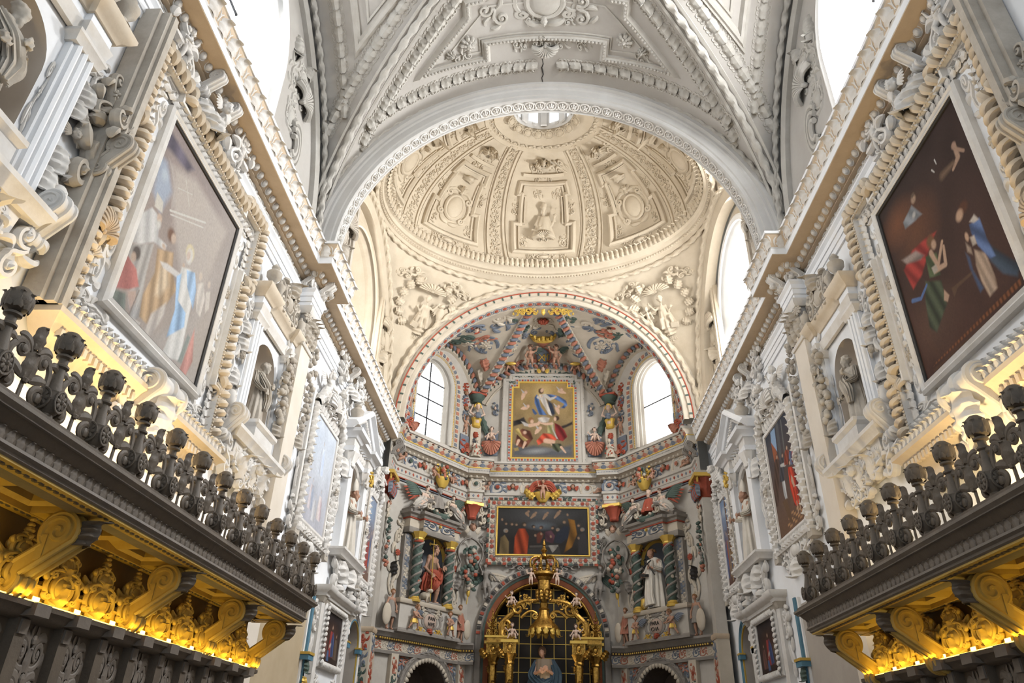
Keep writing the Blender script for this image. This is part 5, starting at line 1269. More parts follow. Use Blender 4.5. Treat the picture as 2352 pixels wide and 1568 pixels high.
# boys with palms on blue ground beside the painting
for sx in (-1, 1):
    t = thing('putto_bracket', 'seated putto with palm leaf over a red shell, %s of the central painting' % ('left' if sx < 0 else 'right'), 'relief group', CM(sx * 1.88, 9.5, .02), 'putti with palms')
    obj('ground', MB().box(-.24, .24, -.04, 0, -.1, .75), PBLUE, t); putto(t, 'sit', (0, -.1, .42), .75, SKINP, HAIR, None, mir=sx)
    obj('shell', L_shell(), PSAL, t, (0, -.04, .42), (0, PI, 0), (.34, .5, .5)); obj('palm', L_leaf(), PGREEN, t, (sx * .18, -.05, .75), (0, sx * .35, 0), (.32, .3, .95)); obj('scroll', L_scroll(), PBLUE, t, (-sx * .1, -.03, 1.5), (0, 0, 0), (.3 * sx, .5, .5)); obj('mask', L_cherub(), SKINP, t, (-sx * .1, -.04, 1.75), (0, 0, 0), .12)

# ---- aediculae on the diagonal walls
def twisted_column(mb, h, r, turns=6, n=70, k=14):
    z = np.linspace(0, h, n)[:, None]; a = np.linspace(0, 2 * PI, k, endpoint=False)[None]; R = r * (1 + .16 * np.sin(2 * a - z / h * turns * 2 * PI) + .05 * np.cos(4 * a + z * 40))
    mb.grid(np.stack([R * np.cos(a), R * np.sin(a), z + 0 * a], -1), cv=True, flip=True); return mb
for sx in (-1, 1):
    wd = 'left' if sx < 0 else 'right'; who = 'saint with the reed cross' if sx < 0 else 'white-robed monk'
    A = thing('statue_aedicule', 'painted aedicule with twisted columns round the %s' % who, 'aedicule', DM(sx, 2.42, 0, 0.0), 'apse aediculae')
    n0 = -sx * (2.42 - 2.28)  # niche centre in local x (towards the corner)
    nx_ = sx * (2.28 - 2.42)
    # backing pilasters
    for s in (-1, 1):
        obj('pilaster', MB().box(s * .98 - .16, s * .98 + .16, -.16, 0, 3.85, 5.85), GREYST, A)
        for j in range(6): obj('pilaster_scroll', L_scroll(), (PCREAM, PBLUE)[j % 2], A, (s * .98, -.16, 3.92 + .32 * j), (0, 0, 0), (.26 * s, .25, .34))
        tc = twisted_column(MB(), 1.72, .135).mesh('tw') if ('tw', sx) not in LIB else LIB[('tw', sx)]; LIB[('tw', sx)] = tc
        c = obj('column', tc, PGREEN, A, (s * .72, -.34, 4.0)); 
        m = MB()
        for q in (0, PI): tube(m, [(.155 * math.cos(q + f * 12 * PI / 2), .155 * math.sin(q + f * 12 * PI / 2), 1.72 * f) for f in np.linspace(0, 1, 60)], .035, 6)
        obj('vine', m, GREYST, c); obj('base', lathe(MB(), [(.19, -.12), (.2, -.06), (.16, -.03), (.17, 0), (.14, .05)], 18), BRASS, c); obj('capital', lathe(MB(), [(.14, 1.68), (.16, 1.72), (.15, 1.76), (.22, 1.88), (.24, 1.92), (.2, 1.94)], 16, fold=8, famp=.06), BRASS, c); obj('neck', lathe(MB(), [(.15, 1.62), (.165, 1.65), (.15, 1.69)], 16), PRED, c)
        for j in range(6):
            q = j * 1.05 - 2.6; obj('rose', L_ros(), PSAL if j % 2 else PCREAM, c, M=lookM((.15 * math.cos(q), .15 * math.sin(q), .2 + .26 * j), (math.cos(q), math.sin(q), 0), (0, 0, 1), .12))
        obj('side_scroll', L_side(), PCREAM, A, (s * 1.16, -.03, 4.0), (0, 0, 0), (1.0 * s, .9, 1.9)); obj('rosette', L_ros(), PRED, A, (s * 1.30, -.08, 5.25), (0, 0, 0), .22); obj('bird', L_leaf(), PBLACK if s * sx > 0 else GREYST, A, (s * 1.36, -.06, 4.6), (0, s * .3, 0), (.3, .7, .45)); obj('upper_scroll', L_scroll(), PCREAM, A, (s * 1.22, -.04, 5.8), (0, 0, 0), (.4 * s, .6, .55))
    E_ = lambda name, prof, m, w=1.12: obj(name, sweep(MB(), [(-w, 0, 0), (-w, -.30, 0), (-w + .42, -.30, 0), (-w + .42, -.48, 0), (w - .42, -.48, 0), (w - .42, -.30, 0), (w, -.30, 0), (w, 0, 0)][::1], (0, 0, 1), prof), m, A)
    E_('architrave', [(-.1, 5.9), (0, 5.9), (.03, 5.98), (.03, 6.06), (-.1, 6.06)], GREYST)
    E_('frieze', [(-.1, 6.06), (0, 6.06), (0, 6.32), (-.1, 6.32)], PCREAM); E_('red_fillet', [(-.1, 6.32), (.04, 6.32), (.04, 6.36), (-.1, 6.36)], PRED)
    E_('cornice', [(-.1, 6.36), (.05, 6.36), (.08, 6.42), (.16, 6.46), (.18, 6.54), (-.1, 6.54)], GREYST)
    for s in (-1, 1):
        obj('frieze_scroll', L_rinceau(), PBLUE, A, (s * .08, -.49, 6.19), (0, 0, 0), (.6 * s, .5, .24)); obj('pediment_volute', L_scroll(), PCREAM, A, (s * .42, -.42, 6.72), (0, s * .2, 0), (.5 * s, .9, .55))
        m = MB(); P_ = np.array([(s * 1.22, 0, 6.56), (s * .9, 0, 6.72), (s * .62, 0, 6.98), (s * .42, 0, 7.02)]); sweep(m, P_ if s < 0 else P_[::-1], (0, -1, 0), [(-.06, 0), (-.06, .5), (.0, .56), (.08, .5), (.08, 0)]); obj('pediment_limb', m, GREYST, A)
    obj('swag', tube(MB(), bez((-.35, -.5, 6.72), (-.2, -.6, 6.5), (.2, -.6, 6.5), (.35, -.5, 6.72), 14), [.05, .07, .09, .1, .1, .11, .12, .12, .11, .1, .1, .09, .07, .05], 8), PGREEN, A)
    for j in range(7): obj('swag_fruit', L_fruit(), (PCREAM, PRED, PCREAM)[j % 3], A, (-.3 + .1 * j, -.6, 6.68 - .13 * math.sin(PI * j / 6)), (0, 0, 0), .11)
    obj('mask', L_cherub(), BRASS, A, (0, -.5, 6.24), (0, 0, 0), .1)
    # niche arch trim with spandrel cherubs
    P_ = np.array([(nx_ + .64 * math.cos(q), 0, 5.36 + .64 * math.sin(q)) for q in np.linspace(PI, 0, 20)]); obj('niche_arch', sweep(MB(), P_, (0, -1, 0), [(-.06, 0), (-.06, .06), (0, .09), (.05, 0)]), BRASS, A)
    for s in (-1, 1): cherub(A, (nx_ + s * .52, -.06, 5.82), .09, SKIN, PRED, HAIR, name='spandrel_cherub'); obj('jamb', MB().box(nx_ + s * .64 - .03, nx_ + s * .64 + .03, -.05, 0, 3.95, 5.36), PCREAM, A)
    # pedestal with cartouche
    obj('pedestal', MB().box(-1.25, 1.25, -.34, 0, 3.02, 3.8), PWHITE, A); obj('pedestal_cap', sweep(MB(), [(-1.25, 0, 0), (-1.25, -.34, 0), (1.25, -.34, 0), (1.25, 0, 0)], (0, 0, 1), [(-.05, 3.8), (.06, 3.8), (.1, 3.86), (.1, 3.92), (-.05, 3.92)]), PCREAM, A); obj('pedestal_foot', sweep(MB(), [(-1.25, 0, 0), (-1.25, -.34, 0), (1.25, -.34, 0), (1.25, 0, 0)], (0, 0, 1), [(-.05, 3.0), (.1, 3.0), (.1, 3.06), (.05, 3.12), (-.05, 3.12)]), GREYST, A)
    obj('niche_floor', MB().box(-.62, .62, -.3, .45, 3.88, 3.95), GREYST, A, (nx_, 0, 0))
    # cartouche with lettering held by two putti
    cm = thing('inscription_cartouche', 'painted scrolled cartouche lettered %s below the %s' % ('PAN NVS' if sx < 0 else 'PARA CHA', who), 'cartouche', DM(sx, 2.42, 3.42, .35), 'apse inscription cartouches')
    obj('frame', L_cart(), GREYST, cm, (0, 0, 0), (0, 0, 0), (1.1, .5, .62)); m = MB(); ell(m, (0, -.03, 0), (.26, .06, .22), 18, 8); obj('oval', m, mat('pinkish_ground', (.42, .33, .27), .8, (.34, .25, .2), 5, .8), cm)
    for s in (-1, 1): obj('scroll', L_scroll(), PCREAM, cm, (s * .22, -.02, .14), (0, s * .8, 0), (.3 * s, .5, .3)); obj('lower_scroll', L_scroll(), BRASS, cm, (s * .24, -.02, -.36), (0, s * 1.2, 0), (.3 * s, .5, .3))
    obj('red_leaf', L_leaf(), PRED, cm, (0, -.03, -.2), (0, PI, 0), (.26, .4, .18))
    for line, z in zip(('PAN', 'NVS') if sx < 0 else ('PARA', 'CHA'), (.03, -.13)):
        cu = bpy.data.curves.new('lettering', 'FONT'); cu.body = line; cu.size = .15; cu.align_x = 'CENTER'; cu.extrude = .006; tmp = bpy.data.objects.new('tmp_text', cu); COL.objects.link(tmp)
        dg = bpy.context.evaluated_depsgraph_get(); tme = bpy.data.meshes.new_from_object(tmp.evaluated_get(dg)); bpy.data.objects.remove(tmp); obj('lettering', tme, PBLACK, cm, (0, -.095, z), (PI / 2, 0, 0))
    for s in (-1, 1):
        free_putto('stride', DM(sx, 2.42 + sx * s * .78, 3.1, .50), .72, 'painted winged putto %s the %s cartouche' % ('left of' if s < 0 else 'right of', 'PAN NVS' if sx < 0 else 'PARA CHA'), -s, PBLUE, HAIRB, extra=lambda t: obj('loincloth', lathe(MB(), [(.085, .3), (.11, .24), (.12, .18)], 18, sy=.85, fold=7, famp=.12), BRASS, t))
        t = thing('shield_bearer', 'painted shield bearer at the %s end of the %s pedestal' % ('left' if s < 0 else 'right', who), 'figure', DM(sx, 2.42 + sx * s * 1.5, 3.02, .22), 'pedestal shield bearers')
        m = MB(); human(m, dict(pelvis=(0, 0, .5), chest=(.02, 0, .72), head=(.03, -.02, .92), elbL=(.18, -.06, .58), handL=(.12, -.14, .46), elbR=(-.18, -.02, .6), handR=(-.2, -.1, .48), kneL=(.07, -.06, .27), ankL=(.09, 0, .04), kneR=(-.07, -.02, .27), ankR=(-.09, 0, .04)), seed=12); obj('body', remesh(m, .014, 1, 'bearer'), SKIN, t, (0, 0, 0), (0, 0, 0), (1.0 * -s, 1, 1.12)); obj('tunic', robe(MB(), .8, .34, .10, .2, 48, 9, .2), PSAL if s * sx < 0 else GREYST, t); m = MB(); ell(m, (-s * -.22, -.12, .4), (.16, .07, .3), 14, 8); obj('shield', m, PCREAM, t); obj('hair', L_phair(), HAIRB, t, (-.03 * s, -.02, 1.03), (0, 0, 0), .068)
    # angels and bust on the pediment
    for s in (-1, 1):
        t = thing('pediment_angel', 'painted winged angel reclining on the %s limb of the %s pediment' % ('left' if s < 0 else 'right', who), 'angel', DM(sx, 2.42 + sx * s * .72, 6.72, .38), 'pediment angels')
        m = MB(); human(m, dict(pelvis=(0, 0, .18), chest=(-.06, -.02, .42), head=(-.1, -.06, .66), yaw=-.7, elbL=(.14, -.08, .3), handL=(.02, -.16, .22), elbR=(-.22, -.1, .3), handR=(-.3, -.14, .36), kneL=(.2, -.14, .14), ankL=(.4, -.06, -.06), kneR=(.14, -.18, .12), ankR=(.34, -.12, -.1)), seed=14); obj('body', remesh(m, .014, 1, 'angel'), SKINP, t, (0, 0, 0), (0, 0, 0), (.95 * s, .95, .95))
        m = MB(); drape(m, [(.0, -.04, .3), (.08, -.1, .14), (.28, -.1, .06), (.38, -.06, -.08)], [.12, .15, .13, .1]); obj('robe', m, PWHITE, t, (0, 0, 0), (0, 0, 0), (s, 1, 1)); obj('hair', L_phair(), HAIR, t, (-.1 * s, -.05, .64), (0, 0, -.7 * s), .068)
        m = MB(); wing(m, (0, .08, .42), (.34, .12, .72), (.42, .12, .3), 7, .07); obj('wing', m, PGREEN, t, (0, 0, 0), (0, 0, 0), (s, 1, 1)); m = MB(); wing(m, (.08, .1, .36), (.42, .13, .6), (.4, .13, .14), 5, .06); obj('wing', m, PRED, t, (0, .02, 0), (0, 0, 0), (s, 1, 1))
    t = thing('pediment_bust', 'painted bust of a %s above the %s' % ('curly haired man' if sx < 0 else 'bearded old man', who), 'bust', DM(sx, 2.42, 6.75, .30), 'pediment busts')
    m = MB(); human(m, dict(pelvis=(0, 0, .2), chest=(0, 0, .46), head=(.0 + .04, -.04, .74), yaw=.4, elbL=(.22, -.04, .28), handL=(.1, -.18, .2), elbR=(-.22, -.04, .28), handR=(-.1, -.18, .2)), beard=.6 if sx > 0 else .2, seed=15, child=True, bare_legs=False); obj('body', remesh(m, .018, 1, 'bust'), GREYST if sx < 0 else SKINP, t, (0, 0, 0), (0, 0, 0), .95); obj('mantle', robe(MB(), .52, .08, .15, .3, 48, 9, .2), GREYST if sx < 0 else PRED, t)
# statue of the left niche
J = thing('saint_statue', 'bearded saint in red drapery with thin reed cross and lamb in the left apse niche', 'statue', DM(-1, 2.30, 3.96, .12))
m = MB(); human(m, dict(pelvis=(0, 0, .52), chest=(.01, -.01, .74), head=(.05, -.04, .925), yaw=.9, elbL=(.17, -.05, .6), handL=(.15, -.17, .60), elbR=(-.17, -.04, .58), handR=(-.11, -.15, .46), kneL=(.10, -.10, .27), ankL=(.13, -.02, .04), kneR=(-.06, -.04, .27), ankR=(-.06, .02, .03), twist=.2), beard=.35, seed=21)
obj('body', remesh(m, .0085, 1, 'john'), SKIN, J, sc=1.78)
obj('hair', L_phair(), HAIR, J, (.05 * 1.78, -.03 * 1.78, .935 * 1.78), (0, 0, .9), .115)
obj('camel_tunic', robe(MB(), .83, .43, .085, .125, 60, 9, .12, sy=.8, seed=4), mat('brown_tunic', (.16, .10, .06), .8, (.11, .07, .04), 6, .8), J, sc=1.78)
m = MB(); drape(m, [(-.10, -.06, .50), (-.02, -.13, .46), (.08, -.12, .40), (.15, -.10, .52), (.16, -.07, .62)], [.07, .10, .10, .07, .04], .25); drape(m, [(-.08, -.05, .50), (-.1, -.03, .36), (-.09, .02, .22)], [.08, .11, .09], .3); drape(m, [(0, -.1, .46), (-.02, -.12, .32), (-.05, -.06, .24)], [.1, .11, .06], .3, seed=3); drape(m, [(.16, -.05, .6), (.17, .02, .4), (.16, .04, .22)], [.05, .07, .05], .3); obj('red_drapery', m, PRED, J, sc=1.78)
m = MB(); cap_(m, (-.22, -.30, .05), (-.28, -.33, 1.86), .013, .012, 6); cap_(m, (-.42, -.33, 1.70), (-.12, -.33, 1.74), .012, .012, 6); obj('reed_cross', m, BRASS, J)
m = MB(); ell(m, (0, 0, .2), (.12, .2, .12)); ell(m, (0, -.2, .34), (.07, .1, .07)); cap_(m, (0, -.12, .24), (0, -.18, .34), .07, .05); [cap_(m, (x, y, .14), (x, y, 0), .03, .025) for x in (-.06, .06) for y in (-.12, .12)]; [cap_(m, (s * .06, -.18, .36), (s * .12, -.17, .33), .025, .015) for s in (-1, 1)]; obj('lamb', remesh(m, .02, 1, 'lamb'), PCREAM, J, (-.3, -.12, 0), (0, 0, .3), .95)
m = MB(); r_ = random.Random(5); [ell(m, (r_.uniform(-.35, .35), r_.uniform(-.15, .1), .0), (.16, .14, .07), 7, 5) for _ in range(12)]; obj('rock', remesh(m, .03, 1, 'rock'), GREYST, J)
# statue of the right niche
B = thing('monk_statue', 'white-robed monk holding a black cross and book in the right apse niche', 'statue', DM(1, 2.30, 3.96, .12))
m = MB(); human(m, dict(pelvis=(0, 0, .5), chest=(.0, -.01, .74), head=(-.03, -.06, .925), yaw=-.6, pitch=.35, elbL=(.16, -.05, .6), handL=(.05, -.17, .66), elbR=(-.17, -.04, .6), handR=(-.15, -.15, .56)), beard=.15, curls=False, seed=31, bare_legs=False); obj('body', remesh(m, .0085, 1, 'bruno'), SKIN, B, sc=1.76); obj('hair', L_phair(), HAIRB, B, (-.03 * 1.76, -.02 * 1.76, .95 * 1.76), (0, 0, -.6), (.105, .105, .08))
WROBE = mat('white_painted_robe', (.66, .62, .55), .7, (.5, .45, .38), 3, .8)
obj('robe', robe(MB(), .84, .0, .09, .20, 90, 9, .15, lean=.03, sy=.8, seed=6), WROBE, B, sc=1.76); m = MB(); drape(m, [(-.02, -.10, .8), (-.01, -.15, .5), (.0, -.2, .2), (.02, -.2, .03)], [.06, .08, .09, .1], .12); obj('scapular', m, WROBE, B, sc=1.76); m = MB(); [drape(m, q, [.05, .065, .075], .15) for q in ([(.11, -.01, .78), (.16, -.05, .62), (.09, -.13, .66)], [(-.11, -.01, .78), (-.17, -.05, .62), (-.16, -.11, .56)])]; lathe(m, [(.05, .86), (.085, .82), (.10, .78), (.08, .76)], 24, sy=.8); obj('sleeves', m, WROBE, B, sc=1.76)
m = MB(); cap_(m, (-.06, -.36, 1.38), (.28, -.34, .92), .022, .022, 6); cap_(m, (-.13, -.36, 1.20), (.18, -.36, 1.34), .022, .022, 6); obj('black_cross', m, PBLACK, B); obj('book', MB().box(-.40, -.14, -.30, -.16, .92, 1.0), PBLACK, B, (0, 0, 0), (.2, .2, 0)); m = MB(); head(m, (-.28, -.2, .13), .12, 0, 0, 0, False); obj('skull', remesh(m, .015, 1, 'skull'), mat('ochre_skull', (.4, .3, .16), .6), B); m = MB(); ell(m, (-.05, -.24, .12), (.14, .12, .12)); obj('globe', m, PBLUE, B); m = MB(); lathe(m, [(.05, 0), (.14, .1), (.12, .28), (.02, .33)], 16, c=(-.35, -.2, 0)); obj('mitre', m, BRASS, B)

# ---- fruit drops with masks between aedicula and centre
for sx in (-1, 1):
    t = thing('fruit_festoon', 'painted cherub mask with ribbon and hanging bunch of fruit, %s of the oblong painting' % ('left' if sx < 0 else 'right'), 'festoon', FR(sx * 2.42, CY - .42, 0, -sx * .5), 'apse fruit festoons')
    obj('capital', lathe(MB(), [(.12, 6.95), (.15, 7.0), (.14, 7.08), (.26, 7.34), (.3, 7.38), (.28, 7.42)], 18, fold=8, famp=.1), PRED, t); obj('capital_top', MB().box(-.32, .32, -.25, .3, 7.40, 7.5), BRASS, t)
    cherub(t, (0, -.1, 6.62), .26, SKIN, PCREAM, HAIR, name='mask')
    for s in (-1, 1):
        obj('volute', L_scroll(), PCREAM, t, (s * .42, 0, 6.85), (0, 0, 0), (.4 * s, .6, .65)); m = MB(); tube(m, bez((s * .02, -.04, 6.3), (s * .3, -.05, 6.25), (s * .6, -.05, 5.9), (s * .36, -.04, 5.55), 14), .03, 6, 2.0); tube(m, bez((s * .36, -.04, 5.55), (s * .26, -.05, 5.4), (s * .5, -.05, 5.3), (s * .44, -.04, 5.15), 10), .03, 6, 2.0); obj('ribbon', m, GREYST, t)
    fruit_drop(t, Matrix.Translation((0, -.06, 6.0)), 1.35, .36, PGREEN, 3 + sx, [PGREEN, PRED, PCREAM, PGREEN, PSAL, GREYST, PGREEN], 46); m = MB(); cap_(m, (0, -.04, 4.62), (sx * .04, -.04, 4.2), .02, .015, 6); ell(m, (0, -.04, 4.55), (.06, .06, .14)); obj('tassel', m, BRASS, t)

# ---- lower zone: cornice, painted pilaster panels and low arches
LOWP = [(-5.0, 21.35), (-4.7, 21.5), (-CX - (DXA - CX) / DL * .35, CY - (CY - DYA) / DL * .35), (-CX - .1, CY - .3), (-RA - .12, CY - .3)]
for sx in (-1, 1):
    pth = LOWP if sx < 0 else [(-x, y) for x, y in LOWP][::-1]
    e2 = bpy.data.objects.new('trim_lower_cornice_' + ('left' if sx < 0 else 'right'), None); COL.objects.link(e2); e2['kind'] = 'structure'; e2['label'] = 'lower painted cornice on the %s of the apse' % ('left' if sx < 0 else 'right')
    obj('cornice', sweep_h(pth, 0, [(0, 3.02), (.3, 3.02), (.3, 2.96), (.22, 2.9), (.18, 2.84), (0, 2.84)]), GREYST, e2); obj('dark_mould', sweep_h(pth, 0, [(0, 2.845), (.2, 2.845), (.12, 2.76), (0, 2.76)]), mat('dark_moulding', (.10, .075, .06), .7), e2); obj('frieze', sweep_h(pth, 0, [(0, 2.765), (.08, 2.765), (.08, 2.5), (0, 2.5)]), PCREAM, e2); obj('taenia', sweep_h(pth, 0, [(0, 2.5), (.14, 2.5), (.12, 2.42), (0, 2.42)]), GREYST, e2)
    m = MB(); sweep(m, [(x, y, 0) for x, y in pth], (0, 0, 1), [(.085, 0), (.086, 0)], caps=False); OPp = np.concatenate(m.V)[::2]
    for i, (p, t, n) in enumerate(along(OPp, (0, 0, 1), .26)[0]):
        o = np.cross(t, n); obj('frieze_scroll', L_rinceau(), (PBLUE, PSAL, PCREAM)[i % 3], e2, M=lookM(p + np.array([0, 0, 2.63]) - t * .13, o, (0, 0, 1), (.27, .2, .22)))
    dr = MB()
    for p, t, n in along(OPp, (0, 0, 1), .09)[0]:
        o = np.cross(t, n); ell(dr, p + o * .1 + np.array([0, 0, 2.80]), .03, 5, 4)
    stuff(obj('bead_row', dr, BRASS, e2))
    # low arch with scalloped edge
    wd = 'left' if sx < 0 else 'right'
    la = thing('scalloped_arch', 'low round arch with scalloped cream border on the %s of the altar' % wd, 'arch', DM(sx, 2.05, 0, .0), 'scalloped side arches')
    P_ = np.array([(.95 * math.cos(q), 0, 1.47 + .95 * math.sin(q)) for q in np.linspace(PI, 0, 40)]); P_ = np.vstack([[(-.95, 0, -1.6)], P_, [(.95, 0, -1.6)]])
    obj('archivolt', sweep(MB(), P_, (0, -1, 0), [(-.22, 0), (-.22, .08), (-.14, .12), (-.06, .08), (0, .1), (.03, 0)][::1]), GREYST, la)
    obj('bead', rope(np.array([(1.14 * math.cos(q), -.1, 1.47 + 1.14 * math.sin(q)) for q in np.linspace(PI, 0, 60)]), .035), GREYST, la)
    sc_ = MB(); sc_.add([(-.5, -.3, 0), (.5, -.3, 0), (.35, -.3, -.7), (0, -.3, -1), (-.35, -.3, -.7), (-.5, 0, 0), (.5, 0, 0), (.35, 0, -.7), (0, 0, -1), (-.35, 0, -.7)], N=[[4, 3, 2, 1, 0], [0, 1, 6, 5], [1, 2, 7, 6], [2, 3, 8, 7], [3, 4, 9, 8], [4, 0, 5, 9]]); sc_ = sc_.mesh('scallop', 0)
    for j in range(21):
        q = PI * (j + .5) / 21; obj('scallop', sc_, PCREAM, la, M=lookM((.99 * math.cos(q), -.1, 1.47 + .99 * math.sin(q)), (0, -1, 0), (math.cos(q), 0, math.sin(q)), (.13, .12, .13)))
    for s in (-1, 1):
        obj('spandrel_scroll', L_rinceau(), PSAL, la, (s * .62, -.02, 2.28), (0, 0, 0), (.5 * s, .3, .3)); obj('spandrel_scroll', L_rinceau(), PBLUE, la, (s * .98, -.02, 2.1), (0, 0, 0), (.3 * s, .3, .5))
        m = MB(); m.box(s * 1.42 - .14, s * 1.42 + .14, -.14, 0, -1.6, 2.45); obj('pilaster', m, PCREAM, la)
        for j in range(7): obj('pilaster_scroll', L_scroll(), (PSAL, PBLUE, PGREEN)[j % 3], la, (s * 1.42, -.14, -.6 + .42 * j), (0, 0, 0), (.24 * (1 if j % 2 else -1), .25, .42)); 
        for j in range(4): obj('rosette', L_ros(), PRED, la, (s * 1.42, -.15, .3 + .6 * j), (0, 0, 0), .12)
    # painted pilaster at the apse mouth
    pm = thing('apse_mouth_pilaster', 'white pilaster with coloured capital at the %s mouth of the apse' % wd, 'pilaster', FR(sx * 4.86, 21.15, 0, -sx * PI / 2), 'apse mouth pilasters')
    obj('shaft', MB().box(-.3, .3, -.16, .14, 2.95, 6.75), PWHITE, pm); obj('ledge', sweep(MB(), [(-.3, .14, 0), (-.3, -.16, 0), (.3, -.16, 0), (.3, .14, 0)], (0, 0, 1), [(-.1, 2.86), (.06, 2.86), (.1, 2.92), (.1, 2.98), (-.1, 2.98)]), OCHRE, pm)
    obj('panel', MB().box(-.34, .34, -.2, .14, -1.6, 2.86), PCREAM, pm)
    for j in range(9):
        obj('painted_scroll', L_scroll(), (PRED, PSAL, PBLUE)[j % 3], pm, (0, -.2, -.9 + .41 * j), (0, 0, 0), (.46 * (1 if j % 2 else -1), .3, .46)); obj('painted_scroll', L_scroll(), (PGREEN, PBLUE, PRED)[j % 3], pm, (-.34 if sx < 0 else -.34, -.03, -.9 + .41 * j), (0, 0, -PI / 2), (.3, .3, .46))
    obj('capital_bell', lathe(MB(), [(.24, 6.75), (.27, 6.8), (.24, 6.85), (.3, 7.15), (.42, 7.38)], 20, sy=.7, fold=8, famp=.08), PRED, pm)
    for j in range(7): obj('capital_leaf', L_leaf(), (PBLUE, PRED)[j % 2], pm, (-.3 + .1 * j, -.2 - .02, 6.8), (0, (j - 3) * .08, 0), (.2, .5, .42))
    for s in (-1, 1): obj('capital_volute', L_ros(), BRASS, pm, (s * .36, -.26, 7.28), (0, 0, 0), .2)
    obj('abacus', MB().box(-.46, .46, -.36, .14, 7.36, 7.47), BRASS, pm); obj('abacus_top', MB().box(-.42, .42, -.32, .14, 7.47, 7.55), PWHITE, pm)
    cherub(pm, (0, -.2, 6.55), .13, SKIN, PRED, HAIR); 
    fd = thing('hanging_fruit_garland', 'coloured fruit garland hanging on the %s mouth pilaster of the apse' % wd, 'garland', FR(sx * 4.66, 21.15, 0, -sx * PI / 2), 'apse mouth garlands'); fruit_drop(fd, Matrix.Translation((0, -.04, 6.1)), 1.4, .26, PGREEN, 9, [GREYST, PGREEN, PSAL, PGREEN], 34); obj('ribbon', L_scroll(), PCREAM, fd, (0, -.02, 6.1), (0, 0, 0), (.4, .5, .5))
    for kx in (-1, 1):
        cb = thing('corner_bracket_head', 'scrolled bracket with painted head under the %s apse cornice, %s one' % (wd, 'nearer' if kx < 0 else 'farther'), 'bracket', FR(sx * 4.70, 21.08 + .2 * kx, 7.98, -sx * PI / 2), 'cornice brackets'); obj('volute', volute_bracket(MB(), .16, .34, .5), GREYST, cb); obj('head', L_cherub(), SKIN, cb, (0, -.16, .16), (0, 0, 0), .13); obj('hair', L_phair(), HAIR, cb, (0, -.19, .17), (0, 0, 0), .06)
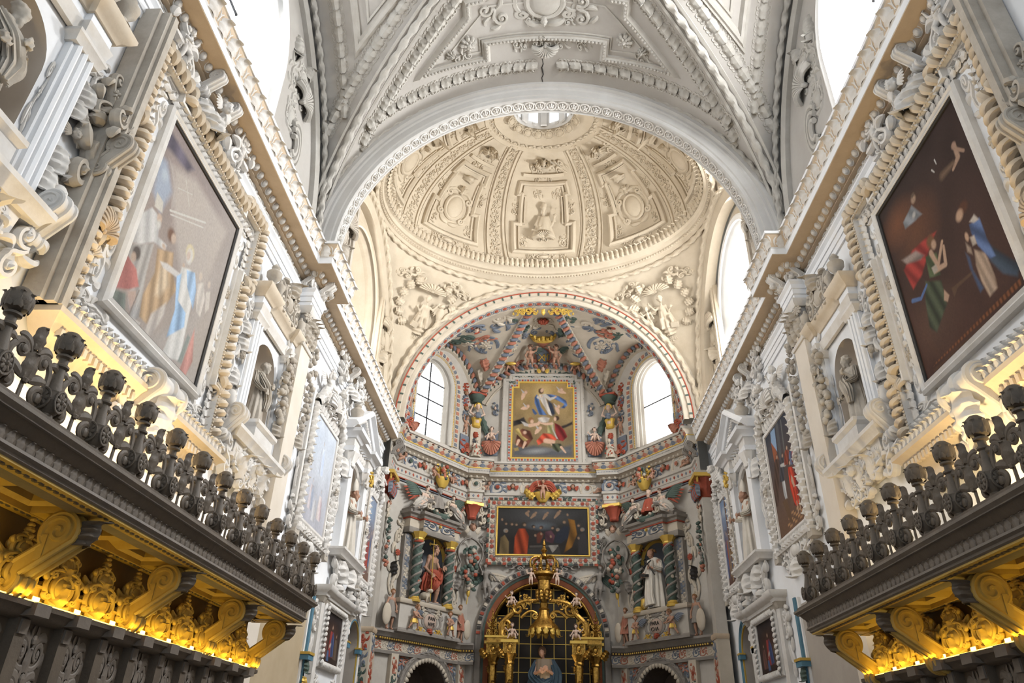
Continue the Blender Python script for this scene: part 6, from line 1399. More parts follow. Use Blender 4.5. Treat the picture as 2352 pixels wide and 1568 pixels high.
# ================================================================== nave entablature
def nave_path(S):
    k = S.sg; x = S.x; y = S.yy
    P = [(x, -9), (x, y(1.55)), (x + k * .27, y(1.55)), (x + k * .27, y(2.12)), (x, y(2.12)), (x, y(12.08)), (x + k * .27, y(12.08)), (x + k * .27, y(12.65)), (x, y(12.65)), (x, 20.8)]
    return P if S.k == 'L' else P[::-1]
for S in (LEFT, RIGHT):
    NP = nave_path(S); w = S.word
    E = bpy.data.objects.new('trim_entablature_' + w, None); COL.objects.link(E); E['kind'] = 'structure'; E['label'] = 'long stucco entablature along the %s nave wall' % w
    q = lambda name, prof, m: obj(name, sweep_h(NP, 0, prof), m, E)
    q('fillet', [(-.1, 9.0), (.57, 9.0), (.57, 8.94), (.54, 8.93), (-.1, 8.93)], WALL)
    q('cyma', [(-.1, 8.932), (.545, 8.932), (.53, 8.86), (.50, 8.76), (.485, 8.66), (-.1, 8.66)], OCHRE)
    q('corona', [(-.1, 8.662), (.49, 8.662), (.47, 8.64), (.47, 8.51), (-.1, 8.51)], WALL)
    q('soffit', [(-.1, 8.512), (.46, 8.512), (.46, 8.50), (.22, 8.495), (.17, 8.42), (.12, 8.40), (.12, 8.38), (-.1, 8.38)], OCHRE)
    q('frieze', [(-.1, 8.385), (.03, 8.385), (.03, 8.16), (-.1, 8.16)], STUC)
    q('architrave', [(-.1, 8.165), (.12, 8.165), (.12, 8.13), (.09, 8.10), (.075, 8.08), (.075, 7.99), (.055, 7.985), (.055, 7.87), (.035, 7.865), (.035, 7.76), (-.1, 7.76)], WALL)
    Pn = np.array([(a, b, 0) for a, b in NP])
    def offp(d):
        m = MB(); sweep(m, Pn, (0, 0, 1), [(d, 0), (d + .001, 0)], caps=False); return np.concatenate(m.V)[::2]
    for p, t, n in along(offp(.50), (0, 0, 1), .33)[0]:
        if p[1] < 4.5: continue
        o = np.cross(t, n); obj('cornice_leaf', L_cleaf(), STUC, E, M=lookM(p - o * .015 + np.array([0, 0, 8.66]), o + np.array([0, 0, -.2]), np.array([0, 0, 1.]) + .2 * o, (.30, .24, .25)))
    for p, t, n in along(offp(.19), (0, 0, 1), .2)[0]:
        if p[1] < 5.5: continue
        o = np.cross(t, n); obj('egg', L_egg(), STUC, E, M=lookM(p + np.array([0, 0, 8.455]), o + np.array([0, 0, -.6]), np.array([0, 0, 1.]) + .6 * o, (.16, .16, .15)))
    for i, (p, t, n) in enumerate(along(offp(.035), (0, 0, 1), .42)[0]):
        if p[1] < 5.5: continue
        o = np.cross(t, n); obj('frieze_scroll', L_rinceau(), STUC, E, M=lookM(p - t * .2 + np.array([0, 0, 8.275]), o, (0, 0, 1), (.42 * (1 if i % 2 else 1), .28, .26)))
    # mid-bay consoles with putti
    for y, s, where in ((7.25, 1.0, 'over the large painting'), (16.3, .9, 'in the bay before the apse')):
        t = thing('cornice_putto_group', 'stucco scroll console with putti under the %s cornice %s' % (w, where), 'stucco relief', S.M(y, 8.02, .06, s), 'cornice putto groups')
        for k in (-1, 1):
            obj('volute', volute_bracket(MB(), .13, .34, .46), STUC, t, (k * .3, .0, .02)); putto(t, 'up', (k * 1.0, -.12, -.12), .62, STUC, None, None, mir=-k); obj('big_scroll', L_scroll(), STUC, t, (k * .65, -.1, -.1), (0, k * .9, 0), (.6 * k, 1.0, .9)); obj('side_scroll', L_scroll(), STUC, t, (k * .95, -.06, -.35), (0, k * .5, 0), (.4 * k, .8, .6)); obj('leaf', L_leaf(), STUC, t, (k * .2, -.08, .0), (0, PI + k * .4, 0), (.4, .6, .4))
        cherub(t, (0, -.26, .08), .2, STUC); obj('leaf', L_leaf(), STUC, t, (0, -.15, -.1), (0, PI, 0), (.5, .8, .45)); obj('lower_scroll', L_cart(), STUC, t, (0, -.05, -.3), (0, 0, 0), (.7, .8, .5))
    # paired head consoles at the pilaster ressaut
    for i, (y, o_) in enumerate(((12.02, .06), (12.37, .33), (12.72, .06))):
        t = thing('head_console', 'stucco console with cherub head over the %s pilaster, %s of three' % (w, ('nearest', 'middle', 'farthest')[i]), 'console', S.M(y, 8.14, o_), 'pilaster head consoles'); obj('volute', volute_bracket(MB(), .2, .3, .42), STUC, t); obj('head', L_cherub(), STUC, t, (0, -.2, .12), (0, 0, 0), .13)
    # pilaster
    pl = thing('nave_pilaster', 'tall white pilaster with leafy capital on the %s wall beside the saint niche' % w, 'pilaster', S.M(12.365, 0), 'nave pilasters')
    obj('shaft', MB().box(-.285, .285, -.27, 0, -1.6, 6.95), mat('warm_white_plaster', (.72, .66, .58), .85, (.60, .53, .44), 1.2, .8), pl); obj('necking', sweep(MB(), [(-.285, 0, 0), (-.285, -.27, 0), (.285, -.27, 0), (.285, 0, 0)], (0, 0, 1), [(-.1, 6.9), (.03, 6.9), (.05, 6.94), (.03, 6.98), (-.1, 6.98)]), STUC, pl)
    obj('bell', MB().box(-.27, .27, -.26, 0, 6.95, 7.62), STUC, pl)
    for j in range(3):
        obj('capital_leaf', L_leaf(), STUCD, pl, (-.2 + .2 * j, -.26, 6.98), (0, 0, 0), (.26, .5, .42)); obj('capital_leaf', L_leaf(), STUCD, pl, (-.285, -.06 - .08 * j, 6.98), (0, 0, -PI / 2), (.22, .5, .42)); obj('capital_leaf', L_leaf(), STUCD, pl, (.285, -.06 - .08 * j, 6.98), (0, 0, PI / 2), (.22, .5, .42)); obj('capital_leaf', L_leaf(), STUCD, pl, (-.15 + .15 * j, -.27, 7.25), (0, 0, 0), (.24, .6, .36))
    for a_ in (-1, 1): obj('capital_volute', L_ros(), STUCD, pl, (a_ * .28, -.3, 7.52), (0, 0, a_ * .5), .24); obj('side_volute', L_scroll(), STUCD, pl, (a_ * .40, -.1, 7.1), (0, 0, 0), (.3 * a_, .6, .6))
    obj('abacus', sweep(MB(), [(-.27, 0, 0), (-.27, -.27, 0), (.27, -.27, 0), (.27, 0, 0)], (0, 0, 1), [(-.1, 7.6), (.06, 7.6), (.1, 7.66), (.1, 7.76), (-.1, 7.76)]), STUC, pl); cherub(pl, (0, -.3, 7.35), .12, STUCD)
    # garlands beside the pilaster
    for y, zt, h, wd, nm in ((11.93, 6.5, 1.35, .30, 'near'), (13.3, 7.45, 2.0, .28, 'far')):
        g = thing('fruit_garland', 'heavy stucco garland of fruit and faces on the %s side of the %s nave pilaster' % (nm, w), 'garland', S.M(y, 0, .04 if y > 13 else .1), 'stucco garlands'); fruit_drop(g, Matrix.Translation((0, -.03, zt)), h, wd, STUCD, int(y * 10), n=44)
        cherub(g, (0, -.14, zt - h * .3), .12, STUCD); obj('ribbon', L_scroll(), STUC, g, (0, 0, zt - .1), (0, 0, 0), (.36, .6, .6)); obj('tail_leaf', L_leaf(), STUCD, g, (0, -.03, zt - h), (0, PI, 0), (.3, .5, .35))

# ================================================================== framed paintings (canvas colours are painted per vertex by paint())
PAINT_MAT = {}
def canvas_mat():
    if 'c' not in PAINT_MAT:
        m = bpy.data.materials.new('oil_paint_canvas'); m.use_nodes = True; nt = m.node_tree; b = nt.nodes['Principled BSDF']; b.inputs['Roughness'].default_value = .6; b.inputs['Specular IOR Level'].default_value = .12
        at = nt.nodes.new('ShaderNodeVertexColor'); at.layer_name = 'paint'; nt.links.new(at.outputs['Color'], b.inputs['Base Color'])
        PAINT_MAT['c'] = m
    return PAINT_MAT['c']
def seg_d(X, Z, a, b):
    ax, az = a; bx, bz = b; dx, dz = bx - ax, bz - az; t = np.clip(((X - ax) * dx + (Z - az) * dz) / (dx * dx + dz * dz + 1e-9), 0, 1); return np.hypot(X - ax - t * dx, Z - az - t * dz), t
def paint(w, h, bgfn, layers, nx=None, res=.016):
    """canvas mesh w x h (x centred, z from 0) coloured by soft brush shapes; coordinates in layers are 0..1 across / up"""
    nx = max(20, int(w / res)); nz = max(20, int(h / res)); x = np.linspace(0, 1, nx); z = np.linspace(0, 1, nz); X, Z = np.meshgrid(x, z, indexing='ij'); asp = w / h
    C = bgfn(X, Z)
    XX = X * asp
    for L in layers:
        kind = L[0]; col = np.array(L[1]); soft = L[-1]
        if kind == 'e':
            (cx, cz, rx, rz, ang) = L[2]; c, s = math.cos(ang), math.sin(ang); u = (X - cx) * asp; v = Z - cz; d = np.hypot((u * c + v * s) / (rx * asp), (-u * s + v * c) / rz); a = np.clip((1 - d) / max(soft, 1e-3) + .0, 0, 1)
        elif kind == 's':
            pts, wid = L[2], L[3]; a = np.zeros_like(X)
            for i in range(len(pts) - 1):
                d, t = seg_d(XX, Z, (pts[i][0] * asp, pts[i][1]), (pts[i + 1][0] * asp, pts[i + 1][1])); ww = wid[i] + (wid[i + 1] - wid[i]) * t; a = np.maximum(a, np.clip((ww - d) / (ww * max(soft, .01)), 0, 1))
        elif kind == 'p':
            pts = L[2]; ins = np.zeros(X.shape, bool); n = len(pts); dm = np.full(X.shape, 9.)
            for i in range(n):
                (x0, z0), (x1, z1) = pts[i], pts[(i + 1) % n]
                cnd = (z0 > Z) != (z1 > Z); xi = x0 + (Z - z0) * (x1 - x0) / (z1 - z0 + 1e-12); ins ^= cnd & (X < xi); dm = np.minimum(dm, seg_d(XX, Z, (x0 * asp, z0), (x1 * asp, z1))[0])
            a = np.where(ins, np.clip(dm / max(soft, 1e-3), 0, 1), 0)
        # folds: light modulation of the paint itself along a direction
        mod = 1.0
        if kind != 'e' and len(L) > 4 and isinstance(L[-2], tuple) and L[-2][0] == 'f':
            _, fx, fz, amp = L[-2]; mod = 1 + amp * np.sin(X * fx + Z * fz)[..., None]
        C = C * (1 - a[..., None]) + np.clip(col * mod, 0, 1) * a[..., None]
    rg = np.random.default_rng(3); nzv = rg.normal(size=X.shape); nzv = (nzv + np.roll(nzv, 1, 0) + np.roll(nzv, 1, 1) + np.roll(nzv, 2, 1)) / 4; C = np.clip(C * (1 + .10 * nzv[..., None]), 0, 1)
    m = MB(); m.grid(np.stack([(X - .5) * w, 0 * X, Z * h], -1)); me = m.mesh('canvas', 0)
    ca = me.color_attributes.new('paint', 'FLOAT_COLOR', 'POINT'); ca.data.foreach_set('color', np.concatenate([C, np.ones(C.shape[:2] + (1,))], -1).astype(np.float32).ravel())
    return me
def grad(c0, c1, c2=None, nz=.05, seed=1):
    r = np.random.default_rng(seed); g = r.normal(size=(12, 12))
    def fn(X, Z):
        a = np.array(c0); b = np.array(c1); C = a + (b - a) * Z[..., None]
        if c2 is not None: C = C + (np.array(c2) - C) * (X ** 2)[..., None] * .6
        n = sum(np.sin(X * (3 + 5 * i) + g[i, 0] * 6) * np.sin(Z * (4 + 4 * i) + g[i, 1] * 6) for i in range(5)) / 5
        return np.clip(C * (1 + nz * 6 * n[..., None]), 0, 1)
    return fn
def person_paint(cx, z0, h, robe, cloak=None, skin=(.55, .38, .28), hair=(.10, .06, .04), lean=0., face=0, arm=None, w=1.0, fz=None):
    """brush layers of a robed figure: foot at (cx,z0), height h"""
    L = []; top = (cx + lean, z0 + h); f = ('f', 60 / max(w, .3), 6, .28)
    L.append(('p', robe, [(cx - .085 * w * h * 1.7, z0), (cx + .10 * w * h * 1.7, z0), (cx + lean * .6 + .07 * w * h * 1.5, z0 + h * .62), (cx + lean * .8 + .06 * w * h * 1.5, z0 + h * .80), (cx + lean * .8 - .06 * w * h * 1.5, z0 + h * .80), (cx + lean * .5 - .08 * w * h * 1.5, z0 + h * .55)], f, .012))
    if cloak: L.append(('p', cloak, [(cx + .02 * w, z0), (cx + .13 * w * h * 1.5, z0 + .02), (cx + lean * .7 + .10 * w * h * 1.5, z0 + h * .6), (cx + lean * .9 + .05 * w * h, z0 + h * .82), (cx + lean * .5 - .02, z0 + h * .5)], f, .012))
    if arm: L.append(('s', robe, [(cx + lean * .8, z0 + h * .74), arm[0], arm[1]], [h * .045, h * .035, h * .02], .5)); L.append(('e', skin, (arm[1][0], arm[1][1], .022 * w, .022, 0), .6))
    rr_ = random.Random(int(cx * 1000 + z0 * 77))
    for q in range(7):
        x0 = cx + rr_.uniform(-.1, .12) * w * h; g = rr_.choice((.55, .7, 1.3, 1.5)); L.append(('s', tuple(min(1, c * g) for c in (cloak if cloak and x0 > cx + .02 else robe)), [(x0, z0 + .01), (cx + lean * .5 + (x0 - cx) * .8 + rr_.uniform(-.02, .02), z0 + h * .42), (cx + lean * .8 + (x0 - cx) * .5, z0 + h * .74)], [.010 * h * 1.6, .012 * h * 1.6, .006 * h], 1.0))
    hx, hz = top[0], top[1] - h * .07
    L.append(('e', hair, (hx, hz + h * .012, h * .078, h * .092, 0), .5)); L.append(('e', skin, (hx + face * h * .02, hz - h * .012, h * .056, h * .072, 0), .6))
    L.append(('e', tuple(c * .55 for c in skin), (hx + face * h * .03, hz - h * .005, h * .02, h * .008, 0), .8))
    return L

def gadroons(parent, P, step, sc, m, N=(0, -1, 0), closed=True, name='gadroon', mesh=None, lift=.0):
    P = np.asarray(P, float)
    for p, t, n in along(P, N, step, closed)[0]: obj(name, mesh or L_gad(), m, parent, M=lookM(p + n * lift, n, t, (sc[0], sc[1], sc[2])))
def rectp(x0, x1, z0, z1): return [(x0, 0, z0), (x0, 0, z1), (x1, 0, z1), (x1, 0, z0)]
def big_frame(S, y, label, canv, clabel):
    t = thing('framed_painting', label, 'painting', S.M(y, 0, .02), 'large framed nave paintings')
    k = S.sg
    obj('canvas', canv, canvas_mat(), t, (0, -.10, 4.37))
    R = rectp(-1.125, 1.125, 4.37, 7.16)
    obj('inner_frame', sweep(MB(), R, (0, -1, 0), [(-.14, 0), (-.14, .13), (-.10, .16), (-.06, .13), (-.02, .15), (.0, .12), (.0, .0)], True), STUC, t)
    obj('dark_rebate', sweep(MB(), R, (0, -1, 0), [(-.02, .125), (-.012, .14), (.012, .12), (.015, .08)], True), PBLACK, t)
    O = [(-1.86, 0, 3.74), (-1.86, 0, 4.75), (-1.68, 0, 4.75), (-1.68, 0, 6.5), (-1.86, 0, 6.5), (-1.86, 0, 7.74), (-1.05, 0, 7.74), (-1.05, 0, 7.58), (1.05, 0, 7.58), (1.05, 0, 7.74), (1.86, 0, 7.74), (1.86, 0, 6.5), (1.68, 0, 6.5), (1.68, 0, 4.75), (1.86, 0, 4.75), (1.86, 0, 3.74)]
    obj('flat_band', MB().box(-1.72, 1.72, -.05, 0, 3.85, 7.6), WALL, t)
    fr = obj('outer_frame', sweep(MB(), O, (0, -1, 0), [(-.12, 0), (-.12, .10), (-.08, .12), (.08, .12), (.10, .18), (.14, .18), (.15, .10), (.19, .10), (.2, .04), (.2, 0)], True), STUC, t)
    gadroons(fr, [(p[0], -.12, p[2]) for p in O], .15, (.22, .22, .13), TAN)
    inr = [(p[0] * (1 - .125 / abs(p[0])) if abs(p[0]) > .1 else 0, -.19, 5.74 + (p[2] - 5.74) * .925) for p in O]
    bd = MB()
    for p, tt_, n in along(inr, (0, -1, 0), .05, True)[0]: ell(bd, p, .02, 5, 4)
    stuff(obj('bead_row', bd, TAN, fr))
    fringe = [(-1.98, 0, 3.66), (-1.98, 0, 7.86), (1.98, 0, 7.86), (1.98, 0, 3.66)]
    gadroons(fr, [(p[0] * .93, -.1, p[2] * .985 + .06) for p in rectp(-1.72, 1.72, 4.0, 7.45)], .13, (.15, .16, .16), STUC, closed=True, name='curl_leaf', mesh=L_curl())
    for a in (-1, 1):
        for (x, z, sx_, sz, rot) in ((1.40, 4.35, .34, .8, 0), (1.40, 6.6, .34, .75, 0), (1.42, 5.3, .3, .6, 0), (1.0, 7.38, .3, .6, a * 1.45), (.35, 7.4, .26, .5, a * 1.5), (1.0, 4.1, .32, .7, a * 1.5), (1.45, 7.3, .3, .5, a * .5)): obj('scroll', L_scroll(), STUC, t, (a * x, -.05, z), (0, rot, 0), (sx_ * a, .55, sz))
        for z_ in (4.95, 6.15): obj('rosette', L_ros(), STUCD, t, (a * 1.42, -.06, z_), (0, 0, 0), .24)
        obj('corner_shell', L_shell(), TAN, t, (a * 1.74, -.1, 4.5), (0, a * .5, 0), (.2, .4, .24))
    # outer architrave and volutes on the side nearer the viewer, and on the far side
    for a in (-k, k):
        big = a == -k
        x0 = 2.05 if big else 1.98
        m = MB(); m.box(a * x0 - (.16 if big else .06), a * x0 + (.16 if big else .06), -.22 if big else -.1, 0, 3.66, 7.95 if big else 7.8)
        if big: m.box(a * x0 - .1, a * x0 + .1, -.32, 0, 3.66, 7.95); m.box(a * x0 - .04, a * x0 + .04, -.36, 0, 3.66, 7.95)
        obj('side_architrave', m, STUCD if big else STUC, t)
        if big:
            for z_ in np.arange(3.75, 7.9, .13): obj('dentil', L_dent(), STUCD, t, (a * (x0 - .13), -.2, z_), (0, 0, 0), (.05, .07, .06))
            obj('side_volute', volute_bracket(MB(), .14, .3, .6), STUCD, t, (a * (x0 + .06), -.16, 5.2)); obj('side_scroll', L_scroll(), STUCD, t, (a * (x0 + .16), -.1, 5.0), (0, 0, 0), (.55 * a, 1.6, .95)); obj('side_scroll', L_side(), STUCD, t, (a * (x0 + .1), -.1, 5.9), (0, 0, 0), (.7 * a, 1.6, .75)); obj('side_scroll', L_scroll(), STUCD, t, (a * (x0 - .02), -.3, 5.6), (0, .4 * a, 0), (-.4 * a, 1.2, .6)); obj('shell', L_shell(), OCHRE, t, (a * (x0 - .25), -.2, 4.75), (0, 0, 0), (.22, .5, .3))
        else: obj('side_scroll', L_side(), STUC, t, (a * (x0 - .02), -.04, 5.0), (0, 0, 0), (.7 * a, .8, 1.3))
    # lower cornice with dentils and central console
    obj('lower_cornice', sweep(MB(), [(-1.95, 0, 0), (-1.95, -.24, 0), (1.95, -.24, 0), (1.95, 0, 0)], (0, 0, 1), [(-.2, 3.66), (.12, 3.66), (.12, 3.60), (.06, 3.56), (.02, 3.5), (-.06, 3.42), (-.1, 3.36), (-.1, 3.22), (-.14, 3.2), (-.14, 3.08), (-.2, 3.08)]), TAN, t)
    for x in np.arange(-1.85, 1.9, .1):
        if abs(x) > .42: obj('dentil', L_dent(), TAN, t, (x, -.24, 3.46), (0, 0, 0), (.055, .06, .09))
    for x in np.arange(-1.9, 1.95, .125): obj('curl_leaf', L_curl(), STUC, t, (x, -.33, 3.62), (0, 0, 0), (.12, .14, .15))
    obj('console', volute_bracket(MB(), .62, .52, .8), STUC, t, (0, .02, 3.1)); obj('console_leaf', L_leaf(), STUC, t, (0, -.42, 3.15), (0, 0, 0), (.6, .6, .6))
    for a in (-1, 1): obj('console_scroll', L_scroll(), STUC, t, (a * .5, -.2, 3.05), (0, 0, 0), (.5 * a, 1.0, .75))
    return t

# -------- canvases
PT = {}
dk = lambda c: tuple(c)
PD = {}
PD['L1'] = [('p',(.52,.46,.41),[(.102,.829),(.374,.935),(.92,.929),(.823,.347),(.552,.351),(.244,.604)],.05),('p',(.33,.26,.25),[(-.055,-.028),(-.072,.905),(.002,.75),(-.042,.392),(-.049,.222)],('f',20,8,.12),.04),('p',(.4,.45,.54),[(-.041,.793),(.077,.809),(.222,.703),(.17,.517),(.017,.575)],.04),('e',(.55,.6,.66),(.089,.721,.05,.05,0),1),('p',(.5,.45,.41),[(.046,.824),(.139,.818),(.272,.68),(.24,.583),(.193,.721)],.02),('p',(.15,.13,.17),[(-.05,.805),(-.057,.954),(.359,.955),(.285,.869),(.071,.844)],('f',30,10,.3),.03),('s',(.66,.63,.58),[(.232,.611),(.611,.787)],[.007,.007],.5),('s',(.64,.6,.55),[(.249,.598),(.603,.75)],[.005,.005],.5),('s',(.6,.56,.51),[(.239,.754),(.389,.819)],[.004,.004],.5),('s',(.6,.56,.5),[(.285,.838),(.396,.747)],[.004,.004],.5),('p',(.47,.42,.38),[(.16,-.022),(.9,-.01),(.92,.929),(.77,.357),(.448,.056)],.05),('p',(.43,.41,.39),[(-.022,.264),(.198,.401),(.218,.233),(.281,.039),(.224,-.021),(.09,.096)],('f',90,8,.22),.012),('p',(.6,.59,.58),[(-.064,.286),(-.005,.435),(.071,.526),(.173,.529),(.211,.445),(.318,.458),(.309,.417),(.188,.39),(.083,.312),(-.015,.273)],('f',50,30,.18),.012),('p',(.66,.62,.55),[(.087,.534),(.066,.614),(.155,.608),(.18,.551)],.008),('e',(.6,.46,.36),(.166,.518,.035,.03,0),.5),('e',(.66,.64,.6),(.178,.49,.03,.03,0),.7),('p',(.5,.35,.21),[(.224,.391),(.392,.468),(.436,.384),(.532,.321),(.478,.205),(.385,.042),(.264,.038),(.234,.143),(.271,.28)],('f',60,25,.28),.012),('p',(.66,.52,.36),[(.285,.358),(.385,.382),(.464,.302),(.401,.199),(.325,.175)],('f',70,40,.25),.03),('p',(.56,.5,.45),[(.355,.108),(.471,.236),(.493,.162),(.419,-.006),(.341,.004)],('f',70,8,.2),.015),('e',(.2,.11,.07),(.316,.517,.055,.045,0),.5),('e',(.6,.46,.36),(.348,.517,.035,.034,0),.5),('p',(.7,.66,.62),[(.272,.35),(.362,.386),(.545,.42),(.514,.375),(.339,.337)],.01),('e',(.6,.46,.36),(.283,.431,.03,.018,0),.6),('e',(.6,.46,.36),(.523,.462,.022,.02,0),.6),('p',(.74,.72,.68),[(.502,.45),(.614,.496),(.724,.37),(.748,.2),(.777,.04),(.565,-.028),(.58,.086),(.59,.228),(.51,.363)],('f',60,10,.14),.012),('p',(.36,.52,.72),[(.479,.382),(.53,.429),(.575,.291),(.69,.279),(.722,.206),(.561,.068),(.563,.232)],('f',50,20,.3),.01),('p',(.4,.55,.74),[(.557,.464),(.662,.505),(.734,.432),(.762,.316),(.691,.352),(.62,.388)],('f',60,10,.25),.01),('e',(.7,.6,.4),(.549,.554,.06,.052,0),.25),('e',(.72,.69,.64),(.553,.537,.046,.052,0),.4),('e',(.66,.52,.43),(.542,.534,.028,.034,0),.5),('p',(.66,.6,.54),[(.713,.467),(.786,.518),(.86,.442),(.861,.329),(.789,.33)],('f',80,8,.15),.012),('e',(.66,.55,.46),(.733,.517,.028,.03,0),.5),('p',(.64,.58,.52),[(.83,.484),(.895,.519),(.938,.425),(.897,.365)],.012),('e',(.64,.53,.45),(.855,.533,.024,.028,0),.5),('p',(.58,.3,.26),[(.828,.276),(.918,.101),(.879,-.005),(.781,-.023),(.805,.121)],('f',60,8,.2),.012),('p',(.3,.33,.3),[(.769,.202),(.817,.198),(.803,.034),(.739,.023)],.012),('p',(.47,.18,.16),[(-.065,.18),(.003,.23),(.127,.214),(.197,.155),(.116,.092),(-.009,.039),(-.06,.09)],('f',30,20,.2),.012),('p',(.2,.22,.19),[(-.047,-.038),(-.012,.043),(.109,.083),(.161,-.006),(.107,-.054)],('f',60,12,.25),.012),('p',(.52,.39,.33),[(.089,.093),(.182,.138),(.214,.084),(.181,.02)],.015),('e',(.1,.08,.07),(.079,.271,.045,.04,0),.4),('e',(.5,.38,.3),(.067,.241,.03,.03,0),.5),('e',(.28,.16,.11),(-.05,.254,.04,.036,0),.5),('e',(.5,.36,.28),(-.048,.229,.034,.034,0),.5),('p',(.6,.55,.5),[(.176,.009),(.301,.03),(.296,-.001),(.157,-.027)],.006),('s',(.3,.25,.22),[(.2,.141),(.184,-.002)],[.006,.006],.5)]
PD['R1'] = [('e',(.12,.05,.026),(.334,.682,.3,.22,0),1),('e',(.15,.06,.03),(.169,.83,.25,.14,0),1),('e',(.085,.045,.03),(.246,.216,.3,.2,0),1),('p',(.03,.026,.026),[(1.01,.935),(1.07,.655),(1.08,.386),(.974,.518),(.966,.684)],.08),('p',(.14,.05,.02),[(.08,.037),(.128,.049),(.981,.049),(.959,.017)],('f',200,0,.5),.006),('p',(.075,.035,.02),[(.077,.004),(.086,.034),(.951,.007),(.922,-.035)],.012),('p',(.025,.03,.026),[(.985,.325),(1.06,.319),(1.07,.174),(1.02,.188)],.02),('p',(.09,.05,.03),[(.465,.274),(.689,.248),(.692,.23),(.52,.243),(.467,.218)],.006),('p',(.035,.05,.075),[(.836,.323),(.907,.215),(1.01,.09),(.953,.05),(.864,.115),(.814,.207)],('f',40,30,.4),.015),('p',(.3,.225,.175),[(.738,.326),(.817,.262),(.82,.141),(.809,.085),(.725,.081),(.705,.173),(.708,.253)],('f',120,20,.25),.012),('p',(.05,.075,.14),[(.666,.363),(.699,.308),(.689,.248),(.718,.135),(.668,.13),(.655,.268)],.015),('p',(.075,.115,.235),[(.765,.437),(.864,.414),(.861,.307),(.875,.202),(.82,.216),(.773,.313),(.758,.39)],('f',50,40,.45),.01),('p',(.42,.37,.33),[(.769,.443),(.834,.452),(.86,.4),(.805,.411)],.01),('p',(.4,.34,.29),[(.736,.387),(.784,.373),(.78,.322),(.736,.333)],('f',80,40,.2),.01),('p',(.26,.2,.16),[(.696,.395),(.729,.341),(.722,.294),(.68,.336)],.012),('e',(.085,.035,.02),(.769,.523,.06,.035,0),.5),('e',(.4,.26,.18),(.726,.511,.045,.032,.3),.5),('e',(.4,.26,.18),(.722,.396,.02,.028,0),.5),('p',(.26,.032,.026),[(.231,.629),(.402,.603),(.525,.567),(.414,.536),(.26,.46),(.122,.443),(.083,.59)],('f',60,40,.35),.015),('p',(.22,.17,.15),[(.083,.655),(.272,.608),(.349,.528),(.287,.528),(.136,.588)],('f',20,90,.3),.015),('p',(.065,.085,.04),[(.333,.529),(.454,.483),(.422,.367),(.306,.411)],('f',60,30,.35),.01),('p',(.05,.06,.035),[(.263,.43),(.416,.349),(.395,.226),(.222,.155),(.165,.212),(.203,.344)],('f',70,20,.5),.012),('p',(.4,.26,.18),[(.405,.307),(.439,.253),(.404,.229),(.369,.256)],.008),('s',(.08,.13,.27),[(.086,.406),(.177,.372),(.267,.4)],[.014,.012,.01],.5),('s',(.4,.26,.18),[(.396,.51),(.422,.421),(.521,.497)],[.02,.016,.012],.5),('s',(.4,.26,.18),[(.387,.414),(.489,.39),(.52,.47)],[.018,.016,.012],.5),('p',(.34,.29,.24),[(.354,.451),(.413,.441),(.414,.399),(.359,.403)],.008),('e',(.14,.075,.035),(.422,.558,.05,.04,0),.5),('e',(.4,.26,.18),(.444,.528,.032,.03,0),.5),('p',(.19,.2,.215),[(.225,.803),(.366,.825),(.445,.71),(.355,.724),(.225,.752)],('f',50,40,.3),.012),('e',(.3,.2,.14),(.398,.834,.035,.028,0),.5),('e',(.36,.34,.32),(.356,.763,.03,.02,.4),.6),('e',(.1,.07,.05),(.404,.855,.03,.015,0),.6),('s',(.32,.21,.15),[(.876,.804),(.872,.74),(.804,.718)],[.016,.02,.01],.5),('e',(.3,.19,.14),(.871,.808,.028,.022,0),.5),('s',(.28,.18,.13),[(.871,.789),(.928,.733)],[.012,.01],.5),('s',(.14,.09,.06),[(.704,.755),(.821,.742)],[.03,.02],1),('s',(.42,.4,.38),[(.69,.864),(.694,.837)],[.006,.004],.5),('s',(.4,.38,.36),[(.64,.839),(.655,.815)],[.006,.004],.5)]
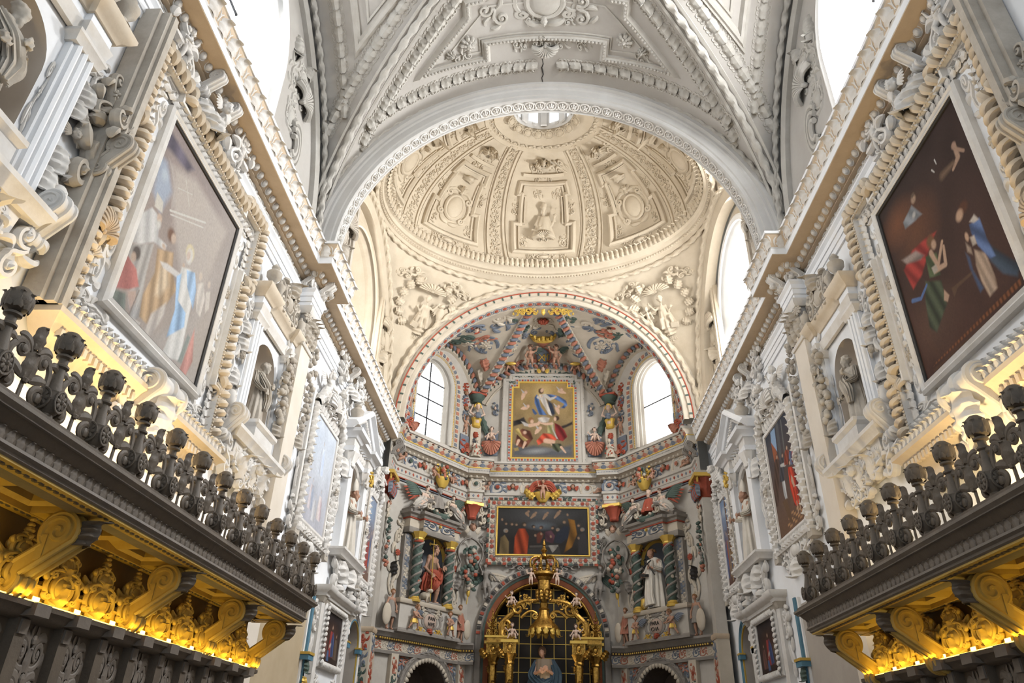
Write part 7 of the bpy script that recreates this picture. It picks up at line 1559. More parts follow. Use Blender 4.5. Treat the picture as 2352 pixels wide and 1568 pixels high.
PD['A'] = [('p',(.12,.085,.045),[(0,1),(.123,1),(.041,.775),(.074,.55),(0,.497)],.08),('p',(.17,.12,.05),[(.91,.868),(1,.907),(1,.536),(.844,.483),(.91,.669)],.07),('e',(.44,.32,.14),(.484,.868,.2,.16,0),1),('p',(.075,.075,.08),[(0,.192),(.189,.152),(.352,.179),(.713,.139),(1,.192),(1,0),(0,0)],.04),('e',(.22,.22,.22),(.402,.086,.28,.05,.1),1),('e',(.13,.13,.13),(.779,.099,.2,.04,-.1),1),('p',(.02,.018,.017),[(0,.483),(.107,.51),(.189,.543),(.23,.483),(.287,.417),(.156,.43),(0,.391)],('f',30,30,.4),.02),('p',(.36,.33,.3),[(.123,.483),(.189,.47),(.32,.424),(.303,.391),(.189,.404)],.015),('p',(.025,.02,.018),[(.779,.417),(.877,.444),(.992,.49),(1,.43),(.877,.384),(.811,.364)],.02),('p',(.025,.03,.045),[(.541,.815),(.68,.722),(.73,.576),(.664,.523),(.582,.603)],.03),('p',(.055,.1,.21),[(.393,.848),(.426,.821),(.47,.669),(.582,.55),(.434,.556),(.352,.722),(.352,.801)],('f',60,25,.45),.012),('p',(.06,.105,.225),[(.533,.854),(.648,.848),(.779,.821),(.893,.762),(.918,.695),(.861,.642),(.779,.649),(.844,.709),(.713,.762),(.582,.801)],('f',40,60,.5),.015),('p',(.04,.07,.15),[(.303,.649),(.352,.642),(.418,.576),(.369,.55),(.328,.589)],.012),('p',(.42,.38,.34),[(.426,.841),(.516,.852),(.557,.775),(.631,.616),(.664,.536),(.59,.563),(.516,.669),(.459,.748)],('f',60,15,.25),.012),('s',(.4,.37,.33),[(.533,.828),(.615,.775),(.697,.799)],[.028,.026,.016],.5),('s',(.4,.36,.32),[(.418,.801),(.459,.781),(.492,.808)],[.024,.02,.012],.5),('e',(.05,.028,.018),(.467,.887,.055,.05,0),.4),('e',(.46,.3,.21),(.484,.898,.036,.038,-.3),.5),('e',(.46,.3,.21),(.713,.808,.025,.014,0),.5),('e',(.46,.3,.21),(.475,.815,.022,.016,0),.5),('s',(.46,.3,.21),[(.18,.848),(.164,.808),(.148,.768)],[.032,.03,.012],.5),('e',(.3,.18,.11),(.21,.872,.04,.034,0),.5),('e',(.46,.3,.21),(.213,.866,.028,.026,0),.5),('s',(.3,.28,.26),[(.172,.868),(.131,.907)],[.016,.006],.5),('s',(.46,.3,.21),[(.221,.656),(.18,.649),(.139,.642)],[.032,.03,.012],.5),('e',(.3,.18,.11),(.251,.679,.04,.034,0),.5),('e',(.46,.3,.21),(.254,.674,.028,.026,0),.5),('s',(.3,.28,.26),[(.213,.675),(.172,.715)],[.016,.006],.5),('s',(.46,.3,.21),[(.779,.887),(.828,.874),(.877,.861)],[.032,.03,.012],.5),('e',(.3,.18,.11),(.808,.911,.04,.034,0),.5),('e',(.46,.3,.21),(.811,.906,.028,.026,0),.5),('s',(.3,.28,.26),[(.77,.907),(.73,.947)],[.016,.006],.5),('s',(.46,.3,.21),[(.73,.656),(.746,.616),(.762,.576)],[.032,.03,.012],.5),('e',(.3,.18,.11),(.759,.679,.04,.034,0),.5),('e',(.46,.3,.21),(.762,.674,.028,.026,0),.5),('s',(.3,.28,.26),[(.721,.675),(.68,.715)],[.016,.006],.5),('s',(.46,.3,.21),[(.426,.364),(.402,.338),(.377,.311)],[.032,.03,.012],.5),('e',(.3,.18,.11),(.456,.388,.04,.034,0),.5),('e',(.46,.3,.21),(.459,.383,.028,.026,0),.5),('s',(.3,.28,.26),[(.418,.384),(.377,.424)],[.016,.006],.5),('p',(.1,.035,.02),[(.074,.325),(.156,.384),(.303,.351),(.352,.245),(.238,.126),(.107,.126),(.041,.192)],('f',30,30,.5),.015),('p',(.34,.25,.09),[(.016,.364),(.107,.391),(.172,.285),(.27,.232),(.205,.192),(.123,.258),(.057,.311)],('f',50,60,.4),.015),('p',(.22,.16,.06),[(.016,.126),(.107,.139),(.123,.086),(.041,.075)],.012),('s',(.46,.3,.21),[(.287,.417),(.418,.437),(.484,.51)],[.03,.026,.016],.5),('e',(.2,.1,.04),(.3,.49,.058,.045,0),.4),('e',(.46,.3,.21),(.32,.47,.036,.034,0),.5),('s',(.46,.3,.21),[(.213,.192),(.18,.126)],[.024,.014],.5),('s',(.46,.3,.21),[(.107,.219),(.082,.166)],[.024,.016],.5),('e',(.46,.3,.21),(.205,.325,.04,.03,.4),.6),('p',(.38,.34,.3),[(.402,.523),(.516,.55),(.623,.523),(.598,.457),(.5,.444),(.418,.47)],('f',40,40,.25),.02),('p',(.14,.016,.016),[(.68,.47),(.779,.43),(.861,.364),(.91,.272),(.828,.205),(.713,.232),(.689,.364)],('f',40,30,.5),.015),('p',(.36,.055,.028),[(.385,.219),(.5,.325),(.648,.311),(.746,.245),(.648,.179),(.516,.192),(.418,.152)],('f',40,50,.45),.015),('p',(.24,.22,.1),[(.566,.444),(.664,.457),(.68,.311),(.566,.318)],('f',60,30,.4),.015),('p',(.33,.31,.28),[(.661,.536),(.68,.364),(.762,.232),(.713,.245),(.648,.364)],.01),('e',(.05,.03,.02),(.73,.517,.05,.04,0),.4),('e',(.46,.3,.21),(.7,.507,.03,.036,0),.5),('s',(.46,.3,.21),[(.648,.444),(.549,.437),(.467,.45)],[.022,.02,.012],.5),('s',(.46,.3,.21),[(.549,.219),(.664,.205),(.648,.172)],[.04,.035,.02],.5),('p',(.05,.055,.03),[(.631,.192),(.795,.192),(.844,.126),(.746,.06),(.648,.113)],('f',60,50,.6),.015),('s',(.46,.3,.21),[(.795,.139),(.864,.07)],[.02,.012],.5)]
PD['H'] = [('e',(.085,.085,.085),(.476,.832,.45,.25,0),1),('e',(.13,.15,.17),(.476,.619,.2,.12,0),1),('e',(.11,.11,.115),(.528,.938,.15,.1,0),1),('p',(.17,.12,.055),[(.022,0),(.031,.354),(.083,.425),(.135,.265),(.135,0)],('f',50,8,.3),.02),('p',(.3,.048,.016),[(.179,0),(.188,.372),(.231,.558),(.31,.566),(.354,.389),(.345,.195),(.336,0)],('f',60,8,.5),.02),('p',(.03,.025,.022),[(.345,.442),(.393,.549),(.441,.478),(.432,.212),(.354,.212)],.02),('p',(.12,.035,.02),[(.424,.442),(.476,.513),(.52,.442),(.476,.23),(.432,.23)],.03),('p',(.085,.035,.045),[(.52,.496),(.598,.531),(.642,.407),(.616,.23),(.528,.283)],('f',40,20,.3),.02),('p',(.025,.028,.04),[(.642,.442),(.729,.637),(.79,.619),(.79,.372),(.703,.23),(.616,.248)],.025),('p',(.2,.09,.014),[(.773,.796),(.86,.761),(.886,.442),(.825,.159),(.721,.018),(.773,.354),(.799,.566)],('f',40,8,.45),.025),('p',(.045,.04,.04),[(.886,.442),(.965,.496),(1,.354),(1,0),(.878,0)],.03),('p',(.085,.075,.065),[(.354,.195),(.668,.221),(.686,.159),(.354,.142)],.01),('p',(.045,.04,.035),[(.336,.133),(.686,.159),(.703,0),(.336,0)],.01),('p',(.26,.24,.21),[(.559,.204),(.677,.216),(.651,.124),(.607,.035),(.581,.124)],('f',60,20,.2),.01),('e',(.25,.23,.2),(.092,.504,.032,.0544,0),.4),('e',(.3,.19,.12),(.099,.49,.0211,.0384,0),.6),('e',(.05,.04,.03),(.087,.664,.026,.0442,0),.4),('e',(.3,.19,.12),(.094,.65,.0172,.0312,0),.6),('e',(.06,.045,.035),(.153,.655,.028,.0476,0),.4),('e',(.3,.19,.12),(.16,.641,.0185,.0336,0),.6),('e',(.06,.05,.04),(.203,.646,.026,.0442,0),.4),('e',(.3,.19,.12),(.21,.632,.0172,.0312,0),.6),('e',(.05,.035,.025),(.293,.646,.034,.0578,0),.4),('e',(.3,.19,.12),(.3,.632,.0224,.0408,0),.6),('e',(.04,.03,.025),(.397,.602,.026,.0442,0),.4),('e',(.3,.19,.12),(.404,.588,.0172,.0312,0),.6),('e',(.07,.04,.03),(.485,.584,.028,.0476,0),.4),('e',(.3,.19,.12),(.478,.57,.0185,.0336,0),.6),('e',(.05,.035,.03),(.616,.584,.028,.0476,0),.4),('e',(.3,.19,.12),(.609,.57,.0185,.0336,0),.6),('e',(.2,.17,.14),(.668,.54,.026,.0442,0),.4),('e',(.3,.19,.12),(.661,.526,.0172,.0312,0),.6),('e',(.06,.05,.04),(.747,.717,.034,.0578,0),.4),('e',(.3,.19,.12),(.74,.703,.0224,.0408,0),.6),('e',(.06,.05,.04),(.904,.646,.028,.0476,0),.4),('e',(.3,.19,.12),(.897,.632,.0185,.0336,0),.6),('e',(.2,.18,.16),(.939,.549,.03,.051,0),.4),('e',(.3,.19,.12),(.932,.535,.0198,.036,0),.6),('s',(.3,.19,.12),[(.406,.858),(.371,.788)],[.05,.025],.5),('e',(.3,.19,.12),(.424,.903,.018,.034,0),.5),('s',(.3,.19,.12),[(.537,.858),(.507,.77)],[.05,.025],.5),('e',(.3,.19,.12),(.555,.903,.018,.034,0),.5),('s',(.3,.19,.12),[(.677,.903),(.633,.796)],[.05,.025],.5),('e',(.3,.19,.12),(.694,.947,.018,.034,0),.5),('s',(.3,.19,.12),[(.323,.885),(.341,.832)],[.05,.025],.5),('e',(.3,.19,.12),(.341,.929,.018,.034,0),.5),('e',(.3,.19,.12),(.777,.867,.016,.04,.3),.6),('e',(.3,.19,.12),(.59,.389,.016,.04,.3),.6),('e',(.3,.19,.12),(.419,.407,.016,.04,.3),.6),('e',(.3,.19,.12),(.485,.442,.016,.04,.3),.6),('e',(.3,.19,.12),(.895,.363,.016,.04,.3),.6),('e',(.3,.19,.12),(.048,.743,.016,.04,.3),.6)]
PD['R2'] = [('p',(.22,.32,.46),[(.237,1),(.432,.99),(.39,.749),(.195,.87)],.01),('p',(.26,.085,.04),[(.195,.918),(.352,.792),(.398,.67),(.205,.692)],.01),('s',(.085,.085,.09),[(.527,.976),(.463,.621)],[.045,.045],.3),('s',(.12,.12,.115),[(.694,.969),(.639,.677)],[.02,.02],.5),('p',(.13,.15,.18),[(.895,.988),(.977,.953),(.986,.798),(.894,.842)],('f',0,120,.5),.006),('p',(.36,.2,.1),[(.307,.053),(.407,.053),(.429,.074),(.331,.077)],.003),('p',(.36,.2,.1),[(.369,.102),(.469,.101),(.491,.123),(.393,.126)],.003),('p',(.36,.2,.1),[(.376,.029),(.475,.028),(.497,.049),(.4,.052)],.003),('p',(.36,.2,.1),[(.438,.077),(.536,.076),(.558,.097),(.462,.1)],.003),('p',(.36,.2,.1),[(.5,.126),(.597,.124),(.619,.145),(.523,.148)],.003),('p',(.36,.2,.1),[(.506,.052),(.602,.052),(.624,.073),(.529,.075)],.003),('p',(.36,.2,.1),[(.567,.1),(.662,.099),(.684,.12),(.59,.123)],.003),('p',(.36,.2,.1),[(.572,.028),(.667,.028),(.689,.048),(.595,.051)],.003),('p',(.36,.2,.1),[(.632,.076),(.727,.075),(.748,.095),(.655,.098)],.003),('p',(.36,.2,.1),[(.692,.123),(.786,.122),(.807,.142),(.715,.146)],.003),('p',(.36,.2,.1),[(.697,.051),(.79,.051),(.811,.071),(.72,.074)],.003),('p',(.36,.2,.1),[(.756,.098),(.848,.097),(.869,.118),(.779,.121)],.003),('p',(.36,.2,.1),[(.76,.027),(.852,.027),(.873,.047),(.783,.05)],.003),('p',(.36,.2,.1),[(.819,.074),(.91,.073),(.931,.094),(.842,.096)],.003),('p',(.36,.2,.1),[(.877,.121),(.967,.12),(.988,.14),(.9,.143)],.003),('p',(.36,.2,.1),[(.881,.05),(.97,.05),(.991,.07),(.903,.072)],.003),('p',(.36,.2,.1),[(.939,.097),(1.03,.096),(1.05,.116),(.961,.118)],.003),('p',(.36,.2,.1),[(.942,.027),(1.03,.027),(1.05,.046),(.964,.049)],.003),('p',(.36,.2,.1),[(.999,.073),(1.09,.072),(1.11,.092),(1.02,.094)],.003),('p',(.36,.2,.1),[(1.06,.118),(1.14,.117),(1.16,.137),(1.08,.14)],.003),('p',(.36,.2,.1),[(1.06,.049),(1.14,.049),(1.16,.069),(1.08,.071)],.003),('p',(.36,.2,.1),[(1.11,.095),(1.2,.094),(1.22,.113),(1.14,.116)],.003),('p',(.07,.04,.03),[(-.073,.316),(.105,.293),(.4,.672),(.357,.697),(.26,.718),(.199,.694)],('f',60,8,.35),.008),('e',(.06,.04,.03),(.332,.719,.05,.03,0),.5),('e',(.38,.25,.18),(.335,.714,.036,.022,0),.5),('p',(.05,.05,.06),[(.288,.471),(.456,.446),(.603,.63),(.562,.654),(.47,.674),(.411,.651)],('f',60,8,.35),.008),('e',(.06,.04,.03),(.538,.676,.05,.03,0),.5),('e',(.38,.25,.18),(.541,.67,.036,.022,0),.5),('p',(.42,.41,.39),[(.397,.624),(.55,.604),(.644,.556),(.576,.552),(.406,.591)],.008),('p',(.42,.42,.42),[(.365,.466),(.485,.45),(.47,.286),(.392,.268),(.357,.349)],('f',50,10,.25),.008),('p',(.2,.05,.03),[(.548,.567),(.709,.541),(.798,.649),(.758,.672),(.67,.692),(.613,.669)],('f',60,8,.35),.008),('e',(.06,.04,.03),(.736,.694,.05,.03,0),.5),('e',(.38,.25,.18),(.738,.689,.036,.022,0),.5),('p',(.1,.12,.2),[(.708,.523),(.863,.498),(.95,.604),(.912,.627),(.827,.646),(.772,.624)],('f',60,8,.35),.008),('e',(.06,.04,.03),(.891,.648,.05,.03,0),.5),('e',(.38,.25,.18),(.893,.643,.036,.022,0),.5),('p',(.25,.06,.05),[(.815,.523),(.966,.498),(1.05,.604),(1.01,.626),(.932,.645),(.878,.623)],('f',60,8,.35),.008),('e',(.06,.04,.03),(.994,.647,.05,.03,0),.5),('e',(.38,.25,.18),(.997,.642,.036,.022,0),.5),('p',(.16,.03,.03),[(.647,.166),(.799,.148),(1.07,.497),(1.03,.519),(.953,.537),(.9,.514)],('f',60,8,.35),.008),('e',(.06,.04,.03),(1.01,.539,.05,.03,0),.5),('e',(.38,.25,.18),(1.02,.534,.036,.022,0),.5),('e',(.42,.41,.4),(.985,.476,.06,.05,0),.5),('p',(.1,.035,.03),[(1.04,.433),(1.07,.285),(1.03,.079),(.898,.095),(.94,.263)],.012),('p',(.44,.05,.025),[(.656,.53),(.817,.494),(.854,.383),(.826,.291),(.869,.17),(.75,.129),(.659,.205),(.611,.345)],('f',60,15,.35),.008),('p',(.46,.31,.22),[(.719,.447),(.768,.406),(.8,.312),(.74,.313),(.689,.383)],.008),('p',(.4,.045,.022),[(.68,.314),(.841,.288),(.869,.17),(.701,.182)],('f',80,10,.35),.008),('s',(.46,.31,.22),[(.76,.182),(.748,.088)],[.016,.011],.5),('s',(.46,.31,.22),[(.844,.176),(.84,.095)],[.016,.011],.5),('e',(.06,.03,.02),(.737,.552,.05,.034,0),.4),('e',(.44,.3,.21),(.748,.542,.034,.024,0),.5),('p',(.12,.07,.04),[(.253,.3),(.448,.298),(.532,.039),(.426,.061),(.318,.212)],.012)]
PT['L1'] = paint(2.25, 2.79, grad((.27, .23, .20), (.21, .17, .16), (.34, .31, .28), .03, 1), [(q[0], tuple(c * .66 for c in q[1])) + tuple(q[2:]) for q in PD['L1']], res=.009)
PT['R1'] = paint(2.25, 2.79, grad((.070, .030, .020), (.030, .019, .017), (.035, .020, .018), .05, 2), PD['R1'], res=.009)
P2 = [('p', (.42, .50, .62), [(.0, .5), (1, .55), (1, 1.), (0, 1.)], .2), ('e', (.62, .66, .70), (.55, .62, .5, .3, .3), 1.0)] + person_paint(.5, .5, .34, (.55, .58, .66), (.35, .45, .68), (.6, .45, .36), w=2.0) + person_paint(.3, .12, .3, (.52, .35, .30), (.30, .36, .52), w=2.2, face=1) + person_paint(.7, .10, .3, (.55, .40, .30), (.5, .25, .22), w=2.2, face=-1) + person_paint(.5, .05, .26, (.55, .50, .45), None, w=2.)
PT['L2'] = paint(1.7, 2.28, grad((.40, .40, .44), (.50, .54, .60), None, .04, 3), [(q[0], tuple(c * .4 + d * .6 for c, d in zip(q[1], (.46, .49, .54)))) + tuple(q[2:]) for q in P2], res=.014)  # glare over this canvas is mixed into its colours as pale blue
PT['R2'] = paint(1.7, 2.28, grad((.14, .08, .05), (.04, .045, .06), None, .04, 4), PD['R2'], res=.010)
def crowd(seed, sky=(.22, .30, .42), n=7):
    r = random.Random(seed); L = [('p', sky, [(0, .6), (1, .65), (1, 1), (0, 1)], .2), ('e', (.4, .44, .5), (.3, .85, .3, .08, 0), 1.)]
    for i in range(n):
        c = r.choice([(.32, .06, .04), (.10, .12, .22), (.42, .36, .30), (.30, .20, .10), (.08, .12, .09), (.5, .46, .42)]); L += person_paint((i + .5) / n + r.uniform(-.04, .04), r.uniform(.02, .18), r.uniform(.42, .6), c, r.choice([None, (.06, .08, .16), (.30, .05, .04)]), w=1.4, face=r.choice([-1, 1]))
    return L
PT['L3'] = paint(1.0, 2.3, grad((.16, .09, .06), (.22, .26, .34), None, .04, 5), crowd(5), res=.014)
PT['R3'] = paint(1.0, 2.3, grad((.12, .06, .04), (.16, .22, .34), None, .04, 6), crowd(8) + [('s', (.16, .09, .05), [(.55, .3), (.5, 1.)], [.03, .03], .3)], res=.014)
def holy(seed): return [('e', (.07, .035, .025), (.5, .5, .5, .4, 0), 1.)] + person_paint(.5, .14, .62, (.22, .04, .035), (.05, .07, .15), (.40, .27, .20), w=1.6) + person_paint(.22, .10, .48, (.12, .06, .05), None, (.30, .19, .14), w=1.5, face=1) + person_paint(.78, .12, .50, (.10, .07, .05), None, (.28, .18, .13), w=1.5, face=-1) + [('e', (.42, .34, .28), (.47, .36, .07, .05, .5), .5)] + person_paint(.40, .05, .26, (.06, .09, .17), None, (.35, .24, .17), w=1.8)
PT['Ls'] = paint(1.56, 1.1, grad((.035, .022, .018), (.028, .022, .022), None, .05, 7), holy(1), res=.012); PT['Rs'] = paint(1.5, 1.08, grad((.038, .024, .02), (.03, .024, .024), None, .05, 8), holy(2), res=.012)
PT['A'] = paint(2.24, 3.0, grad((.13, .10, .06), (.27, .18, .07), None, .06, 9), PD['A'], res=.011)
PT['H'] = paint(3.08, 1.58, grad((.014, .011, .009), (.026, .025, .024), None, .06, 10), [(q[0], tuple(c * .6 for c in q[1])) + tuple(q[2:]) for q in PD['H']], res=.011)
big_frame(LEFT, 7.72, 'huge pale painting of a bishop joining a couple, in a white scrolled stucco frame', PT['L1'], '')
big_frame(RIGHT, 7.74, 'huge dark painting of a kneeling woman in blue and an angel, in a stucco frame', PT['R1'], '')

# -------- second and third paintings: tall frames with spiral bars and putti
def tall_frame(S, y, hw, z0, z1, label, canv, group='tall framed paintings'):
    t = thing('framed_painting', label, 'painting', S.M(y, 0, .02), group)
    obj('canvas', canv, canvas_mat(), t, (0, -.08, z0)); R = rectp(-hw, hw, z0, z1)
    obj('inner_frame', sweep(MB(), R, (0, -1, 0), [(-.1, 0), (-.1, .10), (-.06, .12), (-.01, .11), (0, .08), (0, 0)], True), STUC, t); obj('back_panel', MB().box(-hw - .34, hw + .34, -.05, 0, z0 - .3, z1 + .42), STUC, t)
    for a in (-1, 1):
        x = a * (hw + .24); P = [(x, -.12, z) for z in np.linspace(z0 - .35, z1 + .1, 20)]; obj('spiral_bar', rope(P, .095, .16), STUC, t)
        obj('spiral_bar', rope([(a * (hw + .24) - a * q * .55, -.16, z1 + .1 + q * .62) for q in np.linspace(0, 1, 10)], .1, .16), STUC, t); obj('corner_ear', MB().box(x - .14, x + .14, -.18, 0, z0 - .45, z0 - .33), STUCD, t)
        obj('outer_strip', MB().box(a * (hw + .42) - .05, a * (hw + .42) + .05, -.12, 0, z0 + .1, z1 + .35), STUC, t); obj('volute', L_scroll(), STUC, t, (a * (hw + .46), -.06, z0 - .35), (0, 0, 0), (.34 * a, .7, .6)); obj('side_scroll', L_side(), STUC, t, (a * (hw + .40), -.05, z0 + .4), (0, 0, 0), (.4 * a, .7, 1.2))
        putto(t, 'up' if a < 0 else 'stand', (a * (hw * .72), -.18, z1 + .28), .82, STUC, None, STUC, mir=a); obj('knob', L_ros(), STUCD, t, (x, -.2, (z0 + z1) / 2 - .05), (0, 0, 0), .26)
        obj('foot_scroll', L_scroll(), STUC, t, (a * hw * .5, -.1, z0 - .75), (0, a * .7, 0), (.5 * a, .9, .7))
    n = int((2 * hw) / .17)
    for j in range(n): obj('band_leaf', L_curl(), STUC, t, (-hw + (j + .5) * 2 * hw / n, -.08, z1 + .1), (0, 0, 0), (.16, .3, .24)); obj('band_leaf', L_curl(), STUC, t, (-hw + (j + .5) * 2 * hw / n, -.08, z0 - .1), (0, PI, 0), (.16, .3, .2))
    for z in np.arange(z0, z1, .18):
        for a in (-1, 1): obj('edge_leaf', L_curl(), STUC, t, (a * (hw + .11), -.08, z), (0, a * PI / 2, 0), (.17, .3, .12))
    obj('crest_bust', L_cherub(), STUC, t, (0, -.3, z1 + .82), (0, 0, 0), .22); obj('crest_shell', L_shell(), STUC, t, (0, -.12, z1 + .4), (0, 0, 0), (.4, .6, .4)); obj('crest_cartouche', L_cart(), STUC, t, (0, -.14, z1 + .5), (0, 0, 0), (.8, 1.0, .5))
    obj('foot_mask', L_cart(), STUC, t, (0, -.1, z0 - .42), (0, 0, 0), (.9, 1.0, .45)); obj('foot_leaf', L_leaf(), STUC, t, (0, -.1, z0 - .6), (0, PI, 0), (.4, .7, .45)); obj('foot_cornice', sweep(MB(), [(-hw - .3, 0, 0), (-hw - .3, -.14, 0), (hw + .3, -.14, 0), (hw + .3, 0, 0)], (0, 0, 1), [(-.1, z0 - .32), (.04, z0 - .32), (.06, z0 - .26), (-.1, z0 - .26)]), STUC, t)
    return t
tall_frame(LEFT, 14.97, .85, 4.10, 6.38, 'painting with pale blue glare put into its colours, in a tall frame on the left wall past the pilaster', PT['L2'])
tall_frame(RIGHT, 14.88, .85, 4.10, 6.38, 'painting of a red-robed figure on a chequered floor in a tall frame', PT['R2'])
tall_frame(LEFT, 20.15, .5, 4.10, 6.38, 'narrow crowded painting on the left wall next to the apse', PT['L3'])
tall_frame(RIGHT, 20.05, .5, 4.10, 6.38, 'narrow crowded painting with a tall cross on the right wall next to the apse', PT['R3'])

# -------- saint niches
def saint(S, y, z, out, h, label, seed, beard, mir=1, m=STUCD, pose=0, group='niche saints'):
    t = thing('saint_statue', label, 'statue', S.M(y, z, out), group)
    P_ = dict(pelvis=(0, 0, .5), chest=(.01, -.01, .74), head=(.03, -.05, .925), yaw=.5, elbL=(.17, -.06, .6), handL=(.08, -.17, .64), elbR=(-.18, -.04, .58), handR=(-.10, -.16, .52))
    if pose: P_.update(handL=(.14, -.16, .7), handR=(-.16, -.15, .45), yaw=-.5)
    mb = MB(); human(mb, P_, beard=beard, seed=seed, bare_legs=False); obj('body', remesh(mb, .011, 1, 'saint'), m, t, (0, 0, 0), (0, 0, 0), (h * mir, h, h))
    obj('robe', robe(MB(), .82, .0, .09, .17, 72, 9, .2, lean=.02, seed=seed), m, t, (0, 0, 0), (0, 0, 0), (h * mir, h, h)); mb = MB(); drape(mb, [(-.09, -.03, .8), (.0, -.14, .62), (.10, -.14, .46), (.08, -.13, .3)], [.05, .07, .08, .05], .3); drape(mb, [(.1, 0, .8), (.17, -.05, .6), (.10, -.14, .58)], [.05, .06, .04], .25); drape(mb, [(-.1, 0, .8), (-.17, -.04, .6), (-.1, -.13, .52)], [.05, .06, .04], .25); drape(mb, [(.1, .02, .8), (.15, .05, .4), (.14, .03, .1)], [.05, .08, .06], .3); obj('cloak', mb, m, t, (0, 0, 0), (0, 0, 0), (h * mir, h, h))
    obj('plinth', lathe(MB(), [(.24 * h, -.1), (.26 * h, -.02), (.22 * h, 0)], 20), m, t, (0, 0, 0)); return t
def niche_aedicule(S, y, label, group='saint niche aediculae'):
    t = thing('niche_aedicule', label, 'aedicule', S.M(y, 0, .0), group)
    for a in (-1, 1):
        m = MB(); m.box(a * .80 - .18, a * .80 + .18, -.08, 0, 4.4, 6.42)
        obj('pilaster', m, WALL, t)
        for j in (-1, 0, 1): obj('reed', tube(MB(), [(a * .80 + j * .105, -.08, 4.42), (a * .80 + j * .105, -.08, 6.4)], .045, 8, 1.3), WALL, t)
        obj('pilaster_cap', sweep(MB(), [(a * .8 - .18, 0, 0), (a * .8 - .18, -.1, 0), (a * .8 + .18, -.1, 0), (a * .8 + .18, 0, 0)], (0, 0, 1), [(-.05, 6.36), (.03, 6.36), (.05, 6.42), (.08, 6.46), (.08, 6.5), (-.05, 6.5)]), STUC, t)
        # outer drops: cherub, husks, scrolls
        cherub(t, (a * 1.14, -.06, 5.55), .13, STUCD); 
        for j, (z, s_) in enumerate(((6.2, .3), (5.95, .32), (5.3, .34), (5.0, .34), (4.72, .3))): obj('husk', L_leaf(), STUC, t, (a * 1.12, -.01, z), (0, PI + a * .15 * (j % 2 * 2 - 1), 0), (s_, .5, s_ * 1.2))
        obj('top_scroll', L_scroll(), STUC, t, (a * 1.16, -.02, 6.2), (0, 0, 0), (.34 * a, .6, .5)); obj('foot_volute', volute_bracket(MB(), .22, .34, .62), STUC, t, (a * 1.12, 0, 4.05)); obj('foot_scroll', L_scroll(), STUC, t, (a * 1.2, -.05, 4.25), (0, 0, 0), (.42 * a, .8, .6)); obj('fig', L_fruit(), STUC, t, (a * 1.22, -.1, 4.75), (0, 0, 0), (.2, .2, .34))
        obj('urn', lathe(MB(), [(.05, 0), (.11, .02), (.06, .08), (.05, .12), (.13, .24), (.14, .32), (.06, .40), (.08, .44), (.02, .52)], 14), STUCD, t, (a * .92, -.22, 7.02)); obj('urn', lathe(MB(), [(.04, 0), (.08, .02), (.05, .06), (.1, .18), (.1, .24), (.04, .30), (.02, .36)], 14), STUCD, t, (a * .64, -.24, 7.02))
        obj('crest_scroll', L_scroll(), STUCD, t, (a * .36, -.2, 7.0), (0, a * -.2, 0), (.5 * a, 1.0, .62)); obj('niche_frill', L_side(), STUC, t, (a * .56, -.02, 4.8), (0, 0, 0), (.25 * a, .4, 1.2))
    PT_ = [(-1.0, 0, 0), (-1.0, -.16, 0), (-.62, -.16, 0), (-.62, -.08, 0), (.62, -.08, 0), (.62, -.16, 0), (1.0, -.16, 0), (1.0, 0, 0)]
    obj('architrave', sweep(MB(), PT_, (0, 0, 1), [(-.06, 6.5), (.0, 6.5), (.02, 6.58), (.04, 6.66), (-.06, 6.66)]), STUC, t); obj('frieze', sweep(MB(), PT_, (0, 0, 1), [(-.06, 6.66), (.0, 6.66), (.0, 6.82), (-.06, 6.82)]), WALL, t); obj('cornice', sweep(MB(), PT_, (0, 0, 1), [(-.06, 6.82), (.03, 6.82), (.06, 6.88), (.12, 6.92), (.16, 6.98), (.16, 7.03), (-.06, 7.03)]), TAN, t)
    obj('crest_cartouche', L_cart(), STUCD, t, (0, -.18, 7.3), (0, 0, 0), (.7, 1.0, .62)); obj('crest_leaf', L_leaf(), STUCD, t, (0, -.18, 7.4), (0, 0, 0), (.4, .8, .4))
    obj('base_cornice', sweep(MB(), [(-1.0, 0, 0), (-1.0, -.22, 0), (1.0, -.22, 0), (1.0, 0, 0)], (0, 0, 1), [(-.1, 4.22), (.02, 4.22), (.05, 4.28), (.1, 4.34), (.1, 4.4), (-.1, 4.4)]), STUC, t); obj('statue_plinth', sweep(MB(), [(-.42, 0, 0), (-.42, -.26, 0), (.42, -.26, 0), (.42, 0, 0)], (0, 0, 1), [(-.2, 4.4), (0, 4.4), (0, 4.62), (.05, 4.68), (.05, 4.74), (-.2, 4.74)]), STUC, t)
    # corbel of foliage below
    m = MB(); sweep(m, [(-.85, 0, 0), (-.85, -.18, 0), (.85, -.18, 0), (.85, 0, 0)], (0, 0, 1), [(-.17, 3.75), (-.12, 3.78), (-.02, 4.0), (.0, 4.22), (-.17, 4.22)]); obj('corbel', m, STUC, t)
    for a in (-1, 0, 1): obj('corbel_leaf', L_curl(), STUC, t, (a * .42, -.14, 3.72), (0, a * .15, 0), (.3, .6, .4)); obj('corbel_cartouche', L_cart(), STUC, t, (a * .5, -.14, 4.0), (0, 0, 0), (.5, .9, .4)); obj('corbel_scroll', L_scroll(), STUC, t, (a * .3 + .12, -.16, 3.72), (0, .6 * a, 0), (.36, 1.0, .46)); obj('corbel_scroll', L_scroll(), STUC, t, (a * .3 - .12, -.16, 3.55), (0, -.5 * a, 0), (-.36, 1.0, .4))
    for a in (-1, 1): obj('corbel_volute', L_scroll(), STUC, t, (a * .85, -.12, 3.62), (0, a * .5, 0), (.5 * a, 1.2, .7))
    obj('corbel_mask', L_cherub(), STUC, t, (0, -.26, 4.0), (0, 0, 0), .18)
    return t
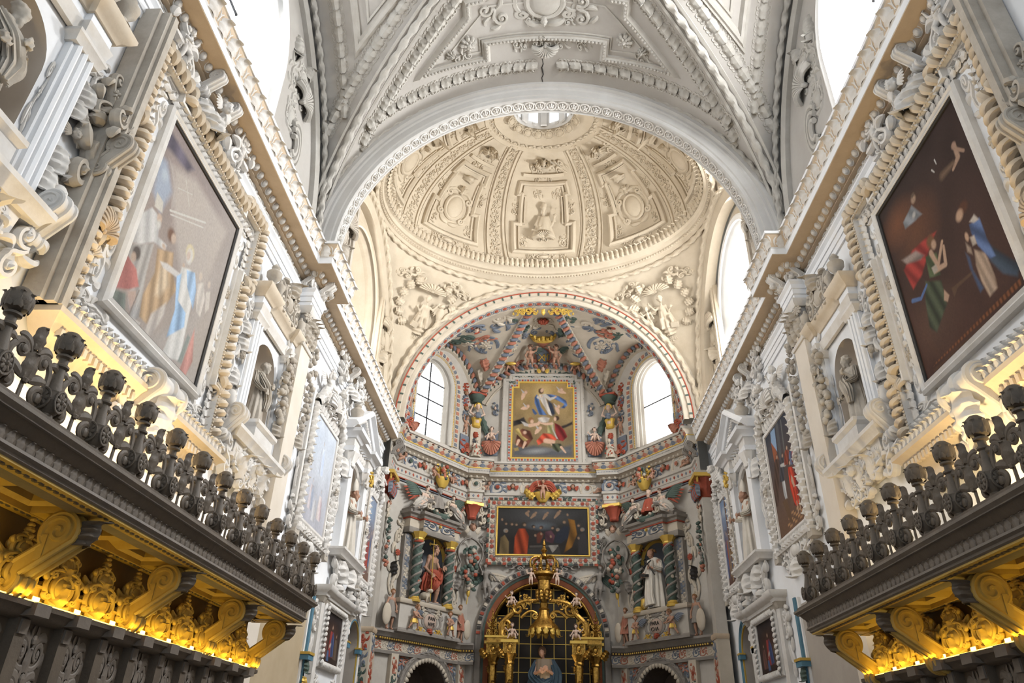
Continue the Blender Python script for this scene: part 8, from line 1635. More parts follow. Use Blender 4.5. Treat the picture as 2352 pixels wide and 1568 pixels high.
niche_aedicule(LEFT, 11.25, 'white stucco niche with reeded pilasters on the left wall beside the large painting'); niche_aedicule(RIGHT, 11.25, 'white stucco niche with reeded pilasters on the right wall beside the dark painting')
niche_aedicule(LEFT, 4.15, 'nearest stucco niche cut by the left edge of the picture')
saint(LEFT, 11.25, 4.76, -.05, 1.28, 'robed stucco saint in the left niche beside the large pale painting', 41, .4)
saint(RIGHT, 11.25, 4.76, -.05, 1.28, 'curly-bearded stucco saint in the right niche beside the dark painting', 42, .6, pose=1)
saint(LEFT, 4.15, 4.76, -.05, 1.36, 'bearded stucco saint in the nearest left niche at the picture edge', 43, .9)

# -------- bishop niches with pediment, bracket and ledge, small painting below
for S in (LEFT, RIGHT):
    w = S.word; y = 17.9
    t = thing('bishop_aedicule', 'pedimented stucco niche on the %s wall holding a bishop statue' % w, 'aedicule', S.M(y, 0), 'bishop aediculae')
    for a in (-1, 1):
        obj('pilaster', MB().box(a * .82 - .17, a * .82 + .17, -.2, 0, 4.15, 6.55), WALL, t); obj('inner_pilaster', MB().box(a * .70 - .08, a * .70 + .08, -.1, 0, 4.15, 6.2), WALL, t); obj('pilaster_capital', lathe(MB(), [(.17, 6.2), (.19, 6.25), (.17, 6.3), (.26, 6.5), (.28, 6.55)], 16, sy=.8, fold=8, famp=.08), STUC, t, (a * .82, -.12, 0)); obj('side_scroll', L_side(), STUC, t, (a * 1.02, -.03, 4.6), (0, 0, 0), (.5 * a, .7, 1.4)); obj('hanging_leaf', L_leaf(), STUC, t, (a * 1.1, -.05, 6.3), (0, PI, 0), (.3, .6, .6))
        obj('urn', lathe(MB(), [(.06, 0), (.14, .02), (.07, .1), (.06, .15), (.16, .32), (.18, .42), (.08, .52), (.1, .56), (.03, .64)], 14), STUCD, t, (a * 1.1, -.22, 7.18)); obj('bracket_scroll', L_scroll(), STUC, t, (a * .75, -.14, 3.3), (0, 0, 0), (.5 * a, 1.2, .8)); obj('bracket_leaf', L_leaf(), STUC, t, (a * .5, -.14, 3.95), (0, PI + a * .3, 0), (.4, .9, .65)); obj('bracket_foot', lathe(MB(), [(.05, 0), (.13, .05), (.13, .12), (.05, .18)], 14), STUC, t, (a * .62, -.24, 3.2))
        P_ = np.array([(a * 1.5, 0, 7.08), (0, 0, 7.98)]); obj('pediment_limb', sweep(MB(), P_ if a < 0 else P_[::-1], (0, -1, 0), [(-.12, 0), (-.12, .36), (-.04, .42), (.0, .42), (.03, .3), (.08, .26), (.08, 0)]), WALL, t); obj('pediment_dentils', rope([(a * 1.3 * (1 - f), -.18, 7.08 + .72 * f) for f in np.linspace(0, 1, 12)], .035, .09), STUC, t)
        obj('tympanum_scroll', L_scroll(), STUC, t, (a * .4, -.08, 7.2), (0, a * .9, 0), (.35 * a, .5, .6))
    obj('tympanum', MB().add([(-1.4, -.06, 7.08), (1.4, -.06, 7.08), (0, -.06, 7.9)], T=[(0, 1, 2)]), WALL, t)
    PT_ = [(-1.1, 0, 0), (-1.1, -.26, 0), (-.56, -.26, 0), (-.56, -.14, 0), (.56, -.14, 0), (.56, -.26, 0), (1.1, -.26, 0), (1.1, 0, 0)]
    obj('architrave', sweep(MB(), PT_, (0, 0, 1), [(-.1, 6.55), (0, 6.55), (.03, 6.66), (-.1, 6.66)]), WALL, t); obj('frieze', sweep(MB(), PT_, (0, 0, 1), [(-.1, 6.66), (0, 6.66), (0, 6.88), (-.1, 6.88)]), STUC, t); obj('cornice', sweep(MB(), PT_, (0, 0, 1), [(-.1, 6.88), (.04, 6.88), (.1, 6.96), (.2, 7.0), (.22, 7.08), (-.1, 7.08)]), WALL, t)
    for j in range(5): obj('frieze_leaf', L_curl(), STUC, t, (-.44 + .22 * j, -.14, 6.67), (0, 0, 0), (.2, .3, .2))
    P_ = np.array([(.575 * math.cos(q), 0, 5.875 + .575 * math.sin(q)) for q in np.linspace(PI, 0, 24)]); obj('niche_arch', sweep(MB(), P_, (0, -1, 0), [(-.12, 0), (-.12, .06), (-.06, .1), (0, .06), (.02, 0)]), STUC, t)
    obj('base_cornice', sweep(MB(), [(-1.05, 0, 0), (-1.05, -.28, 0), (1.05, -.28, 0), (1.05, 0, 0)], (0, 0, 1), [(-.15, 3.98), (.02, 3.98), (.05, 4.04), (.12, 4.1), (.12, 4.15), (-.15, 4.15)]), STUC, t); obj('oval_frame', L_cart(), STUC, t, (0, -.12, 3.58), (0, 0, 0), (1.1, 1.1, .72)); m = MB(); ell(m, (0, -.2, 3.58), (.2, .05, .22), 16, 8); obj('oval_field', m, WALL, t)
    l = thing('ledge_cornice', 'projecting stucco ledge under the bishop niche on the %s wall' % w, 'ledge', S.M(y - .1, 0), 'ledges under the bishop niches'); LP_ = [(-1.5, 0, 0), (-1.5, -.3, 0), (-1.1, -.3, 0), (-1.1, -.24, 0), (1.1, -.24, 0), (1.1, -.3, 0), (1.5, -.3, 0), (1.5, 0, 0)]
    obj('cornice', sweep(MB(), LP_, (0, 0, 1), [(-.2, 2.98), (-.06, 2.98), (-.04, 3.04), (.04, 3.08), (.08, 3.14), (.08, 3.19), (-.2, 3.19)]), STUC, l); obj('soffit_band', sweep(MB(), LP_, (0, 0, 1), [(-.2, 2.86), (-.14, 2.86), (-.08, 2.98), (-.2, 2.98)]), STUCD, l)
    s = thing('framed_painting', 'small dark devotional painting with scrolled jambs under the %s ledge' % w, 'painting', S.M(y - .12, 0), 'small framed paintings'); hw = .76
    obj('canvas', PT['Ls' if S.k == 'L' else 'Rs'], canvas_mat(), s, (0, -.10, 1.72)); obj('backing', MB().box(-1.3, 1.3, -.05, 0, 1.2, 2.9), WALL, s); obj('frame', sweep(MB(), rectp(-hw, hw, 1.72, 2.80), (0, -1, 0), [(-.13, 0), (-.13, .1), (-.1, .14), (-.04, .16), (0, .12), (.01, 0)], True), STUC, s)
    gadroons(s, [(p[0], -.16, p[2]) for p in rectp(-hw - .07, hw + .07, 1.65, 2.87)], .11, (.11, .08, .1), STUC, name='frame_bead')
    for a in (-1, 1): obj('jamb', MB().box(a * 1.2 - .12, a * 1.2 + .12, -.14, 0, .4, 2.86), STUC, s); obj('jamb_scroll', L_side(), STUC, s, (a * 1.32, -.04, 1.5), (0, 0, 0), (.5 * a, .8, 1.4)); obj('jamb_volute', L_scroll(), STUC, s, (a * 1.45, -.06, 2.25), (0, 0, 0), (.4 * a, .8, .6)); obj('foot_scroll', L_scroll(), STUC, s, (a * .5, -.05, 1.2), (0, a * 1.2, 0), (.4 * a, .7, .5))
    # bishop
    b = thing('bishop_statue', 'bishop statue with mitre and tall gilded crozier in the %s pedimented niche' % w, 'statue', S.M(y, 4.2, .08), 'bishop statues')
    k = S.sg; body = SKIN
    mb = MB(); human(mb, dict(pelvis=(0, 0, .5), chest=(0, -.01, .73), head=(0, -.05, .90), yaw=.3 * k, elbL=(.18, -.05, .6), handL=(.24, -.18, .62), elbR=(-.17, -.05, .6), handR=(-.1, -.17, .6)), beard=.3, seed=51, bare_legs=False); obj('body', remesh(mb, .010, 1, 'bishop'), body, b, (0, 0, 0), (0, 0, 0), (1.7 * k, 1.7, 1.7))
    WR = mat('white_painted_robe', (.66, .62, .55)); mb = MB(); robe(mb, .84, 0, .09, .18, 80, 9, .16, seed=9); drape(mb, [(.1, 0, .78), (.18, -.05, .62), (.22, -.15, .62)], [.05, .07, .05], .2); drape(mb, [(-.1, 0, .78), (-.17, -.05, .62), (-.1, -.14, .6)], [.05, .07, .05], .2); obj('robe', mb, WR, b, (0, 0, 0), (0, 0, 0), (1.7 * k, 1.7, 1.7))
    mb = MB(); lathe(mb, [(.12, 0), (.14, .06), (.13, .2), (.02, .36)], 18, c=(0, -.06, 1.62), sy=.6); obj('mitre', mb, WR, b); mb = MB(); cap_(mb, (k * .44, -.32, .02), (k * .46, -.34, 1.95), .018, .018, 6); obj('crozier_staff', mb, STUCD, b); mb = MB(); tube(mb, spiral(k * .46, 2.12, .16, .03, -PI / 2, 1.5 * k, 30, y=-.34), .03, 7); ell(mb, (k * .46, -.34, 1.95), .05); [ell(mb, (k * .46 + .19 * math.cos(q), -.34, 2.12 + .19 * math.sin(q)), .035, 6, 5) for q in np.linspace(0, 6, 9)]; obj('crozier_head', mb, BRASS, b)

# -------- arched doorways with blue trim, and the blue posts at the gallery ends
for S, dy in ((LEFT, 20.0), (RIGHT, 19.4)):
    d = bpy.data.objects.new('door_%d' % (1 if S.k == 'L' else 2), None); COL.objects.link(d); d['kind'] = 'structure'; d['label'] = 'arched doorway with blue trim and dark scrolled door on the %s wall' % S.word; d.matrix_local = FR(S.x, dy, 0, S.rz)
    P_ = [(-.62, 0, -1.6)] + [(.62 * math.cos(q), 0, 2.36 + .62 * math.sin(q)) for q in np.linspace(PI, 0, 24)] + [(.62, 0, -1.6)]
    obj('outer_arch', sweep(MB(), P_, (0, -1, 0), [(-.22, 0), (-.22, .08), (-.15, .1), (-.12, .06), (-.12, 0)]), BLUETRIM if S.k == 'R' else STUC, d); obj('inner_arch', sweep(MB(), P_, (0, -1, 0), [(-.12, 0), (-.12, .05), (-.04, .06), (0, .03), (0, -.35)]), SHADE, d); obj('blue_line', sweep(MB(), P_, (0, -1, 0), [(-.06, .05), (-.05, .075), (-.02, .075), (-.01, .05)]), BLUETRIM, d); obj('gold_line', sweep(MB(), P_, (0, -1, 0), [(-.025, .05), (-.02, .07), (0, .06), (0, .03)]), BRASS, d)
    obj('door_leaf', MB().box(-.62, .62, .3, .36, -1.6, 3.0), PBLACK, d)
    for j in range(8):
        for a in (-1, 1): obj('door_scroll', L_scroll(), GREYST, d, (a * .28, .29, -.3 + .42 * j), (0, 0, 0), (.5 * a * (1 if j % 2 else -1), .3, .46))
    for a in (-1, 1): obj('impost', MB().box(a * .68 - .12, a * .68 + .12, -.14, 0, 2.26, 2.4), BLUETRIM, d); obj('impost_gold', MB().box(a * .68 - .13, a * .68 + .13, -.15, 0, 2.37, 2.41), BRASS, d)
# ================================================================== choir-stall galleries with balustrades
WARM = (1.0, .66, .07)
@lib('lattice')
def L_lattice():
    """openwork scroll panel, x -0.5..0.5, z 0..1"""
    h = MB()
    st(h, np.vstack([b2((.05, .02), (.2, -.02), (.4, .03), (.42, .17), 9), sp2(.27, .18, .15, 0, 1.3, 20)]), .05, 1.1, 7); ell(h, (.27, -.05, .18), .07, 8, 6)
    st(h, np.vstack([b2((.46, .05), (.3, .35), (.42, .5), (.3, .62), 12), sp2(.19, .60, .12, .2, 1.2, 16)]), .048, 1.1, 7); ell(h, (.19, -.05, .60), .055, 8, 6)
    st(h, b2((.03, .3), (.15, .36), (.26, .42), (.36, .4), 9), .06, 1, 7, 'leaf'); st(h, b2((.03, .62), (.12, .76), (.22, .78), (.3, .74), 9), .055, 1, 7, 'leaf'); st(h, b2((.3, .62), (.4, .72), (.48, .66), (.5, .56), 9), .05, 1, 7, 'leaf')
    m = mirx(h); leaf_grid(m, 3, .3, .25, .36, 11, 7, Matrix.Translation((0, -.03, .30)) @ Matrix.Scale(.42, 4)); leaf_grid(m, 3, .4, .4, .42, 11, 7, Matrix.Translation((0, 0, .68)) @ Matrix.Diagonal((.3, .3, .36, 1)))
    cap_(m, (0, 0, .0), (0, 0, .9), .035, .025, 7); ell(m, (0, -.04, .3), .06, 7, 5); ell(m, (0, 0, .93), (.05, .05, .06), 8, 6)
    return m
@lib('baluster')
def L_balu():
    m = lathe(MB(), [(.12, 0), (.15, .03), (.13, .08), (.2, .15), (.24, .24), (.21, .33), (.22, .37), (.15, .39), (.12, .5), (.085, .64), (.08, .72), (.12, .745), (.12, .77), (.075, .80), (.075, .87), (.13, .89), (.13, .92), (.08, .94)], 18)
    for k in range(3):
        q = -PI / 2 + (k - 1) * 1.5; Mx = lookM((.21 * math.cos(q), .21 * math.sin(q), .25), (math.cos(q), math.sin(q), 0), (0, 0, 1), 1)
        r = flower(MB(), 0, 0, .13, 8); st(r, [(.14 * math.cos(b), .14 * math.sin(b)) for b in np.linspace(0, 2 * PI, 17)], .02); m.join(r, Mx)
    return m
@lib('baluster_knob')
def L_knob():
    m = lathe(MB(), [(.07, .94), (.17, .98), (.21, 1.05), (.21, 1.13), (.17, 1.21), (.09, 1.27), (.01, 1.29)], 16)
    for k in range(8): q = 2 * PI * k / 8; m.join(leaf_grid(MB(), 1, .5, .3, .5, 7, 5), lookM((.17 * math.cos(q), .17 * math.sin(q), .97), (math.cos(q), math.sin(q), 0), (0, 0, 1), (.17, .14, .24)))
    return m
for S in (LEFT, RIGHT):
    w = S.word; k = S.sg
    zl, xl, ys, ye, b0, bs = (1.93, -3.4, 1.0, 11.32, 3.90, .60) if S.k == 'L' else (1.82, 3.48, 1.0, 10.65, 4.50, .565)
    xs = xl - k * .92                       # plane of the stall backs
    G = thing('choir_gallery', 'dark carved choir gallery canopy along the %s wall with golden lit underside' % w, 'gallery', group='choir galleries')
    base = xl - k * .25
    pth = [(base, ys), (base, ye - .25), (xs - k * .4, ye - .25)]
    pth = pth if S.k == 'L' else pth[::-1]
    def gs(name, prof, m): return obj(name, sweep_h(pth, zl, prof), m, G)
    gs('lip', [(-.2, 0), (.25, 0), (.25, -.025), (.22, -.05), (.22, -.06), (-.2, -.06)], DARKL); gs('cavetto', [(-.2, -.06), (.19, -.06), (.17, -.09), (.135, -.13), (-.2, -.13)], DARK); gs('carved_band', [(-.2, -.13), (.13, -.13), (.12, -.22), (-.2, -.22)], DARK); gs('lower_mould', [(-.2, -.22), (.14, -.22), (.15, -.245), (.12, -.26), (.12, -.28), (.09, -.3), (-.2, -.3)], DARKL)
    zf = zl - .30
    Pg = np.array([(a, b, 0) for a, b in pth]); mm = MB(); sweep(mm, Pg, (0, 0, 1), [(.125, 0), (.126, 0)], caps=False); OPg = np.concatenate(mm.V)[::2]
    n = 0
    for p, t, nn in along(OPg, (0, 0, 1), .105)[0]:
        if p[1] < 3.6: continue
        o = np.cross(t, nn); obj('band_leaf', L_curl(), DARKL, G, M=lookM(p + np.array([0, 0, zl - .215]), o, (0, 0, 1), (.1, .05, .085))); n += 1
    # soffit with coffers
    xa, xb = sorted((xs, xl - k * .14)); obj('soffit', MB().box(xa, xb, ys, ye - .16, zf + .09, zf + .12), OLIVE, G)
    obj('outer_beam', MB().box(*sorted((xl - k * .15, xl - k * .29)), ys, ye - .16, zf - .01, zf + .1), GOLDW, G); obj('inner_beam', MB().box(*sorted((xs + k * .02, xs + k * .14)), ys, ye - .16, zf - .01, zf + .1), GOLDW, G)
    yb = [5.73 + 1.86 * i for i in (-1, 0, 1, 2, 3)] if S.k == 'L' else [5.05, 6.85, 8.55, 10.25]
    for i, y in enumerate(yb):
        yy = min(y, ye - .24); obj('cross_beam', MB().box(*sorted((xs + k * .1, xl - k * .2)), yy - .1, yy + .1, zf - .005, zf + .1), GOLDW, G)
        c = obj('console', volute_bracket(MB(), .2, .62, .68), GOLDW, G, M=FR(xs, yy, zf - .68, S.rz)); obj('console_leaf', L_leaf(), DARK, c, (0, -.56, .44), (0, 0, 0), (.24, .6, .24)); obj('console_band', MB().box(-.11, .11, -.36, -.30, .30, .5), GOLDW, c)
    for y0, y1 in zip(yb[:-1], yb[1:]):
        y1 = min(y1, ye - .24); ym = (y0 + y1) / 2; xm = (xs + xl - k * .15) / 2
        for cy in (y0 + (y1 - y0) * .28, y0 + (y1 - y0) * .72):
            hx, hy = .2, (y1 - y0) * .16
            P_ = [(xm - hx, cy - hy, zf + .09), (xm - hx, cy + hy, zf + .09), (xm + hx, cy + hy, zf + .09), (xm + hx, cy - hy, zf + .09)]; obj('coffer_frame', sweep(MB(), P_, (0, 0, -1), [(-.09, 0), (-.09, .06), (-.05, .09), (-.02, .06), (.02, .02), (.05, 0)], True), GOLDW, G)
        for j in range(7):
            yy = y0 + (y1 - y0) * (j + .5) / 7; obj('beam_leaf', L_cof(), DARK, G, M=lookM((xl - k * .22, yy, zf - .01), (0, 0, -1), (1, 0, 0), (.26, .12, .14))); obj('beam_leaf', L_cof(), DARK, G, M=lookM((xs + k * .1, yy, zf - .01), (0, 0, -1), (1, 0, 0), (.24, .12, .1)))
    # stall backs
    St = thing('choir_stall_back', 'dark carved choir stall back with foliage panels below the %s gallery' % w, 'choir stall', group='choir stalls')
    obj('back_wall', MB().box(*sorted((xs - k * .02, xs - k * .1)), ys, ye - .2, -1.6, zf + .1), OLIVE, St); zc = .96
    p2 = [(xs, ys), (xs, ye - .25), (xs - k * .3, ye - .25)]; p2 = p2 if S.k == 'L' else p2[::-1]
    obj('stall_cornice', sweep_h(p2, zc, [(-.1, .03), (.2, .03), (.2, -.01), (.16, -.03), (.14, -.06), (.08, -.09), (-.1, -.09)]), DARK, St); obj('panel_ground', MB().box(*sorted((xs, xs + k * .02)), ys, ye - .25, -1.6, zc - .08), DARK, St)
    y = 5.75 if S.k == 'L' else 6.92; i = 0; ORD = 'first second third fourth fifth sixth seventh eighth ninth tenth'.split()
    while y < ye - .5:
        obj('carved_panel', L_grot(), DARKL, St, M=FR(xs + k * .03, y, -.42, S.rz) @ Matrix.Diagonal((.40, .16, .62, 1))); obj('stile', MB().box(-.07, .07, -.09, 0, -1.6, zc - .08), DARK, St, M=FR(xs + k * .02, y + .305, 0, S.rz)); obj('cornice_block', MB().box(-.1, .1, -.24, 0, zc - .07, zc + .028), DARKL, St, M=FR(xs, y + .305, 0, S.rz)); obj('stile_cap', MB().box(-.05, .05, -.13, 0, zc - .2, zc - .09), DARKL, St, M=FR(xs, y + .305, 0, S.rz))
        cr_ = thing('gilded_cresting', '%s golden carved crest from the %s picture edge along the stalls' % (ORD[i], w), 'crest ornament', FR(xs + k * .06, y, zc + .03, S.rz), 'crest ornaments of the %s stalls' % w)
        obj('foliage', L_crest(), GOLDW, cr_, (0, -.02, 0), (0, 0, 0), (.60, .6, .43)); obj('scrollwork', L_cart(), GOLDW, cr_, (0, -.07, .17), (0, 0, 0), (.54, .5, .3)); obj('upper_scrollwork', L_cart(), GOLDW, cr_, (0, -.05, .36), (0, 0, 0), (.34, .5, .22)); obj('ledge', MB().box(.24, .37, -.05, 0, 0, .13), GOLDW, cr_); obj('ledge_cap', MB().box(.22, .39, -.07, 0, .13, .15), GOLDW, cr_)
        lp = thing('lamp_plate', '%s small glowing lamp block from the %s picture edge on the stall cornice' % (ORD[i], w), 'lamp', FR(xs + k * .13, y + .305, zc + .03, S.rz), 'lamp blocks of the %s stalls' % w)
        obj('housing', MB().box(-.05, .05, -.01, .02, 0, .06), BRASS, lp); obj('glowing_face', MB().box(-.045, .045, -.016, -.01, .005, .055), mat('warm_led', (1, .8, .3), .4, emit=(1, .66, .16), es=5.0), lp)
        y += .61; i += 1
    ls = thing('light_strip', 'long warm light strip along the top of the %s choir stalls' % w, 'light strip', group='light strips'); obj('strip', MB().box(*sorted((xs + k * .17, xs + k * .19)), 3.6, ye - .3, zc + .032, zc + .042), mat('warm_led_strip', (1, .8, .3), .4, emit=(1, .66, .14), es=3.0), ls)
    for yy in (4.6, 6.6, 8.6, 10.4): area_light('stall_strip_light', (xs + k * .24, yy, zc + .06), (xs - k * .05, yy, zc + .6), 1.9, .04, 3.4, WARM)
    # balustrade
    Bs = thing('gallery_balustrade', 'dark openwork balustrade with flame knobs on the %s gallery' % w, 'balustrade', group='gallery balustrades')
    obj('rail', MB().box(*sorted((xl - k * .02, xl - k * .2)), ys, ye - .1, zl, zl + .03), DARK, Bs)
    y = b0 - bs
    bx = xl - k * .1
    while y < ye - .12:
        b = obj('baluster', L_balu(), DARK, Bs, M=FR(bx, y, zl + .02, S.rz) @ Matrix.Diagonal((.44, .44, .55, 1))); obj('flame_knob', L_knob(), DARK, b)
        if y + bs < ye - .05: obj('scroll_panel', L_lattice(), DARK, Bs, M=FR(bx, y + bs / 2, zl + .02, S.rz) @ Matrix.Diagonal((.60, .30, .58, 1)))
        y += bs
    # flood lamps on the gallery floor washing the wall
    for j, (yy, pw) in enumerate(((5.6, 45), (7.5, 75), (10.9, 38))):
        fl_ = thing('flood_lamp', 'small warm flood lamp on the %s gallery, %s of three' % (w, ('nearest', 'middle', 'farthest')[j]), 'lamp', FR(xs + k * .2, S.yy(yy), zf + .16, S.rz), 'gallery flood lamps'); obj('housing', MB().box(-.14, .14, -.06, .06, 0, .05), DARK, fl_); obj('lens', MB().box(-.12, .12, -.05, .05, .05, .055), mat('warm_lens', (1, .9, .7), .3, emit=(1, .8, .45), es=2.0), fl_)
        area_light('flood_light', (xs + k * .2, S.yy(yy), zf + .23), (S.x, S.yy(yy), zf + 1.9), .24, .1, pw, (1, .72, .34))
    # archway past the gallery end: blue post, plaster recess
    d = bpy.data.objects.new('door_%d' % (3 if S.k == 'L' else 4), None); COL.objects.link(d); d['kind'] = 'structure'; d['label'] = 'recessed opening with blue post past the %s gallery end' % w
    yp = 16.0 if S.k == 'L' else 15.3
    obj('recess', MB().box(*sorted((S.x, S.x + k * .02)), 12.7, yp - .05, -1.6, 2.75), mat('tan_plaster', (.46, .37, .25), .85, (.38, .30, .19), 1.2, .7) if S.k == 'L' else SHADE, d); obj('blue_post', MB().box(*sorted((S.x, S.x + k * .1)), yp - .02, yp + .1, -1.6, 2.9), BLUETRIM, d); obj('white_edge', MB().box(*sorted((S.x, S.x + k * .06)), yp - .1, yp - .02, -1.6, 2.9), JAMB, d); obj('gold_edge', MB().box(*sorted((S.x, S.x + k * .08)), yp + .1, yp + .13, -1.6, 2.9), BRASS, d); obj('impost', MB().box(*sorted((S.x, S.x + k * .2)), yp - .14, yp + .2, 1.62, 1.74), BLUETRIM, d); obj('impost_gold', MB().box(*sorted((S.x, S.x + k * .22)), yp - .16, yp + .22, 1.72, 1.77), BRASS, d)
    for j in range(3): obj('gilt_drop', L_leaf(), (PGREEN, BRASS, PGREEN)[j], d, M=FR(S.x + k * .12, yp + .04, 1.6 - .3 * j, S.rz) @ Matrix.Rotation(PI, 4, 'Y') @ Matrix.Scale(.3, 4))
# ================================================================== altar wall: paintings, arch and gilded baldachin
t = thing('framed_painting', 'gold-toned painting of a woman in blue rising among angels, upper centre of apse', 'painting', CM(0, 0, .02), 'apse paintings')
obj('canvas', PT['A'], canvas_mat(), t, (0, -.12, 9.3))
O = [(-1.12, 0, 9.3), (-1.12, 0, 12.08), (-.9, 0, 12.08), (-.9, 0, 12.3), (.9, 0, 12.3), (.9, 0, 12.08), (1.12, 0, 12.08), (1.12, 0, 9.3)]
obj('gold_fillet', sweep(MB(), O, (0, -1, 0), [(-.06, .1), (-.05, .16), (.0, .15), (.02, .11)], True), BRASS, t); obj('frame', sweep(MB(), O, (0, -1, 0), [(-.42, 0), (-.42, .1), (-.38, .14), (-.3, .14), (-.28, .1), (-.16, .1), (-.14, .15), (-.05, .15), (-.04, .1)], True), PWHITE, t)
for i, (p, tt_, n) in enumerate(along([(p[0] * 1.09, -.14, 10.8 + (p[2] - 10.8) * 1.06) for p in O], (0, -1, 0), .105, True)[0]): obj('painted_block', LIB['painted_block'], (PRED, PBLUE)[i % 2], t, M=lookM(p, n, tt_, (.07, .04, .07)))
for i, (p, tt_, n) in enumerate(along([(p[0] * 1.31, -.12, 10.8 + (p[2] - 10.8) * 1.19) for p in O], (0, -1, 0), .24, True)[0]): obj('painted_scroll', L_scroll(), (PGREEN, PCREAM)[i % 2], t, M=lookM(p, n, tt_, (.12, .15, .24)))
t = thing('framed_painting', 'dark oblong painting of gathered apostles above the altar arch', 'painting', CM(0, 0, .02), 'apse paintings')
obj('canvas', PT['H'], canvas_mat(), t, (0, -.12, 5.87)); R = rectp(-1.54, 1.54, 5.87, 7.45)
obj('gold_fillet', sweep(MB(), R, (0, -1, 0), [(-.05, .1), (-.04, .17), (.0, .16), (.01, .11)], True), BRASS, t); obj('frame', sweep(MB(), R, (0, -1, 0), [(-.34, 0), (-.34, .12), (-.28, .16), (-.26, .12), (-.1, .12), (-.08, .16), (-.04, .1)], True), PCREAM, t)
for i, (p, tt_, n) in enumerate(along([(p[0] * 1.115, -.14, 6.66 + (p[2] - 6.66) * 1.22) for p in R], (0, -1, 0), .17, True)[0]): obj('rosette', L_ros(), (PSAL, PCREAM, PRED)[i % 3], t, M=lookM(p, n, tt_, .15)); obj('scroll_ring', L_guil(), PBLUE, t, M=lookM(p, n, tt_, (.15, .1, .15)))
for i, (p, tt_, n) in enumerate(along([(p[0] * 1.21, -.14, 6.66 + (p[2] - 6.66) * 1.40) for p in R], (0, -1, 0), .17, True)[0]): obj('painted_block', LIB['painted_block'], (PRED, PBLACK, PGREEN)[i % 3], t, M=lookM(p, n, tt_, (.08, .05, .12)))
for a in (-1, 1):
    for z in (6.2, 7.0): obj('ear_scroll', L_scroll(), GREYST, t, (a * 2.02, -.06, z - .25), (0, 0, 0), (.3 * a, .6, .55))
    obj('top_scroll', L_scroll(), PGREEN, t, (a * .5, -.08, 7.72), (0, a * 1.4, 0), (.3 * a, .6, .6)); obj('foot_scroll', L_scroll(), GREYST, t, (a * .62, -.1, 5.42), (0, a * 1.35, 0), (.34 * a, .7, .6))
# arch of the altar opening
A0 = bpy.data.objects.new('trim_altar_arch', None); COL.objects.link(A0); A0['kind'] = 'structure'; A0['label'] = 'great altar arch with marble band and dark blocked border'
def ringp(r, y): return [(-r, y, -1.6)] + [(r * math.cos(q), y, ZA + r * math.sin(q)) for q in np.linspace(PI, 0, 48)] + [(r, y, -1.6)]
obj('outer_border', sweep(MB(), ringp(RA, CY), (0, -1, 0), [(-.14, 0), (-.14, .12), (-.1, .16), (.06, .16), (.1, .1), (.1, -.1)]), GREYST, A0); obj('green_band', sweep(MB(), ringp(RA - .1, CY), (0, -1, 0), [(0, 0), (0, .12), (.06, .1), (.06, -.1)]), PGREEN, A0); obj('marble_band', sweep(MB(), ringp(RA - .16, CY), (0, -1, 0), [(0, -.1), (0, .08), (.16, .04), (.18, -.2)]), MARBLE, A0); obj('gilt_band', sweep(MB(), ringp(RA - .34, CY), (0, -1, 0), [(0, -.25), (0, .06), (.04, .08), (.07, .05), (.07, -.25)]), GILT, A0)
for i in range(44):
    q = PI * (i + .5) / 44; obj('painted_block', LIB['painted_block'], (PBLACK, PCREAM, PBLACK, PRED)[i % 4], A0, M=lookM(((RA + .03) * math.cos(q), CY - .16, ZA + (RA + .03) * math.sin(q)), (0, -1, 0), (math.cos(q), 0, math.sin(q)), (.085, .07, .12)))
# chapel beyond
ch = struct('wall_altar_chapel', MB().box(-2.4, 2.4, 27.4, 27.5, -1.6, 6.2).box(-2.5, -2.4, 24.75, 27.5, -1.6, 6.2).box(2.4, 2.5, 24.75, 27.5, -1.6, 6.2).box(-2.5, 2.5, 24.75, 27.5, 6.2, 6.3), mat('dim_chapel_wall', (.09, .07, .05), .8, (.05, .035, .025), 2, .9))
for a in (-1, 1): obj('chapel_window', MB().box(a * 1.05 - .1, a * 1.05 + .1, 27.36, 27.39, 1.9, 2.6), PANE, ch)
gr = thing('glazed_grille', 'dark glazed grille with thin brass bars filling the altar arch', 'grille', CM(0, 0, -.3))
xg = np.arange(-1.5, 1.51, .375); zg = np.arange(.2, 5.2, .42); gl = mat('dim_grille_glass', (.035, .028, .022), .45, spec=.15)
for x in xg: obj('bar', MB().box(x - .014, x + .014, -.02, .02, -1.6, ZA + math.sqrt(max(1.72 ** 2 - x * x, .01))), BRASS, gr)
for z in zg:
    q = 1.7 if z < ZA else math.sqrt(max(1.7 ** 2 - (z - ZA) ** 2, .01)); obj('bar', MB().box(-q, q, -.018, .018, z - .012, z + .012), BRASS, gr)
for i in range(len(xg) - 1):
    for z0_, z1_ in zip(zg[:-1], zg[1:]):
        if math.hypot(max(abs(xg[i]), abs(xg[i + 1])), max(z1_ - ZA, 0)) < 1.72 and z1_ > 1.0: obj('pane', MB().box(xg[i] + .016, xg[i + 1] - .016, .0, .012, z0_ + .014, z1_ - .014), gl, gr)
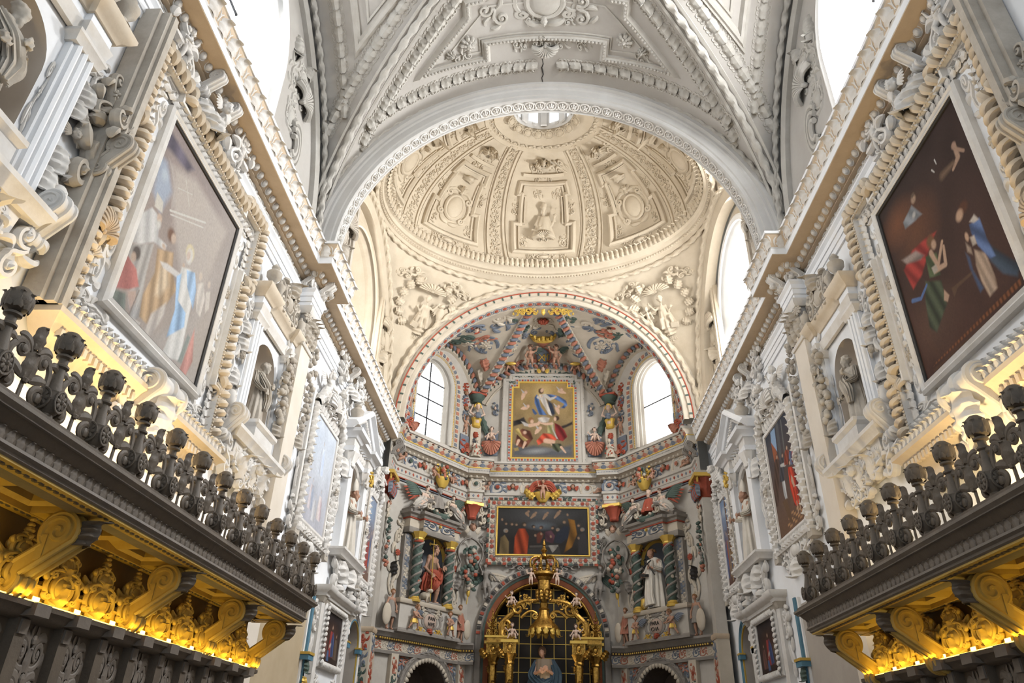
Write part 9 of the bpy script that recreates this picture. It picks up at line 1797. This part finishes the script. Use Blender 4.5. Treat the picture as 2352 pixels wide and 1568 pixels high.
# spandrel angels
for a in (-1, 1):
    g = thing('spandrel_angel', 'grey-brown angel figure in the %s spandrel of the altar arch' % ('left' if a < 0 else 'right'), 'angel', CM(a * 1.86, 4.55, .12), 'altar spandrel angels')
    m = MB(); human(m, dict(pelvis=(0, 0, .42), chest=(-.02, -.02, .66), head=(-.04, -.05, .86), elbL=(.22, -.05, .62), handL=(.3, -.08, .5), elbR=(-.2, -.04, .74), handR=(-.18, -.06, .9), kneL=(.1, -.16, .26), ankL=(.12, -.08, .02), kneR=(-.02, -.12, .24), ankR=(.0, -.06, .0)), seed=61); robe(m, .52, .24, .085, .13, 48, 9, .25); obj('body', remesh(m, .013, 1, 'spangel'), GREYST, g, (0, 0, -.1), (0, 0, 0), (1.15 * -a, 1.15, 1.15)); m = MB(); wing(m, (0, .06, .62), (.7, .08, .5), (.1, .08, .42), 7, .09); obj('wing', m, PCREAM, g, (0, 0, .06), (0, 0, 0), (-a, 1, 1)); m = MB(); wing(m, (0, .06, .6), (.2, .08, .72), (.34, .08, .26), 5, .06); obj('wing', m, PGREEN, g, (0, 0, 0), (0, 0, 0), (a, 1, 1)); obj('hair', L_phair(), HAIR, g, (.046 * a, -.05, .9), (0, 0, 0), .075)
# baldachin
Bd = thing('gilded_baldachin', 'gilded altar baldachin with columns, scroll arms and bell canopy', 'baldachin', FR(.05, 23.95, 0, 0))
for a in (-1, 1):
    for j, (x, y) in enumerate(((1.05, -.25), (1.58, .15))):
        c = obj('column', lathe(MB(), [(.1, .2), (.12, .6), (.09, 1.0), (.13, 1.5), (.1, 2.0), (.12, 2.3), (.1, 2.42)], 14, fold=6, famp=.1), GILT, Bd, (a * x, y, 0))
        for q in range(9): obj('column_leaf', L_leaf(), GILT, c, M=lookM((.1 * math.cos(q * 2.2 - 2), .1 * math.sin(q * 2.2 - 2), .6 + .2 * q), (math.cos(q * 2.2 - 2), math.sin(q * 2.2 - 2), 0), (0, 0, 1), (.16, .3, .22)))
        obj('capital', lathe(MB(), [(.11, 2.4), (.14, 2.44), (.12, 2.5), (.2, 2.66), (.22, 2.7)], 14, fold=7, famp=.12), GILT, c); obj('impost_block', MB().box(-.2, .2, -.2, .2, 2.7, 3.0), GILT, c); obj('impost_cap', MB().box(-.26, .26, -.26, .26, 3.0, 3.08), BRASS, c); obj('block_scroll', L_cart(), GILT, c, (0, -.2, 2.85), (0, 0, 0), (.3, .5, .3)); obj('block_leaf', L_leaf(), GILT, c, (a * .2, -.18, 2.6), (0, a * .6, 0), (.3, .5, .36))
    obj('entablature', MB().box(a * 1.35 - .42, a * 1.35 + .42, -.2, .2, 3.02, 3.16), GILT, Bd); obj('cornice', MB().box(a * 1.35 - .48, a * 1.35 + .48, -.26, .24, 3.16, 3.22), BRASS, Bd)
    obj('corner_flame', L_crest(), GILT, Bd, (a * 1.62, .1, 3.2), (0, 0, 0), (.4, .5, .55)); m = MB(); tube(m, bez((a * 1.3, -.1, 3.2), (a * 1.45, -.1, 3.75), (a * .95, -.1, 3.75), (a * .9, -.1, 4.1), 18), np.linspace(.11, .08, 18), 8); tube(m, spiral(a * 1.18, 3.5, .24, .04, -PI / 2, a * 1.4, 30, y=-.14), .055, 7); tube(m, spiral(a * .82, 4.02, .2, .04, 0, -a * 1.4, 30, y=-.14), .05, 7); obj('scroll_arm', m, GILT, Bd)
    m = MB(); tube(m, bez((a * .9, -.12, 4.1), (a * .7, -.14, 4.3), (a * .4, -.14, 4.25), (a * .16, -.1, 4.3), 16), np.linspace(.08, .06, 16), 8); tube(m, bez((a * .72, -.16, 3.75), (a * .5, -.16, 4.02), (a * .3, -.16, 4.0), (a * .2, -.14, 3.85), 14), .045, 7); tube(m, spiral(a * .28, 3.82, .1, .03, 0, a * 1.3, 20, y=-.16), .04, 6); obj('upper_arm', m, GILT, Bd)
    for x, z, rr in ((.95, 4.0, .4), (.62, 4.15, -.3), (.4, 4.3, .9), (1.25, 3.45, .2)): obj('arm_leaf', L_scroll(), GILT, Bd, (a * x, -.16, z - .12), (0, a * rr, 0), (.3 * a, .5, .42))
    for (x, z, po, nm, s_) in ((.98, 3.12, 'sit', 'lower', .62), (1.02, 4.08, 'sit', 'middle', .6), (.42, 4.72, 'stand', 'upper', .55)): free_putto(po, FR(.05 + a * x, 23.62, z, 0), s_, 'pale putto on the %s %s arm of the baldachin' % (nm, 'left' if a < 0 else 'right'), -a, None, HAIR, SKINP, 'baldachin putti')
obj('bell_canopy', lathe(MB(), [(.46, 3.36), (.48, 3.42), (.44, 3.5), (.32, 3.62), (.2, 3.78), (.14, 3.98), (.17, 4.02), (.13, 4.06)], 24, fold=12, famp=.04), GILT, Bd, (0, -.15, 0))
for j in range(13): q = 2 * PI * j / 13; obj('bell_fringe', L_curl(), BRASS, Bd, M=lookM((.46 * math.cos(q), -.15 + .46 * math.sin(q), 3.42), (math.cos(q), math.sin(q), 0), (0, 0, -1), (.2, .2, .2)))
obj('lantern_shaft', lathe(MB(), [(.12, 4.06), (.14, 4.2), (.1, 4.25), (.16, 4.4), (.2, 4.45), (.2, 4.9), (.24, 4.94), (.26, 5.0)], 8), GILT, Bd, (0, -.1, 0))
for j in range(4): q = -PI / 2 + (j - 1.5) * .9; obj('shaft_leaf', L_leaf(), GILT, Bd, M=lookM((.2 * math.cos(q), -.1 + .2 * math.sin(q), 4.3), (math.cos(q), math.sin(q), 0), (0, 0, 1), (.2, .3, .4)))
obj('crown_band', lathe(MB(), [(.3, 5.0), (.4, 5.06), (.4, 5.14), (.34, 5.18)], 20), GILT, Bd, (0, -.1, 0))
for j in range(10):
    q = 2 * PI * j / 10; obj('crown_leaf', L_leaf(), GILT, Bd, M=lookM((.37 * math.cos(q), -.1 + .37 * math.sin(q), 5.14), (math.cos(q), math.sin(q), 0), (0, 0, 1), (.2, .3, .26)))
for j in range(6): q = 2 * PI * j / 6 + .3; c_, s__ = math.cos(q), math.sin(q); obj('crown_arch', tube(MB(), bez((.38 * c_, -.1 + .38 * s__, 5.2), (.6 * c_, -.1 + .6 * s__, 5.5), (.4 * c_, -.1 + .4 * s__, 5.72), (.05 * c_, -.1 + .05 * s__, 5.62), 14), .035, 6), GILT, Bd)
obj('crown_finial', lathe(MB(), [(.06, 5.58), (.12, 5.66), (.1, 5.74), (.05, 5.78), (.12, 5.86), (.06, 5.94), (.04, 6.0), (.06, 6.04), (.01, 6.22)], 12), GILT, Bd, (0, -.1, 0))
V = thing('virgin_statue', 'statue of a woman in a dark blue cloak under the baldachin', 'statue', FR(.05, 23.95, 1.05, 0))
m = MB(); human(m, dict(pelvis=(0, 0, .5), chest=(0, -.01, .74), head=(-.03, -.05, .925), yaw=-.3, pitch=.2, elbL=(.16, -.06, .6), handL=(.05, -.18, .66), elbR=(-.17, -.05, .6), handR=(-.06, -.18, .64)), curls=False, seed=71, bare_legs=False); obj('body', remesh(m, .01, 1, 'virgin'), SKIN, V, sc=1.85); obj('dress', robe(MB(), .83, 0, .135, .19, 72, 9, .16), mat('pale_dress', (.22, .17, .12), .7), V, sc=1.85); m = MB(); drape(m, [(.1, 0, .82), (.18, -.04, .6), (.14, -.1, .4), (.2, -.06, .05)], [.06, .1, .12, .12], .25); drape(m, [(-.1, 0, .8), (-.18, -.04, .58), (0, -.16, .42), (.12, -.14, .5)], [.05, .08, .1, .06], .25); drape(m, [(-.16, -.02, .56), (-.2, 0, .3), (-.16, 0, .05)], [.07, .1, .12], .25); obj('cloak', m, mat('dark_blue_cloak', (.02, .04, .06), .6), V, sc=1.85); m = MB(); ell(m, (-.055, -.06, 1.75), (.13, .13, .17)); obj('hair', m, HAIR, V)
# added light with no lamp body, before the altar, aimed at the baldachin
area_light('altar_fill_light', (.05, 23.0, 1.6), (.05, 23.9, 4.2), .5, .3, 5, (1, .8, .5))
